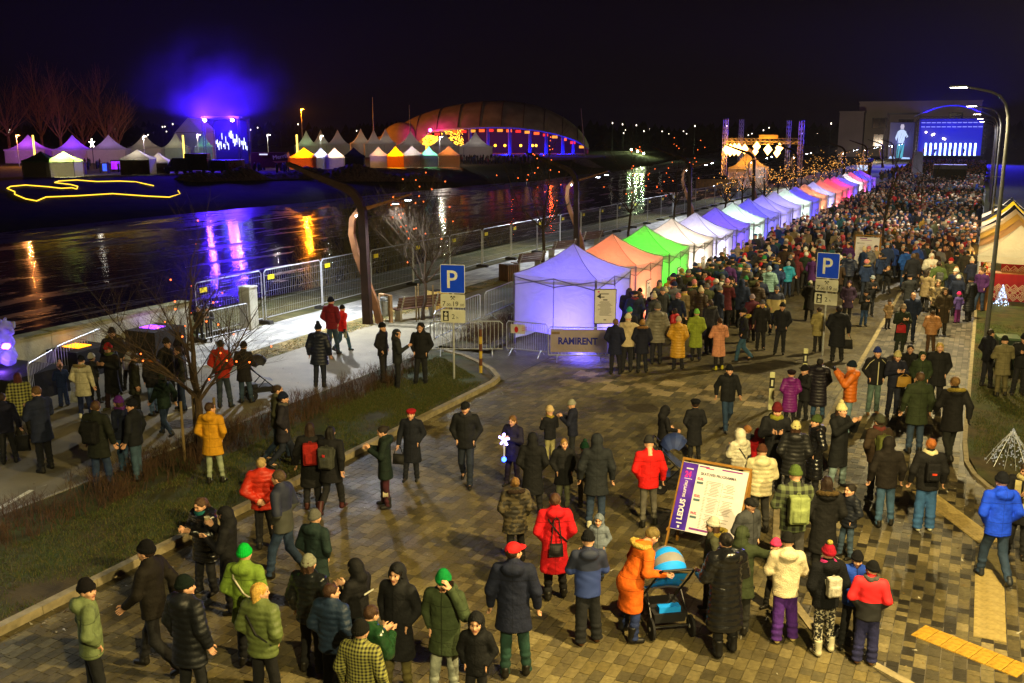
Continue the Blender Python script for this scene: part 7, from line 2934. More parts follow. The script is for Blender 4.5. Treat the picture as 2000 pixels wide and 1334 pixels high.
P(1605, 1277, 1064, 350, 'pocket', 'fl', '#15161a', '#14141a', pb('#8a1428', '#9a8a40'), None, 'child in a crimson bobble hat and black and white leggings', tmat=patch('leopard', '#121214', '#a8a496', 26, .53), shoes='#b8b49c', boots=True, scarf='#a0286a')
P(1660, 1262, 1075, 190, 'chest', 's', '#1a3ca0', '#121318', bn('#101014'), None, 'child in a black beanie and bright blue jacket facing the viewer')
P(1688, 1296, 1097, 20, 'pocket_l', 's', '#c81c24', '#20224e', bn('#101114'), None, 'child in a red and black jacket with dark blue trousers', jmat=two_tone('red_black', '#d01c28', '#14151a', 1.12), shoes='#6a4a30', scarf='#4a4848', fit='wide')
P(1542, 1132, 912, 0, 'chest', 's', '#4a5238', '#4a4848', bn('#4a5c2c'), None, 'person in a green checked jacket wearing a pale green backpack', jmat=plaid('plaid_green', '#5f6a48', '#1b1e16', 9))
P(1602, 1130, 931, 5, 'pocket', 'lh', '#141416', '#141416', None, ('long', '#24160e'), 'person in a long black coat with brown hair beside the green backpack', fur='#4a3a1c')
P(1652, 1090, 945, 250, 'pocket', 'ps', '#171b26', '#34465c', None, ('short', '#1a1410'), 'bare headed person in a dark puffer jacket and jeans looking left')
P(1480, 1042, 870, 5, 'chest', 'ph', '#bdb592', '#3a3a38', bn('#4a2c20'), None, 'person in a cream puffer jacket and brown beanie beside the board')
P(1440, 972, 838, 340, 'cup', 'pu', '#c0bca8', '#3a3c44', None, None, 'person in a white hooded jacket with a thin bag strap')
P(1455, 940, 823, 330, 'pocket', 's', '#2a2c34', '#22242c', None, ('bun', '#8a5a28'), 'child with a ginger bun behind the white hooded jacket', hgt=1.2)
P(1476, 942, 833, 10, 'pocket', 'su', '#b01420', '#202028', None, None, 'child in a red hood behind the white hooded jacket', hgt=1.15)
P(1508, 962, 786, 190, 'chest', 'mh', '#14151a', '#191a28', bn('#5a1820'), HB, 'person in a dark red beanie and black coat facing the viewer', scarf='#7a7a28')
P(1545, 986, 823, 10, 'pocket', 'pm', '#1a1b1e', '#15161a', bn('#b8b078'), HR, 'person in a cream beanie and black hooded parka, back turned')
P(1586, 968, 811, 265, 'pocket', 'pl', '#131419', '#141418', bn('#3c4a26'), HB, 'person in a green beanie and glossy black long puffer', jmat=MATS['gloss'])
P(1632, 953, 788, 150, 'photo', 'lh', '#15171a', '#6f8488', pb('#d0c890'), HR, 'person in a cream bobble hat holding up a phone', boots=True, shoes='#15151a')
P(1540, 827, 721, 5, 'pocket', 'pl', '#6a1a70', '#16161a', ('beret', '#1c1016'), None, 'person in a long purple puffer coat and dark hat', shoes='#201818')
P(1568, 820, 713, 250, 'chest', 'm', '#16171b', '#141418', bn('#121216'), None, 'person with glasses and a black hat beside the purple coat')
P(1594, 820, 700, 20, 'pocket', 'pl', '#17141f', '#2a4460', None, HD, 'person in a dark puffer coat and jeans right of the purple coat')
P(1655, 845, 705, 290, 'photo', 'ph', '#b8601c', '#5a7684', bn('#101c28'), None, 'person in an orange puffer jacket holding a phone up', gloves='#15151a')
# --- pavement on the right
P(1704, 808, 678, 180, 'pocket', 's', '#111216', '#4a605c', bn('#1c2a6a'), HB, 'person in a black jacket with white piping and blue hat', shoes='#6a4a20')
P(1742, 812, 685, 180, 'chest', 's', '#15182a', '#151a2c', bn('#a8a070'), HR, 'person in a cream beanie carrying a tan shoulder bag')
P(1768, 795, 673, 200, 'pocket', 's', '#141518', '#141418', None, HD, 'person in black half hidden behind the cream beanie')
P(1792, 803, 686, 190, 'pocket', 'mu', '#27331f', '#191c18', None, None, 'person in an olive green hood facing the viewer')
P(1824, 802, 669, 195, 'pocket', 'm', '#131417', '#141418', None, ('long', '#b09850'), 'person with very long blond hair and black coat')
P(1784, 886, 727, 2, 'stand', 'm', '#27301c', '#25364e', None, ('short', '#4a3624'), 'person in an olive parka and jeans walking away hand in hand')
P(1852, 901, 737, 2, 'walk', 'mh', '#141416', '#1c1f1c', None, ('bun', '#7a5c34'), 'person in black with a fur hood walking away hand in hand', fur='#8a7a30', gloves='#131316')
P(1706, 976, 810, 350, 'pocket', 's', '#30251a', '#15161a', bn('#3a3c30'), HB, 'person in a brown jacket wearing an olive pack', scarf='#5a2c28')
P(1724, 1029, 853, 2, 'down_r', 'su', '#1a1614', '#34506e', None, None, 'hooded person in dark brown and blue jeans walking away')
P(1803, 1036, 857, 5, 'stand', 's', '#131316', '#2a5080', None, ('bun', '#9a5a28'), 'person with ginger hair, white scarf and flared jeans', scarf='#c8c098', fit='wide', shoes='#c0c0a8')
P(1938, 1137, 925, 2, 'walk_p', 'sh', '#1240e0', '#22344e', bn('#12141c'), None, 'person in a bright blue hooded jacket and jeans, back turned', shoes='#20242c')
P(1984, 1090, 904, 215, 'chest', 'm', '#15161a', '#16171b', None, ('bun', '#3a2c20'), 'person in a long cream scarf at the right edge', scarf='#b0a878')
P(1923, 757, 643, 80, 'pocket', 's', '#121420', '#131420', None, ('short', '#20160e'), 'person in black leaning on the verge lamp post')
P(1952, 775, 657, 5, 'chest', 'm', '#6a6448', '#5a5438', bn('#1a1c18'), None, 'person in a beige fleece coat on the verge, back turned')
P(1988, 772, 651, 200, 'chest', 's', '#131418', '#131418', bn('#101114'), None, 'person in black at the right edge of the verge')
# --- middle of the street
P(1450, 707, 602, 275, 'walk_p', 's', '#15171c', '#2c4c66', ('beanie', '#15151a'), None, 'person in a dark jacket and jeans striding left past the queue', fur='#9a8a30')
P(1484, 683, 586, 180, 'stand', 'm', '#161519', '#17161a', bn('#4a484c'), None, 'person in a black coat with a yellow fur collar facing the viewer', fur='#a08420')
P(1523, 692, 591, 200, 'pocket', 's', '#14161e', '#15171c', bn('#131419'), None, 'person in a dark navy jacket with hands in pockets beside the yellow collar')
P(1512, 653, 558, 190, 'pocket', 's', '#a09060', '#1c2840', ('cap', '#4a4c50'), HB, 'person in a cream and navy jacket with a grey cap', jmat=two_tone('cream_navy', '#1c2440', '#a89868', 1.28))
P(1578, 627, 548, 20, 'pocket', 'lh', '#1e1c1a', '#1a1a1a', None, ('short', '#9a9484'), 'grey haired person in a long dark quilted coat')
P(1595, 688, 600, 355, 'pocket', 'm', '#8a8054', '#1c1a1c', None, ('short', '#2a1c18'), 'person in a beige coat behind the middle parking sign')
P(1632, 706, 597, 10, 'carry', 'lh', '#15171f', '#151519', None, ('short', '#1a1418'), 'person in a wide black coat carrying a black handbag', wide=1.12)
P(1536, 582, 511, 0, 'pocket', 'ph', '#1a7a9a', '#1c2844', bn('#7a7880'), None, 'person in a turquoise puffer jacket at the edge of the queue')
P(1686, 637, 567, 180, 'chest', 's', '#14161a', '#26406a', bn('#16161a'), None, 'child holding a snack plate in front of the crowd', hgt=1.4)
P(1653, 632, 548, 195, 'pocket', 'mu', '#2a1c34', '#16161c', None, None, 'person in a dark violet hood behind the middle parking sign')
P(1698, 618, 538, 180, 'chest', 's', '#16181f', '#1a1c24', bn('#7a8490'), None, 'person in a light blue beanie holding food')
P(1733, 642, 594, 170, 'pocket', 'm', '#7a6448', '#201c1a', bn('#2a2420'), None, 'small child in a tan coat on the pavement', hgt=1.1)
P(1756, 692, 594, 180, 'chest', 'l', '#20291f', '#22281f', bn('#8a7a6a'), HR, 'person in a long green coat with a red shoulder bag')
P(1815, 692, 606, 10, 'pocket', 'ph', '#a8784e', '#4a3420', None, ('short', '#3a2818'), 'person in a peach puffer jacket walking away')
P(1868, 631, 559, 350, 'pocket', 's', '#4a3a7a', '#5a1a5a', ('beanie', '#c02a6a'), None, 'child in a lilac snowsuit and pink hat holding a hand', hgt=1.2, fit='wide')
P(1890, 628, 541, 330, 'stand', 'pl', '#15171f', '#15151a', bn('#121319'), None, 'person in a long dark puffer beside the lilac snowsuit')
P(1838, 655, 562, 190, 'pocket', 'lu', '#3a3022', '#2a241c', None, None, 'hooded person in brown on the pavement')
P(1824, 640, 546, 200, 'pocket', 'su', '#7a6a4c', '#2a2a26', None, None, 'person in a mottled beige hood on the pavement', jmat=patch('beige_camo', '#8a7856', '#4a4030', 11))
P(1776, 668, 571, 190, 'pocket', 's', '#18233e', '#18233a', None, None, 'bald person in a navy jacket on the pavement')
P(1812, 580, 465, 190, 'chest', 'pu', '#b8b4a8', '#7a7468', None, None, 'person in a white hooded jacket facing the viewer on the pavement', scarf='#c8c4b8')
P(1826, 602, 502, 5, 'pocket', 's', '#46562c', '#16171b', None, ('short', '#2a1c12'), 'person in a green jacket with a small grey backpack')
P(1764, 562, 485, 5, 'pocket', 'sh', '#1c4a9a', '#22344e', bn('#1a1c24'), None, 'person in a blue hooded jacket right of the programme sheet')
P(1777, 580, 495, 0, 'stand', 's', '#191c26', '#1c2a40', None, ('short', '#5a4630'), 'person in a dark jacket beside the blue hooded jacket')
P(1878, 566, 490, 20, 'pocket', 'l', '#24231f', '#17171a', None, ('short', '#1c1612'), 'person in a long dark grey coat by the near stall')
P(1862, 564, 492, 60, 'carry', 'm', '#16181f', '#16171b', bn('#131419'), None, 'person in black carrying a beige bag by the near stall')
# --- front of the queue
P(1200, 732, 623, 20, 'pocket', 'm', '#161b38', '#191826', None, ('short', '#6a4a3a'), 'person with brown hair at the very front of the queue')
P(1224, 727, 613, 10, 'reach', 'fl', '#c0b090', '#1c1c24', bn('#c8c0a4'), None, 'person in a cream fleece and white hat at the front of the queue', scarf='#3a1c2c')
P(1252, 729, 624, 5, 'pocket', 'mh', '#171a2e', '#171a26', None, ('bun', '#9a7440'), 'person in navy with a brown fur hood at the front of the queue', fur='#8a6238')
P(1281, 712, 592, 2, 'stand', 'pm', '#6a665c', '#1c1c28', bn('#5c5a58'), None, 'tall person in a grey puffer coat in the queue')
P(1322, 722, 618, 15, 'pocket', 'pl', '#b88a28', '#17161c', bn('#a89a8a'), None, 'person in a long mustard yellow puffer in the queue')
P(1357, 705, 604, 5, 'pocket', 'l', '#7f8e30', '#15151a', bn('#6fae4a'), None, 'person in a long lime coat and green beanie in the queue')
P(1402, 723, 621, 350, 'fold', 'lh', '#c08468', '#16141a', None, ('bun', '#3a2418'), 'person in a long salmon pink coat and yellow shoes', shoes='#b0a828')
P(1227, 703, 600, 20, 'pocket', 's', '#1a1a28', '#1a1a22', bn('#2a9a80'), None, 'person in a turquoise beanie at the front of the queue')
P(1383, 692, 585, 330, 'pocket', 'l', '#20202a', '#1a1a20', None, ('tail', '#3a2a20'), 'person in a dark coat with a grey hood edge behind the pink coat', fur='#4a4844')
P(1465, 668, 575, 350, 'pocket', 'l', '#4a1a2c', '#1a141c', bn('#8a7a8a'), None, 'person in a wine red long coat in the queue')
P(1445, 640, 545, 10, 'pocket', 'mu', '#1a2440', '#161a28', None, None, 'person in a navy hooded coat near the edge of the queue')
P(1498, 610, 520, 5, 'pocket', 'ph', '#6a8a8a', '#1c1c24', bn('#8a94a0'), None, 'person in a pale teal jacket and grey hat in the queue')
N_EXPL = len(PEOPLE)

# ---------------------------------------------------------------- crowd one can still count
rnd = random.Random(77)
CJ = [('navy', '#182038'), ('black', '#15161a'), ('charcoal', '#26282c'), ('dark green', '#1c2a20'), ('brown', '#33261c'), ('dark blue', '#1c2c50'), ('grey', '#55555a'), ('wine red', '#4a1822'),
      ('olive', '#3c4028'), ('red', '#a01820'), ('beige', '#8a7a5c'), ('teal', '#1c4a50'), ('white', '#b0aca0'), ('mustard', '#8a6a20'), ('blue', '#1c3c8a'), ('purple', '#43205a')]
CW = [10, 12, 8, 5, 5, 8, 6, 4, 4, 4, 4, 2.5, 3, 2, 4, 2.5]
CH = [('black beanie', bn('#141418')), ('grey beanie', bn('#5c5c60')), ('navy beanie', bn('#1a2444')), ('cream bobble hat', pb('#b8ac90')), ('pink hat', bn('#b06a70')), ('brown hair', None), ('fair hair', None),
      ('dark hair', None), ('black hood', 'up'), ('red beanie', bn('#8a1a20')), ('green beanie', bn('#2a6a3a')), ('long dark hair', None), ('white beanie', bn('#c0bcb4')), ('flat cap', ('beret', '#22222a'))]
HW = [10, 7, 5, 4, 3, 6, 3, 5, 5, 2, 1.5, 5, 3, 2]
HAIRC = {'brown hair': ('short', '#4a3018'), 'fair hair': ('bun', '#8a6a3c'), 'dark hair': HD, 'long dark hair': ('long', '#22160e')}
COMBO = [('pocket', 'm'), ('pocket', 's'), ('pocket', 'pm'), ('chest', 's'), ('chest', 'm'), ('pocket_l', 's'), ('pocket_r', 'm'), ('pocket', 'ph'), ('stand', 'm'), ('stand', 's'), ('pocket', 'l'), ('pocket_r', 's'), ('photo', 's'), ('cup', 'm'), ('down_l', 's')]
HOODC = [('pocket', 'mu'), ('stand', 'mu'), ('pocket', 'su')]
used, taken = set(), [(o.location.x, o.location.y) for o in PEOPLE]


def near_tent(y):
    i = max(0, min(21, round((y - 30.95) / 3.85)))
    return TCOL[i][0], i


def spot(x0, x1, y0, y1, gap):
    for _ in range(200):
        x, y = rnd.uniform(x0, x1), rnd.uniform(y0, y1)
        if all((x - a) ** 2 + (y - b) ** 2 > gap * gap for a, b in taken):
            taken.append((x, y))
            return x, y
    return None


def place(x, y):
    if x < -7.2 and y < 52:
        c, i = near_tent(y - 1)
        return f'queueing at the {ORD[i]} tent'
    if x > -3.2:
        return 'on the pavement by the stalls'
    return ('left' if x < -6 else 'right') + ' of the programme sheet' if y < 49 else 'beyond the programme sheet'


def crowd_person(x, y):
    for _ in range(60):
        jn, jc = rnd.choices(CJ, CW)[0]
        hn, hat = rnd.choices(CH, HW)[0]
        combo = rnd.choice(HOODC if hat == 'up' else COMBO)
        kind = {'m': 'coat', 'mu': 'coat', 's': 'jacket', 'su': 'jacket', 'pm': 'puffer coat', 'ph': 'puffer jacket', 'l': 'long coat'}[combo[1]]
        hn2 = 'raised hood' if hat == 'up' else hn
        lab = f'person in a {jn} {kind} with {hn2} {place(x, y)}'
        if lab not in used:
            used.add(lab)
            break
    away = rnd.random() < (.86 if x < -6.5 else .62)
    rz = rnd.gauss(0, .45) if away else math.pi + rnd.gauss(0, .7)
    if x < -8 and rnd.random() < .35:
        rz += 1.0
    person((x, y, .002), rz, rnd.choice((1.6, 1.64, 1.68, 1.72, 1.75, 1.78, 1.82)) if rnd.random() > .06 else 1.25, combo[0], JK[combo[1]], jc, rnd.choice(('#15161c', '#1a2233', '#24344e', '#2a2a2c', '#1c1a1a')),
           hat if hat not in (None, 'up') else None, HAIRC.get(hn, HB) if hat is None else None, lab, 'people of the street crowd', wide=rnd.uniform(.94, 1.14), fur=rnd.choice(('#6a5238', '#8a7a50', '#2a2018')) if hat != 'up' and rnd.random() < .16 else None,
           scarf=rnd.choice(('#6a2a30', '#8a8478', '#2a3a5a', '#a08a40', '#3a4a3a')) if rnd.random() < .22 else None)


N_MAX = 296
for _ in range(108):
    s = spot(-10.8, -7.1, 31.0, 48.5, .46)
    if s and s[0] < -7.0 - max(0, 35 - s[1]) * .55:
        crowd_person(*s)
zones = [(-7.6, -3.3, 43.5, 47.5), (-10.7, -3.3, 47.5, 51), (-3.2, .4, 40.5, 51), (-10.7, -.3, 51, 55)]
zi = 0
while len(PEOPLE) < N_MAX:
    z_ = zones[0 if zi < 12 else 1 if zi < 30 else 2 if zi < 62 else 3]
    zi += 1
    s = spot(*z_, .62)
    if s:
        crowd_person(*s)
    if zi > 600:
        break

# ---------------------------------------------------------------- the dense crowd beyond, one mass of figures
def arr(me):
    V = np.empty(len(me.vertices) * 3, np.float32)
    me.vertices.foreach_get('co', V)
    return V.reshape(-1, 3)


def quads(me):
    Q = np.empty(len(me.loops), np.int32)
    me.loops.foreach_get('vertex_index', Q)
    return Q.reshape(-1, 4)


VAR = []
hd_c = nets(lambda P_: f_head(P_), (-.11, -.13, -.2), (.11, .14, .14), .032)
hat_c = nets(lambda P_: s_ell(P_, (0, -.012, .055), (.1, .118, .11)), (-.14, -.16, 0.02), (.14, .14, .2), .034)
for pz, j in (('pocket', 'm'), ('stand', 's'), ('chest', 'm'), ('pocket', 'mu')):
    jm = jacket_mesh(pz, *JK[j], h=.055)
    leg = POSE[pz][2]

    def lf(P_):
        d = s_ell(P_, (0, 0, .9), (.16, .12, .13))
        for i, (kn, an) in enumerate(leg):
            d = smin(d, s_cone(P_, ((1, -1)[i] * .088, 0, .9), kn, .1, .075), .04)
            d = smin(d, s_cone(P_, kn, (an[0], an[1] + .03, .03), .075, .065), .02)
        return d
    lg = nets(lf, (-.3, -.3, -.05), (.3, .3, 1.1), .06)
    mx = np.array(head_mx(pz))
    VAR.append([(arr(jm), quads(jm), 'j'), (lg[0], lg[1], 't'), (hd_c[0] @ mx[:3, :3].T + mx[:3, 3], hd_c[1], 's'),
                (hat_c[0] @ mx[:3, :3].T + mx[:3, 3], hat_c[1], 'h')][:3 if j == 'mu' else 4])
VV, QQ, CC, off = [], [], [], 0
skin = srgb('#c49478')
rnd = random.Random(5)


def add_mass(x, y, h, rz, low):
    global off
    var = rnd.choice(VAR)
    ca, sa = math.cos(rz), math.sin(rz)
    s = h / 1.76
    jc = srgb(rnd.choices(CJ, CW)[0][1])
    cols = {'j': jc, 't': srgb(rnd.choice(('#15161c', '#1a2233', '#24344e'))), 's': skin, 'h': rnd.choice(HPAL)}
    for V, Q, k in var:
        if low and k == 't':
            continue
        W_ = np.empty_like(V)
        W_[:, 0] = (V[:, 0] * ca - V[:, 1] * sa) * s + x
        W_[:, 1] = (V[:, 0] * sa + V[:, 1] * ca) * s + y
        W_[:, 2] = V[:, 2] * s
        VV.append(W_)
        QQ.append(Q + off)
        CC.append(np.tile(np.array(cols[k], np.float32), (len(Q), 1)))
        off += len(V)


mass = 0
for y0, y1, dens, gap in ((49.5, 75, 1.75, .48), (75, 105, 1.5, .5), (105, 150, 1.1, .52), (150, 235, .8, .6)):
    n = int((y1 - y0) * 10.4 * dens)
    for _ in range(n):
        s = spot(-10.8 if y0 < 118 else -14, -.25, y0, y1, gap)
        if s and math.sin(s[0] * .9 + 1.7 * math.sin(s[1] * .35)) * math.sin(s[1] * .55 + s[0] * .3) > -.62:
            add_mass(s[0], s[1], rnd.choice((1.2, 1.55, 1.62, 1.68, 1.72, 1.76, 1.8, 1.88, 1.74)), rnd.gauss(0, .6) if rnd.random() < .8 else rnd.uniform(0, 6.28), y0 > 75)
            mass += 1
Vm, Qm, Cm = np.concatenate(VV), np.concatenate(QQ), np.concatenate(CC)
me = np_mesh('crowd', Vm, Qm)
ca_ = me.color_attributes.new('col', 'FLOAT_COLOR', 'CORNER')
a4 = np.ones((len(me.polygons) * 4, 4), np.float32)
a4[:, :3] = np.repeat(Cm, 4, 0)[:len(a4)]
ca_.data.foreach_set('color', a4.ravel())
tag(link('crowd', me, CROWDM), 'dense crowd filling the street toward the stage', 'crowd', None, 'stuff')
print('people', len(PEOPLE), 'explicit', N_EXPL, 'mass', mass, 'faces', len(Qm))


# ---------------------------------------------------------------- what they carry
def on(label, local, name, mesh_or_mb, mat, col, lab, cat, rot=None):
    """A thing held or worn by the person of that label, placed from the person's own position."""
    o, p, rz, sc, pz = WHERE[label]
    m = Matrix.Translation(p) @ Matrix.Rotation(rz, 4, 'Z') @ Matrix.Scale(sc.z, 4) @ Matrix.Translation(shear(local, POSE[pz][3]))
    if rot is not None:
        m = m @ rot
    if isinstance(mesh_or_mb, MB):
        t = mesh_or_mb.build(name, mat)
    else:
        t = bpy.data.objects.new(name, mesh_or_mb)
        C.objects.link(t)
    t.matrix_world = m
    if col:
        t.color = (*srgb(col), 1)
    if lab:
        tag(t, lab, cat)
    return t


def backpack(label, col, lab, s=1.0, dy=-.155):
    t = on(label, (0, dy, 1.2), 'backpack', CACHE['pack_bag'], None, col, lab, 'backpack', Matrix.Scale(s, 4))
    for sx in (-1, 1):
        st_ = MB().tube([(sx * .09, -.02, -.15), (sx * .13, .02, .05), (sx * .12, .1, .22), (sx * .11, .24, .2), (sx * .12, .3, .05), (sx * .13, .22, -.1)], .017, 5).build('strap', MATS['strap'], t)
        st_.color = (*srgb(col), 1)
    h_ = MB().tube([(-.03, -.04, .2), (-.02, -.04, .24), (.02, -.04, .24), (.03, -.04, .2)], .008, 5).build('handle', MATS['strap'], t)
    h_.color = (*srgb(col), 1)
    return t


backpack('person with a black backpack standing with legs apart on the path', '#0e0f10', 'black backpack on the back of the dark green parka')
backpack('person in a black coat wearing a red backpack', '#8a1a14', 'red backpack on the back of the black coat')
t = backpack('person with long black hair and a grey backpack', '#3a3c36', 'grey backpack with a red badge on a black coat')
MB().box((.0, -.2, .08), (.05, .01, .05)).build('badge', M('badge_red', '#b02a2a', .6), t)
backpack('person in a green checked jacket wearing a pale green backpack', '#7f8c58', 'pale green backpack on the checked jacket')
backpack('child in a crimson bobble hat and black and white leggings', '#a8a498', 'small pale patterned backpack on a black jacket', .72)
t = backpack('person with ginger hair, white scarf and flared jeans', '#101014', 'small black backpack with a red print', .8)
MB().box((0, -.2, -.02), (.1, .01, .04)).build('print', M('red_badge', '#c83a20', .5), t)
backpack('person in a brown jacket wearing an olive pack', '#4d5226', 'olive pack on the brown jacket')
backpack('person in a green jacket with a small grey backpack', '#4a4c4c', 'small grey backpack on a green jacket', .8)


def handbag(label, local, col, lab, w=.3, h=.26, drop=.18, mat='strap'):
    q = MB()
    q.grid(lambda u, v: ((u - .5) * w * (1 + .15 * (1 - v)), -.06 * math.sin(math.pi * u) * math.sin(math.pi * min(1, v + .15)), -drop - h * (1 - v)), 8, 6)
    q.grid(lambda u, v: ((u - .5) * w * (1 + .15 * (1 - v)), .06 * math.sin(math.pi * u) * math.sin(math.pi * min(1, v + .15)), -drop - h * (1 - v)), 8, 6)
    q.box((0, 0, -drop - h), (w * 1.1, .05, .02))
    t = on(label, local, 'bag', q, MATS[mat], col, lab, 'bag')
    s_ = MB().tube([(-w * .4, 0, -drop), (-w * .2, 0, -.02), (0, 0, .02), (w * .2, 0, -.02), (w * .4, 0, -drop)], .01, 5).build('handle', MATS[mat], t)
    s_.color = (*srgb(col), 1)
    return t


handbag('person in dark navy at the left edge holding a black bag', (.3, .1, .85), '#101012', 'black drawstring bag held at the left edge', .34, .38)
handbag('person in a wide black coat carrying a black handbag', (.3, .1, .86), '#0e0e10', 'black handbag hanging from the wide black coat', .34, .28)
handbag('person in a cream beanie carrying a tan shoulder bag', (-.14, .26, 1.2), '#8a6a24', 'tan shoulder bag of the cream beanie wearer', .34, .26, .06)
handbag('person in a long bright red coat with a shoulder bag', (.0, -.2, 1.42), '#101014', 'thin strapped black bag on the long red coat', .2, .2, .4)
handbag('person in a long green coat with a red shoulder bag', (.1, .24, 1.14), '#9a1a24', 'round red bag on the long green coat', .3, .26, .05)
handbag('person in a red beret and long navy coat', (.3, .1, .86), '#101012', 'dark bag hanging beside the long navy coat', .26, .24)
handbag('person in black carrying a beige bag by the near stall', (.3, .1, .86), '#7a6a44', 'beige bag hanging by the near stall', .26, .24)
handbag('person in a white parka with fur hood and white shoes', (-.29, .08, .86), '#9a9ea2', 'thin pale plastic bag beside the white parka', .26, .3, .12)
handbag('person in a purple knit hat beside the navy beanie', (.18, .22, 1.12), '#8a4a1c', 'orange brown bag held beside the dark jacket', .26, .26, .05)
handbag('child in a dark green bobble hat with a blue mitten', (.0, -.2, 1.3), '#8f947e', 'white plastic bag behind the dark green bobble hat', .3, .34, .05)
handbag('person in a bright red jacket and jeans by the fence', (.28, -.1, .88), '#8a8c84', 'small pale bag held by the red jacket', .16, .24, .04)


def strap_on(label, col):
    o, p, rz, sc, pz = WHERE[label]
    l_ = POSE[pz][3]
    s_ = MB().tube([shear(q, l_) for q in ((-.16, -.02, 1.47), (-.1, -.15, 1.36), (.05, -.17, 1.15), (.19, -.06, .98))], .014, 5).build('bag_strap', MATS['strap'], o)
    s_.color = (*srgb(col), 1)


strap_on('person with blond hair in an olive puffer jacket', '#101010')
strap_on('person in a lime jacket and bright green beanie', '#b0ac98')
strap_on('person in a long bright red coat with a shoulder bag', '#1a0c10')
strap_on('person in a white hooded jacket with a thin bag strap', '#1a1a1c')
SCR = glow('phone_screen', '#c8d4ff', .9)
for lab, loc, l2 in (('person in a cream bobble hat holding up a phone', (0, .4, 1.52), 'phone held up by the cream bobble hat wearer'), ('person in an orange puffer jacket holding a phone up', (0, .4, 1.54), 'phone held up by the orange puffer jacket wearer'),
                     ('person in a green beanie and olive parka talking on a phone', (-.115, .08, 1.6), 'phone at the ear of the olive parka wearer'), ('person in a dark navy parka photographing by the barrier, brown hair', (0, .36, 1.3), 'phone in the hands of the navy parka wearer'),
                     ('person in a beige fleece coat on the verge, back turned', (0, .36, 1.3), 'phone in the hands of the beige fleece coat')):
    t = on(lab, loc, 'phone', MB().box((0, 0, 0), (.075, .01, .15)), M('phone_case', '#101014', .4), None, l2, 'phone')
    MB().box((0, -.006, 0), (.068, .003, .14)).build('screen', SCR, t)
t = on('hooded person in black drinking from a paper cup', (.12, .34, 1.44), 'paper_cup', MB().lathe([(.032, 0), (.042, .11), (.045, .115), (.042, .11)], 12), M('cup_paper', '#b8a880', .7), None, 'pale paper cup raised by the hooded drinker', 'cup')
MB().lathe([(.045, .115), (.046, .125), (.03, .13)], 12).build('lid', M('cup_lid', '#d8d0b8', .6), t)
t = on('person holding a glowing blue toy, dark coat', (.0, .38, 1.12), 'glow_toy', MB().tube([(0, 0, -.32), (0, 0, -.1), (0, 0, .1)], .02, 6), M('toy_stick', '#b0b8d0', .5), None, 'glowing blue and violet toy wand', 'toy')
MB().ball((0, 0, -.34), .06, 8, 5).build('blue_tip', glow('toy_blue', '#2040ff', 22, 'AUTO'), t)
q = MB()
for k in range(5):
    a = R(90 + 72 * k)
    q.bar((0, 0, .14), (math.cos(a) * .15, 0, .14 + math.sin(a) * .15), .04)
q.build('star_head', glow('toy_violet', '#b0a0ff', 9, 'AUTO'), t)
# sleeve and chest stripes
o = WHERE['hooded person in black with white sleeve stripes'][0]
MB().box((0.02, -.185, 1.3), (.22, .012, .022)).build('stripe', M('stripe_white', '#b0b0a8', .6), o)
o = WHERE['person in a black jacket with white piping and blue hat'][0]
MB().box((0, .165, 1.12), (.018, .02, .6)).build('zip_piping', M('piping_white', '#c0bc98', .6), o)
for s in (-1, 1):
    MB().tube([(s * .1, .1, 1.47), (s * .2, .085, 1.38), (s * .285, .03, 1.2)], .008, 4).build('sleeve_piping', MATS['piping_white'], o)
o = WHERE['person in a long cream scarf at the right edge'][0]
for s in (-1, 1):
    MB().grid(lambda u, v: (s * .07 + (u - .5) * .1, .17 + .02 * math.sin(9 * v), 1.47 - .62 * v), 3, 8).build('scarf_end', M('scarf_cream', '#b0a878', .95, bump=.4, bscale=60), o)
for s in (-1, 1):
    MB().tube([(s * .105 - .01, -.05 + .0, .33), (s * .105 - .01, .06, .33)], .062, 8).build('boot_cuff', M('fur_white', '#b0a890', 1, bump=.8, bscale=60), WHERE['person in a dark green parka with fur edged boots'][0])


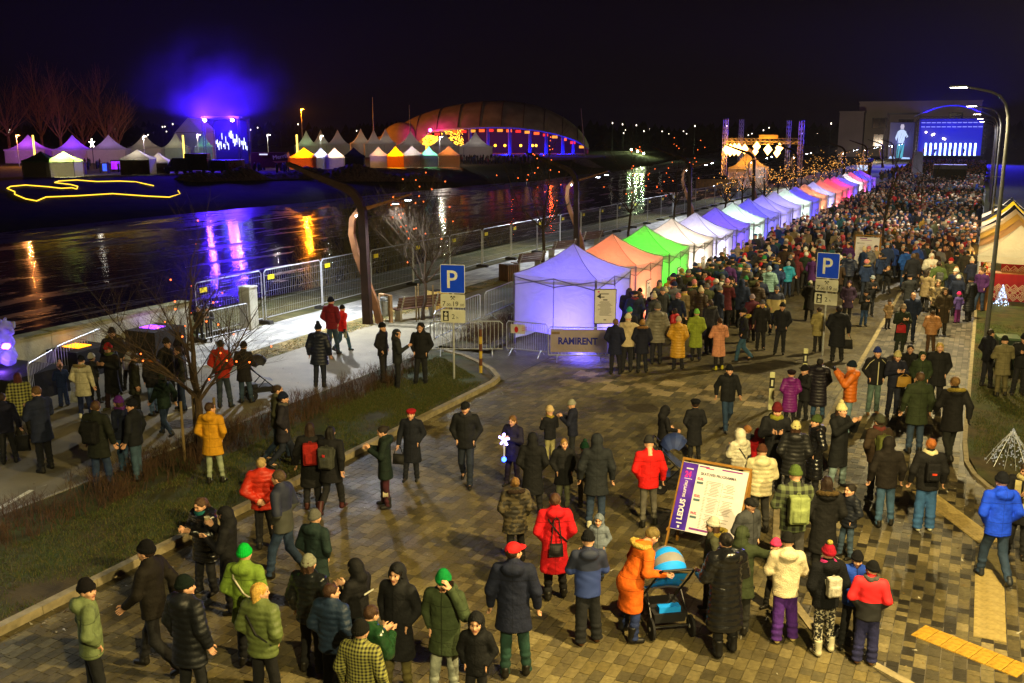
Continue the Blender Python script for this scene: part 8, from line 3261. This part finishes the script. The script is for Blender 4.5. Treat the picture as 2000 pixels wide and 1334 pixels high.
# ---------------------------------------------------------------- prams
def pram(px, py, rz, label, c1, c2, zz=0.0, s=1.0):
    r = empty('pram', at(px, py, zz), rz)
    r.scale = (s, s, s)
    A = M('pram_' + c1.strip('#'), c1, .7, var=.12)
    B = M('pram_' + c2.strip('#'), c2, .7, var=.12)
    FRM = M('pram_frame', '#1a1a1e', .4, .5)
    f = MB()
    for s_ in (-1, 1):
        f.tube([(s_ * .24, -.45, 1.02), (s_ * .24, -.3, .85), (s_ * .25, .38, .2)], .015, 6)
        f.tube([(s_ * .26, -.32, .16), (s_ * .24, .05, .55)], .014, 6)
    f.tube([(-.26, -.32, .16), (.26, -.32, .16)], .012, 6)
    f.tube([(-.25, .38, .2), (.25, .38, .2)], .012, 6)
    f.build('frame', FRM, r)
    MB().tube([(-.24, -.45, 1.02), (-.2, -.5, 1.06), (.2, -.5, 1.06), (.24, -.45, 1.02)], .018, 6).build('push_bar', FRM, r)
    for x, y, rr_ in ((-.28, -.33, .15), (.28, -.33, .15), (-.2, .4, .11), (.2, .4, .11)):
        w_ = MB().lathe([(rr_ - .02, -.022), (rr_, -.015), (rr_, .015), (rr_ - .02, .022), (rr_ - .05, .01)], 16).build('wheel', MATS['tyre'], r, (x, y, rr_))
        w_.rotation_euler = (0, R(90), 0)
        MB().lathe([(.03, -.026), (.03, .026)], 8).build('hub', STEEL, w_)
    seat = MB().grid(lambda u, v: ((u - .5) * .42, -.2 + .46 * v - .1 * (1 - v) ** 2, .48 + .42 * (1 - v) ** 2 + .02 * math.sin(math.pi * u)), 8, 10).build('seat', A, r, smooth=True)
    for k in range(3):
        MB().grid(lambda u, v, k=k: ((u - .5) * .44, -.315 + .13 * k + .05 * v, .905 - .15 * k - .05 * v - .01 * k + .012 + .03 * math.sin(math.pi * u)), 8, 2).build('seat_stripe', B, seat, smooth=True)
    n = 5
    for k in range(n):
        a0, a1 = R(20 + 25 * k), R(20 + 25 * (k + 1))

        def f_(u, v, a0=a0, a1=a1):
            a = a0 + (a1 - a0) * v
            t_ = math.pi * u
            return (-.235 * math.cos(t_), -.08 + -.3 * math.cos(a) * (.35 + .65 * math.sin(t_)), .86 + .34 * math.sin(a) * (.25 + .75 * math.sin(t_)))
        MB().grid(f_, 12, 3).build('canopy_panel', A if k % 2 == 0 else B, r, smooth=True)
    MB().box((0, -.02, .26), (.42, .5, .14), top=1.1).build('basket', M('pram_basket', '#1c1c20', .8), r)
    MB().box((0, -.2, .36), (.3, .12, .1)).build('basket_bag', A, r)
    tag(r, label, 'pram')


pram(1295, 1222, cam_rz(350), 'bright blue and grey striped pram beside the orange coat', '#1090ff', '#7a7a80', 0, 1.05)
pram(1322, 958, cam_rz(100), 'navy blue hooded pram behind the programme board', '#1c2c60', '#2a3a70')
pram(512, 776, cam_rz(60), 'dark pram pushed along the path beside the leafy strip', '#1a1c28', '#20222c', ZL)


# ---------------------------------------------------------------- smoke and damp in the night air
hz = MB().box((-215, 625, 18.2), (1480, 1400, 45.6)).build('haze')
hm = bpy.data.materials.new('haze')
hm.use_nodes = True
hn = hm.node_tree
hn.nodes.clear()
ho = nd(hn, 'ShaderNodeOutputMaterial')
hv = nd(hn, 'ShaderNodeVolumePrincipled')
hv.inputs['Color'].default_value = (.9, .9, .92, 1)
hv.inputs['Density'].default_value = .00006
hv.inputs['Anisotropy'].default_value = .0
hn.links.new(hv.outputs[0], ho.inputs['Volume'])
hz.data.materials.append(hm)
tag(hz, 'thin night haze over the whole market and river', 'haze', None, 'stuff')
